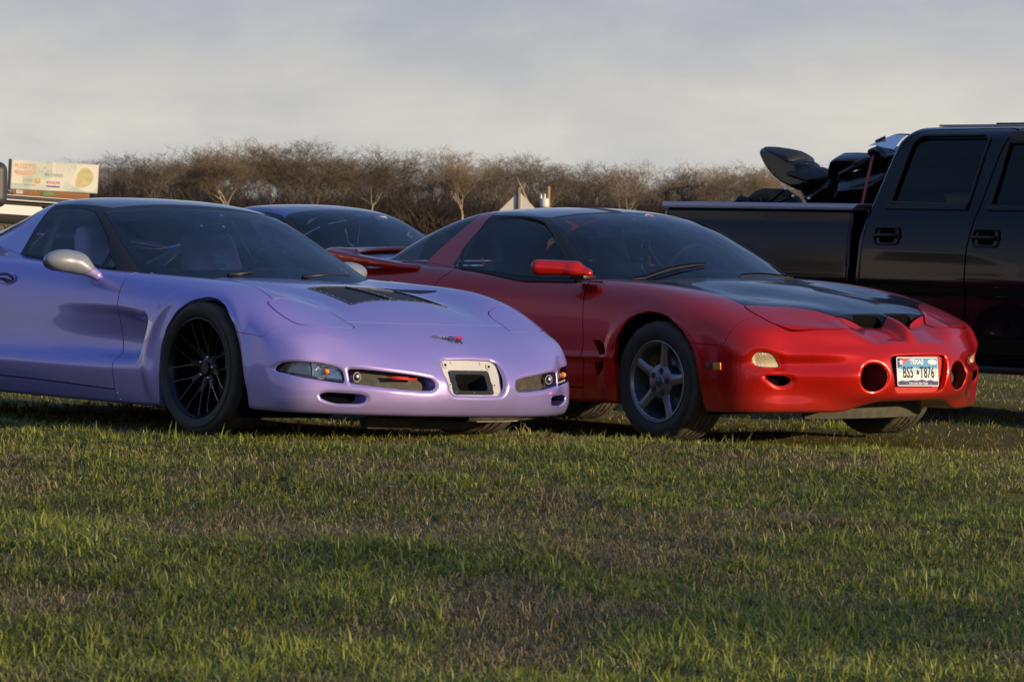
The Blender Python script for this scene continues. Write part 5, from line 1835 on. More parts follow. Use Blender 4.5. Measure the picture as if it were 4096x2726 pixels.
    DOOR = [(-.68, 1.0), (-.665, .865), (-.625, .81), (-.600, .745), (-.588, .676), (-.570, .547), (-.582, .456), (-.567, .44), (-.576, .286), (-1.2, .284), (-1.9, .284), (-1.98, .33), (-1.95, .55), (-1.89, .74), (-1.888, .817), (-1.883, .842), (-1.862, .871), (-1.832, .90), (-1.834, 1.0)]
    ROCK = [(-.576, -.1), (-.576, .285), (-1.9, .284), (-2.25, .284), (-2.25, -.1)]
    allb = weld(join(nf, rest))
    def run(m, P, cols, cond=None, gap=.005):
        f = sdf_poly(P, m.V[:, cols[0]], m.V[:, cols[1]])
        if cond is not None:
            f = np.where(cond(m), f, -1.0)
        return split(m, f, gap)
    yc = allb.V[:, 1]
    cowl, allb = split(allb, np.where(allb.V[:, 2] > .8, np.minimum((-.40 - .27 * yc * yc) - allb.V[:, 0], .695 - yc), -1), .003)
    cowl = clip(cowl, cowl.V[:, 0] + 1.0)
    pop, allb = run(allb, POP, (0, 1), lambda m: m.V[:, 2] > .55, .008)
    hood, allb = run(allb, HOOD, (0, 1), lambda m: (m.V[:, 2] > .6) & (m.V[:, 0] > -.75), .006)
    fas, allb = run(allb, FAS, (0, 2), None, .003)
    door, allb = run(allb, DOOR, (0, 2), lambda m: m.V[:, 1] > .5, .006)
    rock, allb = run(allb, ROCK, (0, 2), lambda m: m.V[:, 1] > .3, .004)
    fend = clip(allb, allb.V[:, 0] + 1.3); rq = clip(allb, -1.3 - allb.V[:, 0])
    rb, rq = run(rq, [(-4, -.2), (-3.05, -.2), (-3.08, .62), (-3.3, .80), (-4, .82)], (0, 2), None, .005)
    # scooped vents behind the front wheel
    V1 = round_poly([(-.49, .545), (-.44, .545), (-.398, .528), (-.378, .50), (-.374, .468), (-.43, .467)], .012)
    V2 = round_poly([(-.48, .425), (-.44, .430), (-.392, .428), (-.394, .396), (-.418, .369), (-.455, .352)], .012)
    vents = []
    for P_ in (V1, V2):
        def fv(m):
            return np.where((m.V[:, 1] > .5), sdf_poly(P_, m.V[:, 0], m.V[:, 2]), -1)
        v, fend = split(fend, fv(fend), .001)
        # the scoop deepens towards the front edge
        def sink(m):
            m = m.copy()
            s = sdf_poly([(-.62, P_[:, 1].min() + .008), (-.62, P_[:, 1].max() - .008), (-.37, P_[:, 1].max() - .008), (-.37, P_[:, 1].min() + .008)], m.V[:, 0], m.V[:, 2])
            k = sstep(-.60, -.45, m.V[:, 0]) * sstep(-.012, .012, s) * (m.V[:, 0] < -.46) * (m.V[:, 1] > .5)
            m.V[:, 1] -= .012 * k
            return m
        fend = sink(fend)
        vents.append(v)
        inner = clip(inner, -np.where(inner.V[:, 1] > .5, sdf_poly(P_, inner.V[:, 0], inner.V[:, 2]), -1))
    hood_o = mid('hood', hood, P_HOODB, root)
    mid('cowl_panel', cowl, mat('cowl_black', (.018, .018, .019), .6, noise=(30, (.04, .038, .032), .45, .7)), root)
    mid('front_bumper', fas, P_RED, root, .03)
    for q in (mirror(pop), pop):
        m3obj('headlight_cover', flange(offset(q, .002), .02), P_RED, root)
    both('fender', fend, P_RED, root, .03)
    doors = both('door', door, P_RED, root)
    both('rocker_panel', rock, P_RED, root)
    both('quarter_panel', rq, P_RED, root, .03)
    mid('rear_bumper', rb, P_RED, root, .03)
    m3obj('inner_body', full(inner), M_VOID, root)
    for v in vents:
        for q in (mirror(v), v):
            s = -1 if q is not v else 1
            m3obj('vent_duct', M3(q.V - np.array([0, s * .05, 0]), q.N, q.T), M_VOID, root)
            fl = flange(q, .05, direction=(0, -s, 0))
            m3obj('vent_wall', compact(M3(fl.V, fl.N, fl.T[len(q.T):])), P_RED, root)
    # nose openings
    M_CREAM = mat('ribbed_cream_lens', (.60, .52, .34), .25, coat=.8)
    nt = M_CREAM.node_tree
    tcn = nt.nodes.new('ShaderNodeTexCoord'); wv = nt.nodes.new('ShaderNodeTexWave'); wv.bands_direction = 'Y'; wv.inputs['Scale'].default_value = 60
    bp = nt.nodes.new('ShaderNodeBump'); bp.inputs['Strength'].default_value = .8; bp.inputs['Distance'].default_value = .003
    nt.links.new(tcn.outputs['Object'], wv.inputs['Vector']); nt.links.new(wv.outputs['Fac'], bp.inputs['Height']); nt.links.new(bp.outputs[0], nt.nodes['Principled BSDF'].inputs['Normal'])
    for s in (-1, 1):
        h2 = hol if s > 0 else mirror(hol)
        fl = flange(h2, .16, direction=(-1, 0, 0)); wall = compact(M3(fl.V, fl.N, fl.T[len(h2.T):]))
        k = (1.06 - wall.V[:, 0]) / .2
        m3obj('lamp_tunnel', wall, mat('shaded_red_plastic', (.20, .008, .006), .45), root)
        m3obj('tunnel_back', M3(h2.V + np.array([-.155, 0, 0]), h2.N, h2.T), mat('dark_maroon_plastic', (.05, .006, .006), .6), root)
        lp = lathe('fog_lamp', [(0, .015), (.030, .012), (.044, 0), (.048, 0), (.048, -.06), (0, -.06)], M_GREYP, root, 28, 'x')
        lp.location = (.960, s * .352 - .012, .350)
        lathe('lamp_glass', [(0, .020), (.03, .016), (.043, .004)], M_LENS, lp, 24, 'x')
        s2 = sig if s > 0 else mirror(sig)
        m3obj('turn_signal', flange(offset(s2, -.007), .03), M_CREAM, root)
        fl = flange(s2, .018); m3obj('signal_pocket', compact(M3(fl.V, fl.N, fl.T[len(s2.T):])), P_RED, root)
        s3 = sli if s > 0 else mirror(sli)
        fl = flange(s3, .05); m3obj('brake_duct', compact(M3(fl.V, fl.N, fl.T[len(s3.T):])), P_RED, root)
        m3obj('brake_duct_back', offset(s3, -.048), M_VOID, root)
        n2 = nos if s > 0 else mirror(nos)
        m3obj('nostril_back', M3(n2.V + np.array([-.01, 0, -.045]), n2.N, n2.T), M_VOID, root)
        fl = flange(n2, .05, direction=(0, 0, -1)); m3obj('nostril_wall', compact(M3(fl.V, fl.N, fl.T[len(n2.T):])), M_VOID, root)
    R_ = full(rec)
    fl = flange(R_, .045, direction=(-1, 0, 0)); m3obj('plate_recess', compact(M3(fl.V, fl.N, fl.T[len(R_.T):])), P_RED, root)
    # recess floor: red panel, open black slot at the passenger's side
    rp = [(p[0], p[1]) for p in REC]
    bm = bmesh.new(); f_ = bm.faces.new([bm.verts.new((1.052, p[0], p[1])) for p in rp])
    bmesh.ops.recalc_face_normals(bm, faces=bm.faces); bm_obj('recess_floor', bm, mat('flat_red_plastic', (.42, .012, .010), .5), root)
    flat('recess_slot', round_poly([(-.200, .474), (-.02, .474), (-.02, .44), (-.155, .44), (-.155, .375), (-.195, .380)], .006), M_VOID, root, frame_M((1.0525, 0, 0), (0, 1, 0), (0, 0, 1)), .001)
    box('recess_slot_back', (.002, .05, .09), (1.0535, -.178, .425), M_VOID, root)
    # licence plate
    pm = frame_M((1.078, -.010, .393), (0, 1, -.022), (-.10, 0, 1))
    M_PW = mat('plate_white', (.72, .74, .74), .35, coat=.3); M_PB = mat('plate_sky_blue', (.10, .30, .55), .35, coat=.3); M_PL = mat('plate_pale_blue', (.42, .58, .70), .35, coat=.3)
    M_PN = mat('plate_navy', (.055, .055, .16), .35, coat=.3); M_PR = mat('plate_red', (.50, .09, .07), .35, coat=.3); M_PK = mat('plate_black', (.015, .017, .018), .35)
    rim_ = round_poly([(-.1525, -.076), (.1525, -.076), (.1525, .076), (-.1525, .076)], .010, 5)
    pl = flat('license_plate', rim_, M_PW, root, pm, .003)
    def lay(name, pts, m, z):
        return flat(name, pts, m, pl, pm @ Matrix.Translation((0, 0, z)), .0006)
    lay('pale_sky', round_poly([(-.147, -.01), (-.09, .0), (-.02, -.004), (.06, .004), (.147, -.006), (.147, .071), (-.147, .071)], .006), M_PL, .0032)
    lay('blue_sky', [(-.147, .018), (-.10, .012), (-.03, .022), (.03, .014), (.09, .024), (.147, .016), (.147, .071), (-.147, .071)], M_PB, .0040)
    lay('cloud', spline_pts([(.075, .05), (.09, .062), (.115, .064), (.14, .055), (.135, .040), (.10, .038)], 4), M_PW, .0048)
    lay('flag_blue', [(-.147, .02), (-.118, .030), (-.110, .071), (-.147, .071)], M_PN, .0048)
    lay('flag_red', [(-.118, .034), (-.085, .052), (-.050, .071), (-.110, .071)], M_PR, .0048)
    lay('mountains', [(-.147, -.071), (.147, -.071), (.147, -.048), (.12, -.050), (.09, -.042), (.06, -.049), (.03, -.040), (-.01, -.048), (-.05, -.044), (-.09, -.050), (-.12, -.046), (-.147, -.052)], M_PN, .0044)
    st = []
    for k in range(10):
        a = math.pi / 2 + k * math.pi / 5; r = .019 if k % 2 == 0 else .0078
        st.append((-.122 + r * math.cos(a), .048 + r * math.sin(a)))
    lay('star', st, M_PW, .0056)
    text('plate_lettering', 'TEXAS', .034, M_PW, pl, pm @ Matrix.Translation((-.008, .050, .0058)), bold=.0014, xs=1.02)
    text('plate_lettering', 'BS5', .083, M_PK, pl, pm @ Matrix.Translation((-.072, -.007, .0052)), bold=.0012, xs=.60, spacing=1.05)
    text('plate_lettering', 'T876', .083, M_PK, pl, pm @ Matrix.Translation((.068, -.007, .0052)), bold=.0012, xs=.60, spacing=1.05)
    text('plate_lettering', 'The Lone Star State', .0175, M_PW, pl, pm @ Matrix.Translation((-.002, -.061, .0056)), shear=.25, bold=.0003)
    lay('state_outline', [(-.006, .010), (.0, .010), (.0, .004), (.010, .002), (.011, -.006), (.006, -.011), (.002, -.019), (-.003, -.012), (-.007, -.012), (-.012, -.004), (-.006, -.003)], M_PK, .0052)
    lay('state_outline', [(.0, -.002), (.010, -.003), (.0095, -.007), (.003, -.012)], M_PR, .0060)
    for u_, v_ in ((-.098, .062), (.092, .062), (-.085, -.062), (.095, -.064)):
        s_ = lathe('plate_screw', [(0, .002), (.003, .0015), (.004, 0)], M_STEEL, pl, 10, 'z'); s_.matrix_local = pm @ Matrix.Translation((u_, v_, .0034))
    # side marker lamps: one amber lens, its rear half coloured as if shaded
    M_AMBL = mat('amber_lens', (.75, .26, .02), .3, coat=.6); M_AMBS = mat('amber_lens_shaded', (.10, .045, .012), .3, coat=.6)
    for s in (-1, 1):
        a = surf_pts(full(body0), [(.432, .426)], 'y')[0]; b = surf_pts(full(body0), [(.494, .424)], 'y')[0]
        for hh, mm_, nm, sx in ((a, M_AMBS, 'side_marker', .062), (b, M_AMBL, 'side_marker', .060)):
            p = Vector((hh[0][0], s * abs(hh[0][1]), hh[0][2])); n = Vector((hh[1][0], s * abs(hh[1][1]), hh[1][2]))
            o = box(nm, (sx, .008, .038), (0, 0, 0), mm_, root, bevel=.002)
            o.matrix_local = frame_M(p - n * .001, (1, 0, 0), (0, 0, 1)) @ Matrix.Rotation(math.pi / 2, 4, 'X')
    # air dam under the nose
    M_DAM = mat('dusty_air_dam', (.045, .043, .033), .85, noise=(24, (.075, .07, .052), .4, .7))
    pr = [(-.66, .19), (-.655, .176), (-.44, .176), (-.425, .142), (.425, .142), (.44, .176), (.655, .178), (.66, .19), (.66, .26), (-.66, .26)]
    bm = bmesh.new()
    xs_ = lambda y_: .80 - .30 * (abs(y_) / .66) ** 2.2
    ys_ = sorted(set(np.round(np.concatenate([np.linspace(-.66, .66, 23), [-.655, .655, -.44, .44, -.425, .425]]), 4)))
    up_, dn_ = [], []
    for y_ in ys_:
        zl = np.interp(y_, [-.66, -.655, -.44, -.425, .425, .44, .655, .66], [.19, .176, .176, .142, .142, .176, .178, .19])
        up_.append(bm.verts.new((xs_(y_) - .01, y_, .275))); dn_.append(bm.verts.new((xs_(y_) - .02, y_, zl)))
    fs = [bm.faces.new((dn_[i], dn_[i + 1], up_[i + 1], up_[i])) for i in range(len(ys_) - 1)]
    r = bmesh.ops.extrude_face_region(bm, geom=fs); bmesh.ops.translate(bm, vec=(-.012, 0, 0), verts=[v for v in r['geom'] if isinstance(v, bmesh.types.BMVert)])
    bmesh.ops.recalc_face_normals(bm, faces=bm.faces)
    bm_obj('air_dam', bm, M_DAM, root)
    for s in (-1, 1):
        for xc in (0.04, -2.57):
            V_, Q = lathe_arrays([(.372, -.30), (.372, .24), (.10, .24)], 40)
            V_ = V_ + [xc, s * .58, .335]; V_[:, 1] = s * np.clip(np.abs(V_[:, 1]), .28, .85)
            ok = V_[Q].min(1)[:, 2] > .12
            add('wheel_housing', mesh_from('wheel_housing', V_, Q[ok].copy(), M_VOID), root)
    # wheels
    M_ALLOY = mat('worn_alloy', (.30, .31, .33), .36, metal=.85, noise=(25, (.20, .20, .21), .4, .7))
    tyre_me = make_tyre(.322, .238, .214, n=132, groove=(.2, .4, .6, .8), gd=.008, step=6, gw=.0055)
    V_, Q = lathe_arrays([(.216, -.108), (.219, -.112), (.215, -.1145), (.209, -.113), (.205, -.102), (.199, -.098), (.194, -.07), (.186, .0), (.188, .08), (.214, .108)], 72)
    rim_me = mesh_from('wheel', V_, Q, M_ALLOY); rim_me.set_sharp_from_angle(angle=R(40))
    bm = bmesh.new()
    bar_bm(bm, [(.045, -.088, 0), (.085, -.090, 0), (.125, -.093, 0), (.165, -.097, 0), (.203, -.101, 0)], [.085, .066, .052, .050, .062], [.05, .045, .04, .035, .03])
    bmesh.ops.recalc_face_normals(bm, faces=bm.faces)
    sp_me = bpy.data.meshes.new('spoke'); bm.to_mesh(sp_me); bm.free(); sp_me.materials.append(M_ALLOY)
    sp_me.polygons.foreach_set('use_smooth', np.ones(len(sp_me.polygons), bool)); sp_me.set_sharp_from_angle(angle=R(50))
    V_, Q = lathe_arrays([(0, -.098), (.028, -.098), (.033, -.095), (.035, -.0925), (.080, -.0915), (.092, -.083), (.094, -.03)], 48)
    hub_me = mesh_from('hub', V_, Q, M_ALLOY); hub_me.set_sharp_from_angle(angle=R(35))
    V_, Q = lathe_arrays([(0, -.1), (.026, -.1), (.0275, -.097)], 28)
    cap_me = mesh_from('centre_cap', V_, Q, mat('dark_cap', (.05, .05, .055), .35, coat=.4))
    V_, Q = lathe_arrays([(0, -.0922), (.0165, -.0922), (.0185, -.0915)], 20)
    pk_me = mesh_from('lug_hole', V_, Q, mat('lug_hole_dark', (.018, .018, .02), .5))
    V_, Q = lathe_arrays([(.06, -.01), (.145, -.01), (.145, .012), (.06, .012)], 48)
    disc_me = mesh_from('brake_disc', V_, Q, M_STEEL)
    for s, xc, ysh in ((-1, 0, .885), (1, 0, .905), (-1, -2.57, .90), (1, -2.57, .90)):
        w = add('wheel', rim_me, root); w.location = (xc, s * (ysh - .119), .332)
        w.rotation_euler = (0, 0, math.pi if s > 0 else 0)
        add('tyre', tyre_me, w)
        for k in range(5):
            so = add('spoke', sp_me, w); so.rotation_euler = (0, -R(78) - 2 * math.pi * k / 5, 0)
            a = -(R(76) + 2 * math.pi * k / 5)
            n_ = add('lug_hole', pk_me, w); n_.location = (.058 * math.cos(-a), -.0006, .058 * math.sin(-a))
        add('hub', hub_me, w); add('centre_cap', cap_me, w); add('brake_disc', disc_me, w)
    # greenhouse
    g = iso_mesh(bird_green, (-3.15, -.03, .70), (-.25, .88, 1.34), .0135)
    g = clip(g, g.V[:, 1]); g = clip(g, g.V[:, 2] - .835); g = clip(g, bird_body(*g.V.T) - .001)
    wtop = lambda y: -1.285 - .05 * y * y
    pil = lambda x: np.interp(x, [-1.30, -1.084, -.886, -.68, -.4], [.530, .592, .658, .716, .755])
    x, y, z = g.V.T
    ws, g = split(g, np.minimum(x - wtop(y), pil(x) - y), .002)
    x, y, z = g.V.T
    SW = round_poly([(-1.80, .80), (-1.812, .93), (-1.842, 1.04), (-1.785, 1.15), (-1.742, 1.196), (-1.49, 1.203), (-1.285, 1.176), (-1.185, 1.135), (-1.02, 1.040), (-.930, .980), (-.742, .862), (-.72, .70)], .012)
    base_c = lambda m: bird_body(*m.V.T) - .012
    side = lambda m: (m.V[:, 1] > .45) & (m.N[:, 1] > .3)
    sw, g = split(g, np.where(side(g), np.minimum(sdf_poly(SW, g.V[:, 0], g.V[:, 2]), base_c(g)), -1), .002)
    QW = [(-1.825, .80), (-1.83, .94), (-1.858, 1.03), (-1.90, .93), (-1.93, .80)]
    qw, g = split(g, np.where(side(g), np.minimum(sdf_poly(QW, g.V[:, 0], g.V[:, 2]), base_c(g)), -1), .002)
    x, y, z = g.V.T
    rw, g = split(g, np.minimum((-1.935 - np.clip(1.20 - z, 0, 1) * 1.12) - x + .10 * np.clip(.55 - y, 0, .55) * 0, base_c(g) + .004), .004)
    x, y, z = g.V.T
    xb = np.interp(z, [.9, 1.04, 1.15, 1.225, 1.3], [-1.87, -1.865, -1.80, -1.79, -1.80])
    blk, halo = split(g, x - xb, .004)
    x, y, z = blk.V.T
    roof, pill = split(blk, sdf_poly([(-1.9, -.2), (-1.9, .545), (-1.6, .552), (-1.40, .54), (-1.325, .50), (-1.315, -.2)], x, y), .005)
    mid('roof_panel', roof, mat('black_roof_paint', (.014, .015, .018), .18, coat=1.0), root, .010)
    both('window_pillar', pill, M_TRIM, root, .02)
    mid('rear_pillar', halo, P_RED, root, .02)
    m3obj('windshield', full(ws), M_VGLASS, root)
    brd = clip(offset(ws, -.003), -np.minimum(np.minimum(ws.V[:, 0] - wtop(ws.V[:, 1]) - .045, pil(ws.V[:, 0]) - ws.V[:, 1] - .030), bird_body(*ws.V.T) - .03))
    m3obj('windshield_border', full(brd), M_BLACK, root)
    for nm, q in (('side_window', sw), ('quarter_window', qw)):
        for qq in (mirror(q), q):
            m3obj(nm, qq, M_SIDEGL, root)
    m3obj('rear_window', full(rw), M_SIDEGL, root)
    tb = [(xx, 0.0) for xx in np.linspace(-1.34, -1.80, 10)]
    hh = [h for h in surf_pts(full(roof), tb, 'z') if h is not None]
    ribbon('roof_strip', [h[0] for h in hh], [h[1] for h in hh], .075, M_TRIM, root, lift=.002, thick=.01)
    # seal over the side glass
    sp = [(-1.80, 1.19), (-1.742, 1.208), (-1.49, 1.214), (-1.285, 1.188), (-1.185, 1.147), (-1.02, 1.052), (-.93, .992), (-.742, .874)]
    sp = spline_pts(sp, 4, closed=False)
    for s in (-1, 1):
        P_ = np.array([(a_, s * (float(bird_gw(np.array([a_]), np.array([b_]))[0])) , b_) for a_, b_ in sp])
        P_[:, 1] -= s * .012 * (P_[:, 2] > 1.1)
        tube('window_seal', P_, .008, M_TRIM, root, 6)
    xs = np.linspace(-.76, -1.80, 24); P_b = []
    for xx in xs:
        zt = np.arange(.82, 1.0, .002); yy = bird_gw(xx, zt); fb = bird_body(np.full_like(zt, xx), yy, zt)
        i = np.argmax(fb > 0); P_b.append((xx, float(yy[i]), float(zt[i]) + .006))
    for s in (-1, 1):
        ribbon('belt_trim', np.array(P_b) * [1, s, 1], [(0, s * .85, .5)] * len(P_b), .018, M_TRIM, root, lift=.005, thick=.006)
    # mirrors
    for s in (-1, 1):
        def fm(X, Yy, Zz):
            a = X; b = s * Yy; c = Zz
            h_ = e_cap(a, b, c * 1.0, (-.84, .99, .938), (-.68, .870, .926), .052, .044)
            h_ = smax(h_, (-a - .88 + (b - .9) * .15), .02)
            h_ = smin(h_, e_cap(a, b, c, (-.68, .875, .915), (-.61, .84, .900), .045, .030), .03)
            return smax(h_, np.abs(c - .932) - .048, .022)
        mm = iso_mesh(fm, (-.98, .76 if s > 0 else -1.12, .84), (-.52, 1.12 if s > 0 else -.76, 1.03), .009)
        if s > 0: mm.V = mm.V + np.array([-.24, -.07, -.085])
        mo = m3obj('door_mirror', mm, P_RED, root)
        f2 = box('mirror_foot', (.13, .09, .022), (-.66 - (.24 if s > 0 else 0), s * .78 if s > 0 else s * .835, .882 - (.03 if s > 0 else 0)), M_TRIM, mo, bevel=.006)
    # wipers
    for a_, b_ in (((-.50, -.60), (-.56, -.02)), ((-.40, .10), (-.52, .62))):
        pts = []
        for t in np.linspace(0, 1, 7):
            xx = a_[0] * (1 - t) + b_[0] * t; yy = a_[1] * (1 - t) + b_[1] * t
            zb = max(float(BT(np.array([xx]), np.array([yy]))[0]), float(BG(np.array([xx]), np.array([yy]))[0]))
            pts.append((xx, yy, zb + .018 + .012 * math.sin(t * 3.1)))
        w_ = tube('wiper', pts, [.004, .005, .005, .005, .005, .004, .003], M_VOID, root, 6)
        tube('wiper_blade', [(p[0] - .012, p[1] + (.0), p[2] - .010) for p in pts], .004, M_RUB, w_, 5)
    # rear wing
    def wing(X, Yy, Zz):
        ay = np.abs(Yy)
        cx = -3.20 + .34 * (ay / .80) ** 2.6 + .75 * np.clip((ay - .74) / .10, 0, 1) ** 2 * 0
        cz = 1.030 - .012 * (ay / .8) ** 2
        return e_box(X - cx, 0 * Yy, Zz - cz, (0, 0, 0), (.14, .5, .020), .018) + np.clip(ay - .80, 0, 1)
    def wside(X, Yy, Zz):
        ay = np.abs(Yy)
        t = np.clip((X + 2.95) / .85, 0, 1)
        cz = 1.022 - .075 * t
        top = Zz - (cz + .012 - .02 * t); botm = (.912 + .045 * (1 - t)) - Zz
        return smax(smax(top, botm, .01), smax(np.abs(ay - (.805 + .03 * np.sin(t * 3))) - (.045 - .012 * t), np.abs(X + 2.62) - .50, .03), .02)
    def fw(X, Yy, Zz):
        return smin(wing(X, Yy, Zz), wside(X, Yy, Zz), .04)
    q = iso_mesh(fw, (-3.5, -.03, .88), (-2.05, .92, 1.10), .016); q = clip(q, q.V[:, 1])
    m3obj('rear_spoiler', full(q), P_RED, root)
    # cabin
    M_TAN = mat('grey_beige_leather', (.14, .135, .115), .5, bump=(120, .2, .002))
    box('cabin_floor', (2.3, 1.42, .02), (-1.7, 0, .42), M_INT, root)
    box('firewall', (.02, 1.38, .46), (-.62, 0, .62), M_INT, root)
    for s in (-1, 1):
        box('door_card', (1.6, .02, .44), (-1.35, s * .77, .64), M_INT, root)
        seat(root, -1.42, s * .37, .40, M_TAN, .50, tall=.56, name='seat')
        seat(root, -2.05, s * .33, .42, M_INT, .50, tall=.44, name='rear_seat', headrest=False)
    def fdash(X, Yy, Zz):
        d_ = e_box(X, Yy, Zz, (-.82, 0, .80), (.22, .70, .075), .07)
        return smin(d_, e_ell(X, Yy, Zz, (-.95, .37, .875), (.14, .21, .045)), .05)
    blob('dashboard', fdash, (-1.2, -.75, .68), (-.55, .75, .95), .025, M_INT, root)
    steering(root, -1.12, .37, .88, mat('pale_steering_rim', (.16, .15, .13), .35))
    blob('rear_view_mirror', lambda X, Yy, Zz: e_box(X, Yy, Zz, (-1.16, .0, 1.115), (.018, .12, .03), .018), (-1.21, -.15, 1.06), (-1.12, .15, 1.17), .010, mat('grey_housing', (.10, .10, .105), .5), root)
    ch = [(-1.15 + .004 * math.sin(k * 2.1), .03 + .006 * math.sin(k * 1.3), 1.09 - .013 * k) for k in range(15)]
    c_ = tube('hanging_chain', ch, [.0025 + .0022 * (k % 2) for k in range(15)], M_CHROME, root, 6)
    box('pendant', (.004, .03, .016), (-1.15, .035, .895), M_CHROME, c_, bevel=.002)
    hh = surf_pts(full(ws), [(-1.235, .17)], 'z')[0]
    if hh is not None:
        s_ = lathe('inspection_sticker', [(0, .0), (.026, .0)], mat('sticker_red', (.35, .05, .05), .5), root, 20, 'z'); s_.matrix_local = frame_M(Vector(hh[0]) - Vector(hh[1]) * .004, (0, 1, 0), (-.8, 0, .5))
        s_ = lathe('inspection_sticker', [(.026, .0), (.032, .0)], mat('sticker_white', (.6, .6, .6), .5), root, 20, 'z'); s_.matrix_local = frame_M(Vector(hh[0]) - Vector(hh[1]) * .004, (0, 1, 0), (-.8, 0, .5))
    for s in (-1, 1):
        t_ = box('tail_lamp', (.03, .5, .10), (-3.50, s * .50, .68), mat('red_lens', (.4, .01, .01), .15, coat=1), root, bevel=.01)
    return root
build_bird()
# ------------------------------------------------------------------ black crew cab pickup with a motorcycle in its bed
TMW = Matrix(((0.636078, 0.771625, 0, 2.185388), (-0.771625, 0.636078, 0, 26.733874), (0, 0, 1, -0.072211), (0, 0, 0, 1)))
P_TBLK = mat('black_truck_paint', (.002, .003, .008), .14, coat=.32, spec=.2)
M_TGLASS = glass('dark_privacy_glass', (.16, .17, .20), .8, 0.0, 1.45)
T_W = np.array([[.30, .93], [.45, .975], [.52, .985], [.60, .988], [.70, .990], [.755, .990], [.79, 1.000], [.83, 1.006], [.90, 1.003], [1.0, .998], [1.10, .988], [1.20, .970], [1.26, .950], [1.32, .928], [1.5, .880], [1.7, .832], [1.76, .805], [1.85, .74], [2.0, .60]])
T_W[0] = (.30, .94)
_tz = np.arange(.2, 2.1, .005)
_tw = gauss1(pchip(T_W[:, 0], T_W[:, 1], np.clip(_tz, .3, 2.0)), 2.5, 0)
def t_w(z):
    return np.interp(z, _tz, _tw)
def truck_cab(x, y, z):
    ay = np.abs(y)
    xr = np.interp(z, [.4, .84, 1.08, 1.23, 1.40, 1.585, 1.70, 1.80], [1.13, 1.13, 1.145, 1.18, 1.228, 1.290, 1.335, 1.40])
    roof = 1.822 - .035 * (ay / .75) ** 2 - .10 * np.clip((x - 3.0), 0, 1) ** 1.5
    xf = 3.55 - .98 * np.clip(z - 1.18, 0, 1)
    xf = np.where(z < 1.19, 3.6, xf)
    f = smax(ay - t_w(z), z - roof, .10)
    f = smax(f, xr - x, .07)
    f = smax(f, x - xf, .06)
    return smax(f, .33 - z, .03)
def truck_nose(x, y, z):
    ay = np.abs(y)
    hood = 1.20 - .07 * np.clip((x - 3.4) / 1.2, 0, 1) - .05 * (ay / .9) ** 2
    f = smax(ay - t_w(np.minimum(z, 1.15)) + .01, z - hood, .08)
    f = smax(f, x - (4.55 - .10 * (ay / .9) ** 2), .07)
    return smax(smax(f, 3.40 - x, .01), .36 - z, .03)
def truck_bed(x, y, z):
    ay = np.abs(y)
    w = t_w(np.minimum(z, 1.20)) + .004
    r = np.hypot(x, z - .43)
    w = w + .030 * np.exp(-((r - .515) / .055) ** 2) * (z > .3)
    f = smax(ay - w, z - 1.268, .025)
    f = smax(f, x - 1.095, .02)
    f = smax(f, -.70 - x, .05)
    return smax(f, .50 - z, .03)
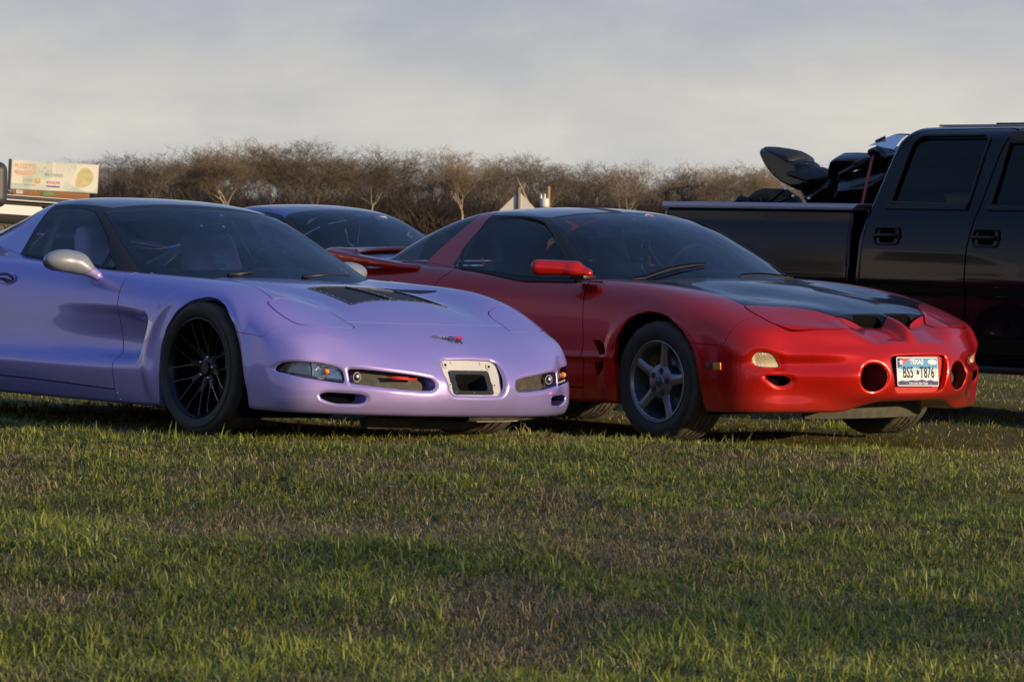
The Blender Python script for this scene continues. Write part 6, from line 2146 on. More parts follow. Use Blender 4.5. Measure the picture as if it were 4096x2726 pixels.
def build_truck():
    root = thing('pickup_truck', 'black four door pickup truck with dark windows and a black motorcycle in its open bed', 'pickup truck', mw=TMW)
    hh = .022
    def half(f, lo, hi, h=hh):
        q = iso_mesh(f, lo, hi, h); return clip(q, q.V[:, 1])
    cab = half(truck_cab, (1.05, -.05, .28), (3.75, 1.08, 1.92))
    nose = half(truck_nose, (3.35, -.05, .30), (4.70, 1.08, 1.32))
    bed = half(truck_bed, (-.95, -.05, .42), (1.16, 1.10, 1.34))
    def arch(m, xc):
        return np.where(m.V[:, 1] > .5, np.hypot(m.V[:, 0] - xc, (m.V[:, 2] - .43)) - .475, 1.0)
    bed = clip(bed, arch(bed, 0)); nose = clip(nose, arch(nose, 3.68)); cab = clip(cab, arch(cab, 3.68))
    # open the bed
    top = sdf_poly([(-.63, -2), (-.63, .80), (1.04, .80), (1.04, -2)], bed.V[:, 0], bed.V[:, 1])
    bed = clip(bed, -np.where(bed.V[:, 2] > 1.1, top, -1))
    gate, bed = split(bed, np.where(True, -.665 - bed.V[:, 0], 0), .004)
    both('bed_side', clip(bed, bed.V[:, 1] - .3), P_TBLK, root, .03)
    mid('tailgate', gate, P_TBLK, root, .03)
    box('bed_floor', (1.7, 1.62, .03), (.21, 0, .78), M_INT, root)
    box('bed_headboard', (.03, 1.62, .46), (1.06, 0, 1.02), P_TBLK, root)
    for s in (-1, 1):
        box('bed_liner', (1.70, .02, .48), (.21, s * .80, 1.02), M_INT, root)
        # bright rail cap with a chamfered front end
        M_RAIL = mat('bed_rail_cap', (.34, .37, .50), .30, metal=.5)
        bm = bmesh.new()
        box_bm(bm, (1.86, .17, .042), (.235, s * .905, 1.288), bevel=.008)
        for v in bm.verts:
            if v.co.x > 1.0 and v.co.z < 1.28: v.co.x -= .05
        bm_obj('bed_rail', bm, M_RAIL, root, smooth=True, angle=30)
    # cab panels
    RD = round_poly([(1.205, .40), (1.205, 1.03), (1.245, 1.284), (1.335, 1.585), (1.44, 1.745), (1.55, 1.775), (2.22, 1.785), (2.31, 1.775), (2.235, 1.60), (2.160, 1.269), (2.116, 1.037), (2.106, .40)], [.02, .1, .1, .1, .08, .05, .0, .0, .1, .05, .03, .02])
    FD = round_poly([(2.113, .40), (2.121, 1.037), (2.165, 1.269), (2.24, 1.60), (2.318, 1.785), (2.70, 1.775), (3.02, 1.55), (3.25, 1.27), (3.27, .9), (3.26, .40)], [.02, .03, .05, .1, .0, .1, .1, .05, .05, .02])
    RW_ = round_poly([(1.395, 1.322), (1.44, 1.52), (1.490, 1.70), (1.56, 1.740), (2.10, 1.742), (2.140, 1.715), (2.095, 1.50), (2.068, 1.312)], [.01, .1, .08, .06, .04, .04, .1, .01])
    FW_ = round_poly([(2.255, 1.310), (2.285, 1.52), (2.320, 1.738), (2.70, 1.735), (2.95, 1.54), (3.16, 1.30)], [.01, .1, .02, .1, .1, .02])
    def s2(m, P, gap=.006):
        return split(m, np.where(m.V[:, 1] > .45, sdf_poly(P, m.V[:, 0], m.V[:, 2]), -1), gap)
    rw, cab = s2(cab, RW_, .002); fw, cab = s2(cab, FW_, .002)
    rd, cab = s2(cab, RD); fd, cab = s2(cab, FD)
    wsf = np.where((cab.N[:, 0] > .3) & (cab.V[:, 2] > 1.2), np.minimum(np.minimum(1.72 - cab.V[:, 2], cab.V[:, 2] - 1.24), .70 - cab.V[:, 1]), -1)
    ws, cab = split(cab, wsf, .002)
    bwf = np.where((cab.N[:, 0] < -.5), np.minimum(np.minimum(1.68 - cab.V[:, 2], cab.V[:, 2] - 1.32), .62 - cab.V[:, 1]), -1)
    bw, cab = split(cab, bwf, .002)
    mid('cab', cab, P_TBLK, root, .03)
    mid('front_end', nose, P_TBLK, root, .03)
    rdo = both('rear_door', rd, P_TBLK, root, .02); fdo = both('front_door', fd, P_TBLK, root, .02)
    for nm, q in (('rear_side_window', rw), ('front_side_window', fw)):
        for qq in (mirror(q), q):
            m3obj(nm, offset(qq, -.012), M_TGLASS, root)
    m3obj('windshield', full(ws), M_TGLASS, root); m3obj('back_window', full(bw), M_TGLASS, root)
    for s, k in ((-1, 0), (1, 1)):
        for P_, dr in ((RW_, rdo[k]), (FW_, fdo[k])):
            pts = np.array([(p[0], s * (t_w(p[1]) + .002), p[1]) for p in np.vstack([P_, P_[:1]])])
            tube('window_seal', pts, .011, M_TRIM, dr, 6)
        for x0, x1, dr in ((1.36, 2.07, rdo[k]), (2.24, 3.16, fdo[k])):
            P_ = [(xx, s * (t_w(1.292) + .006), 1.295) for xx in np.linspace(x0, x1, 6)]
            ribbon('belt_trim', P_, [(0, s * .95, .3)] * 6, .034, M_TRIM, dr, lift=.008, thick=.01)
        # door handles: rounded dished surround with a bar across
        for hx, hz, dr in ((1.425, 1.110, rdo[k]), (2.275, 1.108, fdo[k])):
            yy = s * (t_w(hz) + .001)
            HM = frame_M((hx, yy, hz), (1, 0, 0), (0, .05 * s * -1, 1))
            zs = -s                                   # +z of HM points to -y
            ring = round_poly([(-.105, -.052), (.105, -.052), (.105, .052), (-.105, .052)], .03, 5)
            tube('handle_surround', [HM @ Vector((p[0], p[1], .004 * (1 if s < 0 else -1))) for p in np.vstack([ring, ring[:1]])], .007, M_TRIM, dr, 6)
            flat('handle_dish', round_poly([(-.065, -.042), (.065, -.042), (.065, .042), (-.065, .042)], .02, 5), M_VOID, dr, HM @ Matrix.Translation((0, 0, .001 if s < 0 else -.003)), .002)
            pull = [HM @ Vector((u_, .002, (.022 if s < 0 else -.022))) for u_ in (-.10, -.06, 0, .06, .10)]
            tube('handle_pull', pull, [.010, .013, .013, .013, .010], M_TRIM, dr, 8)
        # crease moulding line along the doors and running board
        box('running_board', (2.25, .14, .045), (2.25, s * .94, .31), M_BLACK, root, bevel=.015)
        box('mud_flap', (.02, .30, .28), (3.14, s * .86, .34), M_BLACK, root, bevel=.006)
        blob('door_mirror', lambda X, Y, Z: e_box(X, Y, Z, (2.98, s * 1.16, 1.36), (.07, .12, .15), .05), (2.85, s * 1.16 - .16, 1.16), (3.1, s * 1.16 + .16, 1.56), .02, M_TRIM, root)
        tube('mirror_arm', [(2.98, s * .90, 1.30), (2.98, s * 1.08, 1.32)], .03, M_TRIM, root, 8)
        box('vent_visor', (.55, .018, .075), (2.60, s * (t_w(1.72) + .012), 1.725), M_TRIM, root, bevel=.006)
        hl = box('headlight', (.06, .34, .20), (4.49, s * .72, .98), M_LENS, root, bevel=.02)
        box('roof_rail', (1.45, .04, .012), (2.12, s * .50, 1.812), mat('roof_rail_grey', (.25, .26, .30), .35, metal=.6), root, bevel=.012)
    box('sunroof', (.75, .80, .012), (2.15, 0, 1.826), M_TRIM, root, bevel=.005)
    box('grille', (.05, 1.05, .30), (4.56, 0, .92), M_BLACK, root, bevel=.02)
    box('front_bumper', (.22, 1.86, .22), (4.58, 0, .62), M_CHROME, root, bevel=.05)
    box('rear_bumper', (.18, 1.80, .18), (-.82, 0, .60), M_CHROME, root, bevel=.04)
    box('chassis', (4.6, .9, .22), (1.9, 0, .50), M_VOID, root)
    # cabin
    for xx, yy in ((1.75, -.40), (1.75, .40), (2.65, -.42), (2.65, .42)):
        seat(root, xx, yy, .85, mat('tan_seat', (.16, .13, .10), .7), .52, tall=.56)
    box('cabin_floor', (2.3, 1.7, .03), (2.35, 0, .70), M_INT, root)
    box('dash', (.35, 1.5, .22), (3.30, 0, 1.16), M_INT, root, bevel=.05)
    # wheels with chunky off road tyres
    tyre_me = make_tyre(.42, .30, .235, n=90, groove=(.18, .42, .62, .84), gd=.018, step=5, gw=.012)
    V_, Q = lathe_arrays([(.237, -.125), (.240, -.13), (.225, -.128), (.205, -.09), (.20, .0), (.237, .12)], 48)
    rim_me = mesh_from('wheel', V_, Q, M_STEEL)
    V_, Q = lathe_arrays([(0, -.10), (.07, -.10), (.08, -.07), (.14, -.055), (.20, -.075), (.20, -.05), (0, -.03)], 40)
    dk = mesh_from('wheel_disc', V_, Q, M_STEEL)
    for xc in (0, 3.68):
        for s in (-1, 1):
            w = add('wheel', rim_me, root); w.location = (xc, s * .83, .415); w.rotation_euler = (0, 0, math.pi if s > 0 else 0)
            add('tyre', tyre_me, w); add('wheel_disc', dk, w)
            V_, Q = lathe_arrays([(.46, -.22), (.46, .22), (.10, .22)], 36)
            V_ = V_ + [xc, s * .70, .44]; V_[:, 1] = s * np.clip(np.abs(V_[:, 1]), .4, .94)
            ok = V_[Q].min(1)[:, 2] > .40
            add('wheel_housing', mesh_from('wheel_housing', V_, Q[ok].copy(), M_VOID), root)
    return root
build_truck()

def plate_iso(name, P, hw, m, parent, y0=0.0, r=.03, h=.014, taper=None, inner=None):
    """rounded body whose side view is the outline P (x, z) and half width hw"""
    P = np.asarray(P, float)
    lo = P.min(0) - .06; hi = P.max(0) + .06
    xs = np.arange(lo[0] - .05, hi[0] + .05, .01); zs = np.arange(lo[1] - .05, hi[1] + .05, .01)
    d = sdf_poly(P, xs[:, None], zs[None, :])
    t = Tab.__new__(Tab); t.u, t.v, t.st, t.A = xs, zs, .01, gauss1(gauss1(-d, .5, 0), .5, 1)
    def f(x, y, z):
        w = hw if taper is None else taper(x, z)
        # crowned sides: narrower towards the outline
        dd = t(x, z)
        return smax(dd, np.abs(y - y0) - w * np.sqrt(np.clip(-dd / (r * 2.2), .15, 1)), r)
    return blob(name, f, (lo[0], y0 - hw - .08, lo[1]), (hi[0], y0 + hw + .08, hi[1]), h, m, parent)

def build_bike():
    Ym = -.25                                           # the bike's middle plane in the truck's axes
    MI = np.linalg.inv(np.array(TMW))
    root = thing('motorcycle', 'black sport motorcycle strapped down in the bed of the black pickup', 'motorcycle', mw=TMW)
    M_BK = mat('black_fairing', (.006, .006, .010), .24, coat=.35, spec=.35)
    M_ST = mat('seat_vinyl', (.016, .016, .020), .5, bump=(200, .2, .001))
    g = BIKE_PTS
    plate_iso('tail_fairing', g['tail'], .12, M_BK, root, Ym, .015)
    plate_iso('pillion_pad', g['pill'], .125, M_ST, root, Ym, .015)
    plate_iso('rider_seat', g['seat'], .15, M_ST, root, Ym, .018)
    plate_iso('fuel_tank', g['tank'], .17, M_BK, root, Ym, .03)
    plate_iso('frame_cover', g['mid'], .15, M_BK, root, Ym, .03)
    plate_iso('side_fairing', g['side'], .20, M_BK, root, Ym, .07)
    plate_iso('nose_fairing', g['nose'], .16, M_BK, root, Ym, .012)
    # screen: a bent sheet
    P = np.array(g['screen'])
    m_ = glass('clear_screen', (.96, .97, .97), .95, 0.02, 1.30)
    V, Fq = [], []
    top = spline_pts(P[:5], 5, closed=False); low = spline_pts(P[5:][::-1], 5, closed=False)
    k = min(len(top), len(low)); ys = np.linspace(-1, 1, 9)
    tt = np.linspace(0, 1, 16)
    def at(c, t):
        s_ = t * (len(c) - 1); i = min(int(s_), len(c) - 2); return c[i] * (1 - s_ + i) + c[i + 1] * (s_ - i)
    for t in tt:
        a, b = at(top, t), at(low, t)
        for yy in ys:
            w = np.cos(yy * 1.4)
            p = a * w + b * (1 - w)
            V.append((p[0], Ym + yy * .15, p[1]))
    for i in range(15):
        for j in range(8):
            Fq.append((i * 9 + j, i * 9 + j + 1, (i + 1) * 9 + j + 1, (i + 1) * 9 + j))
    add('screen', mesh_from('screen', V, Fq, m_), root)
    tube('screen_edge', [(p[0], Ym, p[1]) for p in top], .005, M_TRIM, root, 6)
    c = g['screen_label']
    lb = flat('sticker', [(-.05, -.03), (.05, -.03), (.05, .03), (-.05, .03)], mat('sticker_pale', (.45, .48, .52), .5), root, frame_M((c[0], Ym - .10, c[1]), (.95, 0, .3), (-.3, 0, .95)), .001)
    flat('sticker_print', [(-.045, .008), (.045, .008), (.045, .024), (-.045, .024)], M_TRIM, lb, frame_M((c[0], Ym - .1012, c[1]), (.95, 0, .3), (-.3, 0, .95)) @ Matrix.Translation((0, 0, .001)), .0006)
    # rear wheel, fender, pegs, bars, lever, strap, exhaust
    wx, wz = g['rwheel']
    me = make_tyre(.31, .17, .22, n=60, groove=(.5,), step=6)
    w = add('rear_wheel', me, root); w.location = (wx, Ym, wz)
    rm = lathe('rim', [(.222, -.06), (.20, -.05), (.195, 0), (.20, .05), (.222, .06)], M_STEEL, w, 36)
    for k_ in range(5):
        a = k_ * 2 * math.pi / 5
        tube('spoke', [(0, 0, 0), (.2 * math.cos(a), 0, .2 * math.sin(a))], .014, M_STEEL, w, 6)
    w2 = add('front_wheel', make_tyre(.30, .12, .215, n=60, groove=(.5,), step=6), root); w2.location = (1.02 - .32, Ym, 1.10)
    w2.location = (g['fwheel'][0], Ym, g['fwheel'][1])
    for a_, b_ in g['bars']:
        tube('foot_peg_bracket', [(a_[0], Ym - .16, a_[1]), (b_[0], Ym - .17, b_[1])], .012, M_TRIM, root, 8)
    for c in g['bolts']:
        o = lathe('bolt', [(0, -.008), (.010, -.006), (.013, 0)], M_CHROME, root, 12, 'y'); o.location = (c[0], Ym - .178, c[1])
    for a_, b_, r_ in g['grips']:
        tube('handlebar', [(a_[0], Ym - .22, a_[1]), (b_[0], Ym - .20, b_[1])], r_, M_TRIM, root, 8)
    plate_iso('exhaust', g['exh'], .06, mat('exhaust_black', (.015, .015, .017), .3, metal=.6), root, Ym - .12, .02)
    st = tag(None, None) if False else None
    a_, b_ = g['strap']
    s_ = ribbon('ratchet_strap', [(a_[0], Ym - .20, a_[1]), ((a_[0] + b_[0]) / 2, (Ym - .20 - .80) / 2, (a_[1] + b_[1]) / 2), (b_[0], -.80, b_[1])], [(0, -1, 0)] * 3, .040, mat('red_webbing', (.40, .035, .035), .8), None, lift=0, thick=.003)
    s_.matrix_world = TMW
    tag(s_, 'faded red ratchet strap running from the motorcycle to the truck bed rail', 'strap')
    return root
BIKE_PTS = {'tail': [(-0.476, 1.676), (-0.465, 1.69), (-0.4, 1.687), (-0.283, 1.676), (-0.166, 1.628), (-0.092, 1.605), (-0.051, 1.594), (-0.043, 1.56), (0.09, 1.499), (0.131, 1.471), (0.116, 1.437), (0.028, 1.414), (-0.11, 1.394), (-0.168, 1.412), (-0.234, 1.432), (-0.31, 1.475), (-0.378, 1.531), (-0.434, 1.599)], 'pill': [(-0.469, 1.69), (-0.41, 1.691), (-0.294, 1.68), (-0.178, 1.663), (-0.128, 1.642), (-0.107, 1.614), (-0.094, 1.583), (-0.138, 1.552), (-0.183, 1.563), (-0.258, 1.594), (-0.384, 1.634), (-0.46, 1.671)], 'seat': [(-0.238, 1.525), (-0.132, 1.548), (-0.01, 1.554), (0.035, 1.556), (0.08, 1.54), (0.162, 1.498), (0.167, 1.465), (0.147, 1.442), (0.075, 1.422), (-0.006, 1.436), (-0.129, 1.464), (-0.221, 1.497)], 'tank': [(0.185, 1.481), (0.21, 1.565), (0.237, 1.61), (0.264, 1.629), (0.316, 1.649), (0.439, 1.65), (0.565, 1.644), (0.66, 1.632), (0.692, 1.588), (0.6, 1.549), (0.403, 1.538), (0.275, 1.532), (0.245, 1.482), (0.214, 1.459)], 'mid': [(-0.147, 1.41), (0.049, 1.417), (0.145, 1.448), (0.224, 1.499), (0.264, 1.493), (0.268, 1.382), (0.142, 1.275), (0.029, 1.274), (-0.038, 1.352), (-0.105, 1.396)], 'side': [(0.286, 1.492), (0.333, 1.514), (0.483, 1.548), (0.64, 1.565), (0.834, 1.581), (0.875, 1.516), (0.803, 1.329), (0.728, 1.263), (0.294, 1.259), (0.213, 1.291), (0.203, 1.336), (0.28, 1.436)], 'nose': [(0.614, 1.677), (0.676, 1.703), (0.747, 1.68), (0.818, 1.651), (0.88, 1.643), (0.813, 1.561), (0.766, 1.583), (0.745, 1.616), (0.69, 1.632), (0.656, 1.605), (0.621, 1.599), (0.611, 1.66)], 'screen': [(0.579, 1.706), (0.644, 1.737), (0.706, 1.756), (0.776, 1.768), (0.876, 1.766), (0.88, 1.646), (0.779, 1.662), (0.732, 1.679), (0.685, 1.682), (0.642, 1.683)], 'screen_label': (0.71, 1.714), 'rwheel': (-0.403, 1.101), 'fwheel': (0.752, 1.195), 'bars': [[(-0.118, 1.407), (-0.289, 1.304)], [(-0.044, 1.357), (-0.223, 1.305)], [(-0.098, 1.385), (-0.044, 1.357)], [(-0.352, 1.349), (-0.326, 1.307)]], 'bolts': [(-0.096, 1.406), (-0.022, 1.357), (0.13, 1.343)], 'grips': [[(0.463, 1.498), (0.681, 1.592), 0.022], [(0.593, 1.573), (0.717, 1.603), 0.016], [(0.448, 1.492), (0.457, 1.462), 0.008], [(0.453, 1.462), (0.512, 1.465), 0.006]], 'exh': [(-0.642, 1.299), (-0.639, 1.33), (-0.594, 1.366), (-0.538, 1.348), (-0.478, 1.3)], 'strap': [(0.733, 1.62), (1.003, 1.3)]}
build_bike()
BLUE_M = [[0.64279, 0.76604, 0.0, -0.63645], [-0.76604, 0.64279, 0.0, 32.35248], [0.0, 0.0, 1.0, -0.08019], [0.0, 0.0, 0.0, 1.0]]
WHITE_M = [[0.77162, -0.63608, 0.0, -3.44898], [0.63608, 0.77162, 0.0, 29.01272], [0.0, 0.0, 1.0, 0.12275], [0.0, 0.0, 0.0, 1.0]]
# ------------------------------------------------------------------ things behind the cars
def at_px(u, v, Y):
    """world point seen at photo pixel (u, v) at distance Y: used once, to place distant things"""
    d = CAM_M @ np.array([(u - 2048) / F_PX, (v - 1363) / F_PX, 1.0])
    return np.array([0, 0, CAM_H]) + d * Y / d[1]
# blue coupe, only its cabin shows
def build_blue():
    Mb = Matrix(BLUE_M)
    root = thing('blue_coupe', 'blue coupe with a dark roof, half hidden behind the purple coupe', 'car', mw=Mb)
    P_BLUE = paint('blue_paint', (.010, .045, .30), (.010, .03, .20), rough=.25, metal=.4, dirt=.2)
    def bf(x, y, z): return bird_body(x, y, z)
    body = car_shell(bf, (-3.75, -.05, .10), (1.16, 1.02, 1.02), .03)
    body = clip(body, np.where(body.V[:, 1] > .45, np.minimum(np.hypot(body.V[:, 0], body.V[:, 2] - .33) - .37, np.hypot(body.V[:, 0] + 2.57, body.V[:, 2] - .33) - .37), 1.0))
    gi = bird_green(*body.V.T)
    body = clip(body, np.maximum(np.where((body.V[:, 0] < -.38) & (body.V[:, 0] > -2.75), gi, 1.0), .80 - body.V[:, 2]))
    door, body = split(body, np.where(body.V[:, 1] > .5, sdf_poly([(-.60, .28), (-.60, 1), (-1.85, 1), (-1.9, .28)], body.V[:, 0], body.V[:, 2]), -1), .006)
    hood, body = split(body, np.where(body.V[:, 2] > .5, sdf_poly([(-.9, -1), (-.9, .66), (.7, .60), (.95, .3), (.95, -1)], body.V[:, 0], body.V[:, 1]), -1), .006)
    mid('body_shell', body, P_BLUE, root); both('door', door, P_BLUE, root); mid('hood', hood, P_BLUE, root)
    g = iso_mesh(bird_green, (-3.15, -.05, .70), (-.25, .88, 1.34), .022)
    g = clip(g, g.V[:, 1]); g = clip(g, g.V[:, 2] - .835); g = clip(g, bird_body(*g.V.T) - .001)
    x, y, z = g.V.T
    pil = np.interp(x, [-1.30, -1.084, -.886, -.68, -.4], [.54, .60, .665, .72, .76])
    ws, g = split(g, np.minimum(x + 1.27, pil - y), .003)
    x, y, z = g.V.T
    SW = [(-1.95, .80), (-1.98, .95), (-1.80, 1.15), (-1.60, 1.20), (-1.49, 1.203), (-1.285, 1.176), (-1.02, 1.04), (-.74, .862), (-.72, .70)]
    sw, g = split(g, np.where((y > .45) & (g.N[:, 1] > .3), sdf_poly(SW, x, z), -1), .003)
    x, y, z = g.V.T
    rw, g = split(g, np.where(g.N[:, 2] > .3, np.minimum(-1.95 - x, .60 - y), -1), .003)
    x, y, z = g.V.T
    roof, rail = split(g, sdf_poly([(-2.0, -1), (-2.0, .46), (-1.26, .47), (-1.26, -1)], x, y), .004)
    mid('roof_panel', roof, mat('black_roof_paint', (.014, .015, .018), .18, coat=1.0), root); 
    fr, bk = split(rail, x[:0].sum() + rail.V[:, 0] + 1.24, .001)
    both('roof_side', bk, P_BLUE, root); both('window_pillar', fr, M_TRIM, root)
    m3obj('windshield', full(ws), M_VGLASS, root)
    for q in (mirror(sw), sw):
        m3obj('side_window', q, M_SIDEGL, root)
    m3obj('rear_window', full(rw), M_SIDEGL, root)
    hits = surf_pts(full(ws), [(-1.16, .20), (-1.13, .33), (-1.14, .10)], 'z')
    for hh, sz, m_ in zip(hits, ((.03, .022), (.06, .028), (.035, .010)), (mat('sticker_blue', (.05, .15, .5), .5), mat('sticker_pale', (.45, .48, .52), .5), mat('sticker_white', (.6, .6, .6), .5))):
        if hh is not None:
            flat('windscreen_sticker', [(-sz[0], -sz[1]), (sz[0], -sz[1]), (sz[0], sz[1]), (-sz[0], sz[1])], m_, root, frame_M(Vector(hh[0]) - Vector(hh[1]) * .006, (0, 1, 0), (-.8, 0, .5)), .001)
    box('cabin_floor', (2.3, 1.42, .02), (-1.7, 0, .42), M_INT, root); box('firewall', (.02, 1.38, .46), (-.62, 0, .62), M_INT, root)
    for s in (-1, 1):
        seat(root, -1.42, s * .37, .40, mat('grey_cloth', (.20, .20, .21), .8), .50, tall=.56)
        box('door_card', (1.6, .02, .44), (-1.35, s * .77, .64), M_INT, root)
    blob('rear_view_mirror', lambda X, Y, Z: e_box(X, Y, Z, (-1.16, .0, 1.105), (.018, .12, .03), .018), (-1.21, -.15, 1.05), (-1.12, .15, 1.16), .012, M_TRIM, root)
    V_, Q = lathe_arrays([(0, -.1), (.2, -.1), (.215, -.11), (.30, -.115), (.325, -.09), (.325, .1), (0, .1)], 40)
    wm = mesh_from('wheel', V_, Q, M_RUB)
    V_, Q = lathe_arrays([(0, -.105), (.05, -.108), (.20, -.104)], 40)
    rm = mesh_from('rim', V_, Q, M_STEEL)
    for xc in (0, -2.57):
        for s in (-1, 1):
            w = add('wheel', wm, root); w.location = (xc, s * .79, .325); w.rotation_euler = (0, 0, math.pi if s > 0 else 0); add('rim', rm, w)
            box('door_mirror', (.10, .2, .11), (-.80, s * .95, .93), P_BLUE, root, bevel=.04) if xc == 0 else None
build_blue()

# white pickup at the left edge: bed with a black cover, honeycomb tail panel; cab out of frame to the left
def build_white():
    root = thing('white_pickup', 'white pickup truck with black cover and honeycomb panel at the left edge', 'pickup truck', mw=Matrix(WHITE_M) @ Matrix.Translation((0, 0, .0)) @ Matrix.Rotation(R(2.4), 4, 'Y'))
    PW = paint('white_paint', (.62, .62, .60), (.60, .60, .62), rough=.3, metal=.05, dirt=.2)
    def prism(name, pts, y0, y1, m, bevel=.01):
        bm = bmesh.new()
        a = [bm.verts.new((p[0], y0, p[1])) for p in pts]; f = bm.faces.new(a)
        r = bmesh.ops.extrude_face_region(bm, geom=[f]); bmesh.ops.translate(bm, vec=(0, y1 - y0, 0), verts=[v for v in r['geom'] if isinstance(v, bmesh.types.BMVert)])
        bmesh.ops.recalc_face_normals(bm, faces=bm.faces)
        bmesh.ops.bevel(bm, geom=list(bm.edges), offset=bevel, segments=2, affect='EDGES', profile=.6)
        return bm_obj(name, bm, m, root, smooth=True, angle=35)
    # x runs along the truck to the right (tail), y 0 is the near side
    prism('bed_panel', [(-4.4, .52), (.0, .52), (.06, .70), (.06, .94), (-.02, 1.0), (-4.4, 1.0)], 0, .08, PW)
    prism('bed_panel', [(-4.4, .52), (.0, .52), (.06, .70), (.06, .94), (-.02, 1.0), (-4.4, 1.0)], 1.0, 1.08, PW)
    prism('tailgate', [(.0, .55), (.05, .55), (.05, .93), (.0, .93)], .08, 1.00, PW)
    prism('bed_cover', [(-4.4, 1.036), (.42, 1.036), (.42, 1.064), (-4.4, 1.064)], -.03, .95, mat('bed_cover_dark', (.035, .036, .05), .35, coat=.3))
    M_AL = mat('bright_trim', (.70, .66, .58), .3, metal=.6)
    prism('trim_rail', [(-4.4, 1.028), (.40, 1.028), (.40, 1.038), (-4.4, 1.038)], -.05, -.01, M_AL, .002)
    prism('trim_rail', [(-4.4, 1.063), (.42, 1.063), (.42, 1.070), (-4.4, 1.070)], -.045, -.02, M_AL, .002)
    prism('rail_band', [(-4.4, 1.0), (.30, 1.0), (.34, 1.03), (-4.4, 1.03)], .0, .92, M_BLACK)  # plain black band below the bright trim rail
    lower = prism('lower_cladding', [(-4.4, .86), (.03, .86), (.03, .93), (-4.4, .93)], -.02, .01, M_TRIM)
    prism('honeycomb_panel', [(-4.4, .60), (.0, .60), (.0, .86), (-4.4, .86)], -.015, .02, mat('panel_brown', (.05, .04, .03), .6))
    hx = []
    for i in range(30):
        for j_ in range(3):
            hx.append((-.05 - i * .078 - (.039 if j_ % 2 else 0), .825 - j_ * .062))
    bm = bmesh.new()
    for cx, cz in hx:
        pts = [(cx + .034 * math.cos(k * math.pi / 3), cz + .030 * math.sin(k * math.pi / 3)) for k in range(6)]
        o = [bm.verts.new((p[0], -.024, p[1])) for p in pts]; q = [bm.verts.new((cx + (p[0] - cx) * .8, -.004, cz + (p[1] - cz) * .8)) for p in pts]
        for k in range(6):
            bm.faces.new((o[k], o[(k + 1) % 6], q[(k + 1) % 6], q[k]))
        bm.faces.new(q)
    h_ = bm_obj('honeycomb', bm, M_BLACK, root); h_['kind'] = 'stuff'
    prism('cab', [(-6.60, .5), (-4.45, .5), (-4.45, 1.10), (-4.62, 1.72), (-5.90, 1.74), (-6.60, 1.15)], .04, 1.20, PW, .05)
    prism('cab_window', [(-6.35, 1.15), (-4.75, 1.15), (-4.85, 1.62), (-5.85, 1.64)], .030, 1.21, M_TGLASS, .01)
    prism('front_end', [(-8.00, .5), (-6.62, .5), (-6.62, 1.13), (-7.90, 1.05), (-8.00, .9)], .04, 1.20, PW, .06)
    for xc in (-2.2, -7.1):
        for yy in (.10, .90):
            w = lathe('wheel', [(0, -.02), (.20, -.03), (.23, -.05), (.36, -.04), (.39, 0), (.39, .24), (0, .24)], M_RUB, root, 40); w.location = (xc, yy, .39)
build_white()
mt = blob('towing_mirror', lambda X, Y, Z: e_box(X, Y, Z, (0, 0, 0), (.12, .06, .125), .05), (-.15, -.1, -.16), (.15, .1, .16), .02, mat('mirror_dark', (.035, .036, .04), .5), None)
p = at_px(-60, 737, 21.9)
mt.location = tuple(p); tag(mt, 'dark rounded towing mirror poking in at the left edge below the billboard', 'mirror')

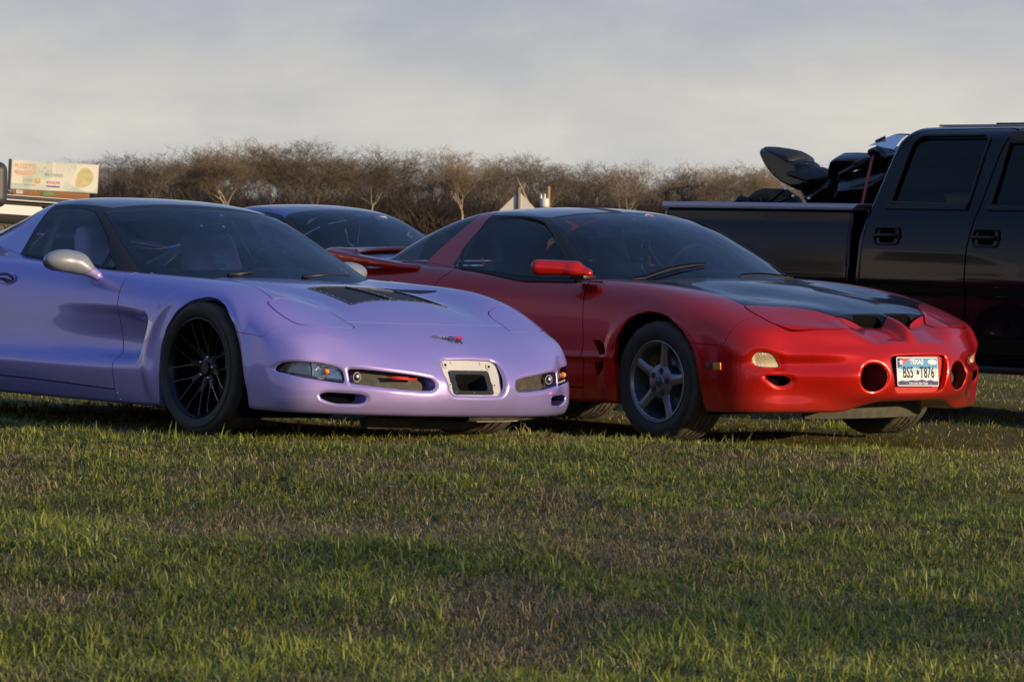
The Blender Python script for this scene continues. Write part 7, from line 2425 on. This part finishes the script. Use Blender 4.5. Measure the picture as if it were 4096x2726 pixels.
# billboard
def build_board():
    p = at_px(42, 753, 405)
    W, Hh = 8.75, 2.90
    Mx = Matrix.Translation(tuple(p)) @ Matrix.Rotation(R(2.2), 4, 'Y') @ Matrix.Rotation(R(6), 4, 'Z')
    root = thing('billboard', 'faded green roadside billboard reading NOW OPEN above a fence of brown slats', 'billboard', mw=Mx)
    M_BG = mat('board_green', (.42, .53, .47), .6, noise=(.35, (.66, .68, .60), .42, .62)); M_CRM = mat('board_cream', (.70, .68, .58), .6)
    M_FOOD = mat('board_food', (.66, .50, .30), .6, noise=(1.8, (.42, .50, .20), .42, .6)); M_OR = mat('board_orange', (.68, .40, .25), .6); M_WH = mat('board_white', (.72, .70, .62), .6)
    M_GR = mat('board_grey', (.22, .26, .20), .6); M_RD = mat('board_red', (.5, .06, .04), .6); M_BL = mat('board_blue', (.08, .10, .34), .6); M_YL = mat('board_yellow', (.6, .38, .08), .6)
    face = box('face', (W, .12, Hh), (W / 2, 0, Hh / 2), M_BG, root)
    def F_(x, z, d=.0):
        return frame_M((x, -.062 - d, z), (1, 0, 0), (0, 0, 1))
    def L_(name, pts, m, d=.004):
        return flat(name, pts, m, face, F_(0, 0, 0), d)
    # pale vinyl folds
    for x0, x1, m_ in ((.02, 1.15, M_CRM), (4.05, 4.45, M_CRM), (6.45, 8.73, M_CRM)):
        L_('vinyl_strip', [(x0, .55), (x1, .5), (x1, Hh - .02), (x0 + .05, Hh - .02)], m_)
    L_('plate_shape', spline_pts([(5.9, .9), (6.4, .5), (7.6, .12), (8.5, .4), (8.6, 1.6), (8.0, 2.6), (7.0, 2.55), (6.3, 1.9)], 5), M_WH, .008)
    L_('food_picture', spline_pts([(6.5, .6), (7.2, .5), (8.0, .9), (8.3, 1.7), (7.8, 2.4), (7.1, 2.45), (6.6, 1.6)], 5), M_FOOD, .012)
    def T(s, x, z, size, m, d=.016, **kw):
        o = text('lettering', s, size, m, face, F_(x, z, d), **kw)
        return o
    T('NOW OPEN', 4.35, 2.25, .98, M_WH, bold=.02, xs=.66)
    T('IN ENNIS', 4.25, 1.55, .48, M_GR, shear=.25, xs=.95)
    T("FUZZY'S", 1.35, 2.30, .62, M_OR, bold=.02, xs=.9)
    L_('shop_band', spline_pts([(.35, 1.55), (1.2, 1.42), (2.35, 1.60), (2.35, 1.95), (1.2, 1.85), (.4, 1.9)], 5), M_OR, .010)
    T('TACO SHOP', 1.4, 1.68, .30, M_WH, d=.02)
    T('ONE', 1.75, .92, .52, M_YL, xs=.9); L_('badge', round_poly([(2.4, .65), (2.95, .65), (2.95, 1.2), (2.4, 1.2)], .12), M_YL, .010); T('9', 2.68, .93, .46, M_WH, d=.02)
    T('TRAVEL STOP', 1.9, .42, .20, M_GR)
    L_('sign_panel', [(3.55, .30), (5.0, .30), (5.0, 1.12), (3.55, 1.12)], M_WH, .012); L_('sign_stripe', [(3.60, .34), (4.95, .34), (4.95, .50), (3.60, .50)], M_BL, .018)
    T('EXXON', 4.28, .80, .42, M_RD, d=.022, bold=.01, xs=.92)
    box('side_frame', (.32, .5, Hh + .25), (-.18, .15, Hh / 2 - .05), mat('board_steel_dark', (.03, .032, .04), .6), root)
    M_SL = mat('orange_brown_slat', (.36, .17, .06), .7, noise=(3, (.25, .11, .04), .4, .6))
    bm = bmesh.new(); box_bm(bm, (.235, .05, .62), (0, 0, 0)); sm = bpy.data.meshes.new('slat'); bm.to_mesh(sm); bm.free(); sm.materials.append(M_SL)
    for k in range(30):
        o = add('slat', sm, root); o.location = (.38 + k * .258, .02 + .012 * (k % 2), -.36)
    box('catwalk', (7.9, .8, .08), (4.2, -.3, -.72), mat('board_steel_dark', (.03, .032, .04), .6), root)
    n1_ = box('number_plate', (.66, .03, .34), (.92, -.03, -.30), M_WH, root); text('lettering', '3939', .26, M_VOID, n1_, frame_M((.92, -.05, -.30), (1, 0, 0), (0, 0, 1)))
    n2_ = box('owner_plate', (1.5, .03, .34), (3.9, -.03, -.32), mat('plate_green', (.10, .22, .08), .6), root); text('lettering', 'LAMAR', .26, mat('plate_yellow', (.5, .5, .2), .6), n2_, frame_M((3.9, -.05, -.32), (1, 0, 0), (0, 0, 1)))
    for xx in (1.6, 4.3, 7.0):
        box('post', (.25, .25, p[2] + 1.0), (xx, .45, -.75 - (p[2] + 1.0) / 2 + .6), M_STEEL, root)
build_board()

# back of a diamond road sign on its post
def build_sign():
    Y = 120
    p = at_px(2076, 765, Y)
    root = thing('road_sign', 'back of a pale diamond road sign on a post beyond the red coupe', 'road sign', loc=(p[0], Y, -.1))
    top = p[2] + .1; s = .66
    bm = bmesh.new()
    M_ = Matrix.Translation((0, 0, top - s)) @ Matrix.Rotation(R(-12), 4, 'Z') @ Matrix.Rotation(R(45), 4, 'Y')
    box_bm(bm, (s * 1.42, .006, s * 1.42), bevel=.0)
    bmesh.ops.transform(bm, matrix=M_, verts=bm.verts)
    bm_obj('sign_plate', bm, mat('bare_aluminium', (.74, .71, .62), .55, metal=.05), root)
    box('post', (.07, .06, top + .12), (.02, -.04, (top + .12) / 2), mat('galvanised_post', (.30, .28, .24), .5, metal=.3), root)
    box('post_shade_strip', (.03, .02, top + .12), (-.06, -.02, (top + .12) / 2), mat('post_shadow_side', (.06, .06, .07), .6), root)  # dark strip painted as the shadow beside the post
build_sign()
# utility post with a white can, and a pale dead limb
def build_post():
    Y = 200
    p = at_px(2194, 745, Y)
    r = thing('utility_post', 'short wooden utility post with a white transformer can in front of the far trees', 'utility post', loc=(p[0], Y, -.15))
    lathe('pole', [(.11, 0), (.09, p[2] + .15), (0, p[2] + .16)], mat('weathered_pole', (.30, .20, .10), .8), r, 12, 'z')
    c = lathe('transformer_can', [(0, -.25), (.20, -.25), (.22, -.2), (.22, .12), (.18, .18), (.06, .20), (.05, .40), (0, .42)], mat('can_white', (.62, .62, .60), .5), r, 20, 'z'); q = at_px(2178, 808, Y); c.location = (q[0] - p[0], -.3, q[2] + .15)
    box('bracket', (.25, .06, .06), ((q[0] - p[0]) / 2, -.1, q[2] + .1), M_STEEL, r)
    lathe('insulator', [(0, 0), (.05, 0), (.07, .12), (.03, .3), (0, .31)], mat('can_white', (.62, .62, .60), .5), r, 12, 'z').location = (q[0] - p[0] - .18, -.3, q[2] + .25)
    Y = 240
    P_ = [at_px(u, v, Y) for u, v in ((2140, 880), (2120, 830), (2098, 780), (2088, 755), (2078, 735), (2066, 708))]
    r2 = thing('dead_tree', 'pale broken dead tree leaning beside the diamond sign', 'tree', loc=(P_[0][0], Y, -.15))
    o = np.array([P_[0][0], Y, -.15])
    P_ = [np.array([P_[0][0] + .1, Y, -.15])] + P_
    m_ = mat('pale_dead_wood', (.30, .23, .16), .8)
    tube('trunk', [q - o for q in P_], [.14, .12, .10, .08, .06, .05, .02], m_, r2, 6)
    Q_ = [at_px(u, v, Y) for u, v in ((2092, 762), (2096, 745), (2102, 733))]
    tube('limb', [q - o for q in Q_], [.06, .05, .03], m_, r2, 6)
build_post()
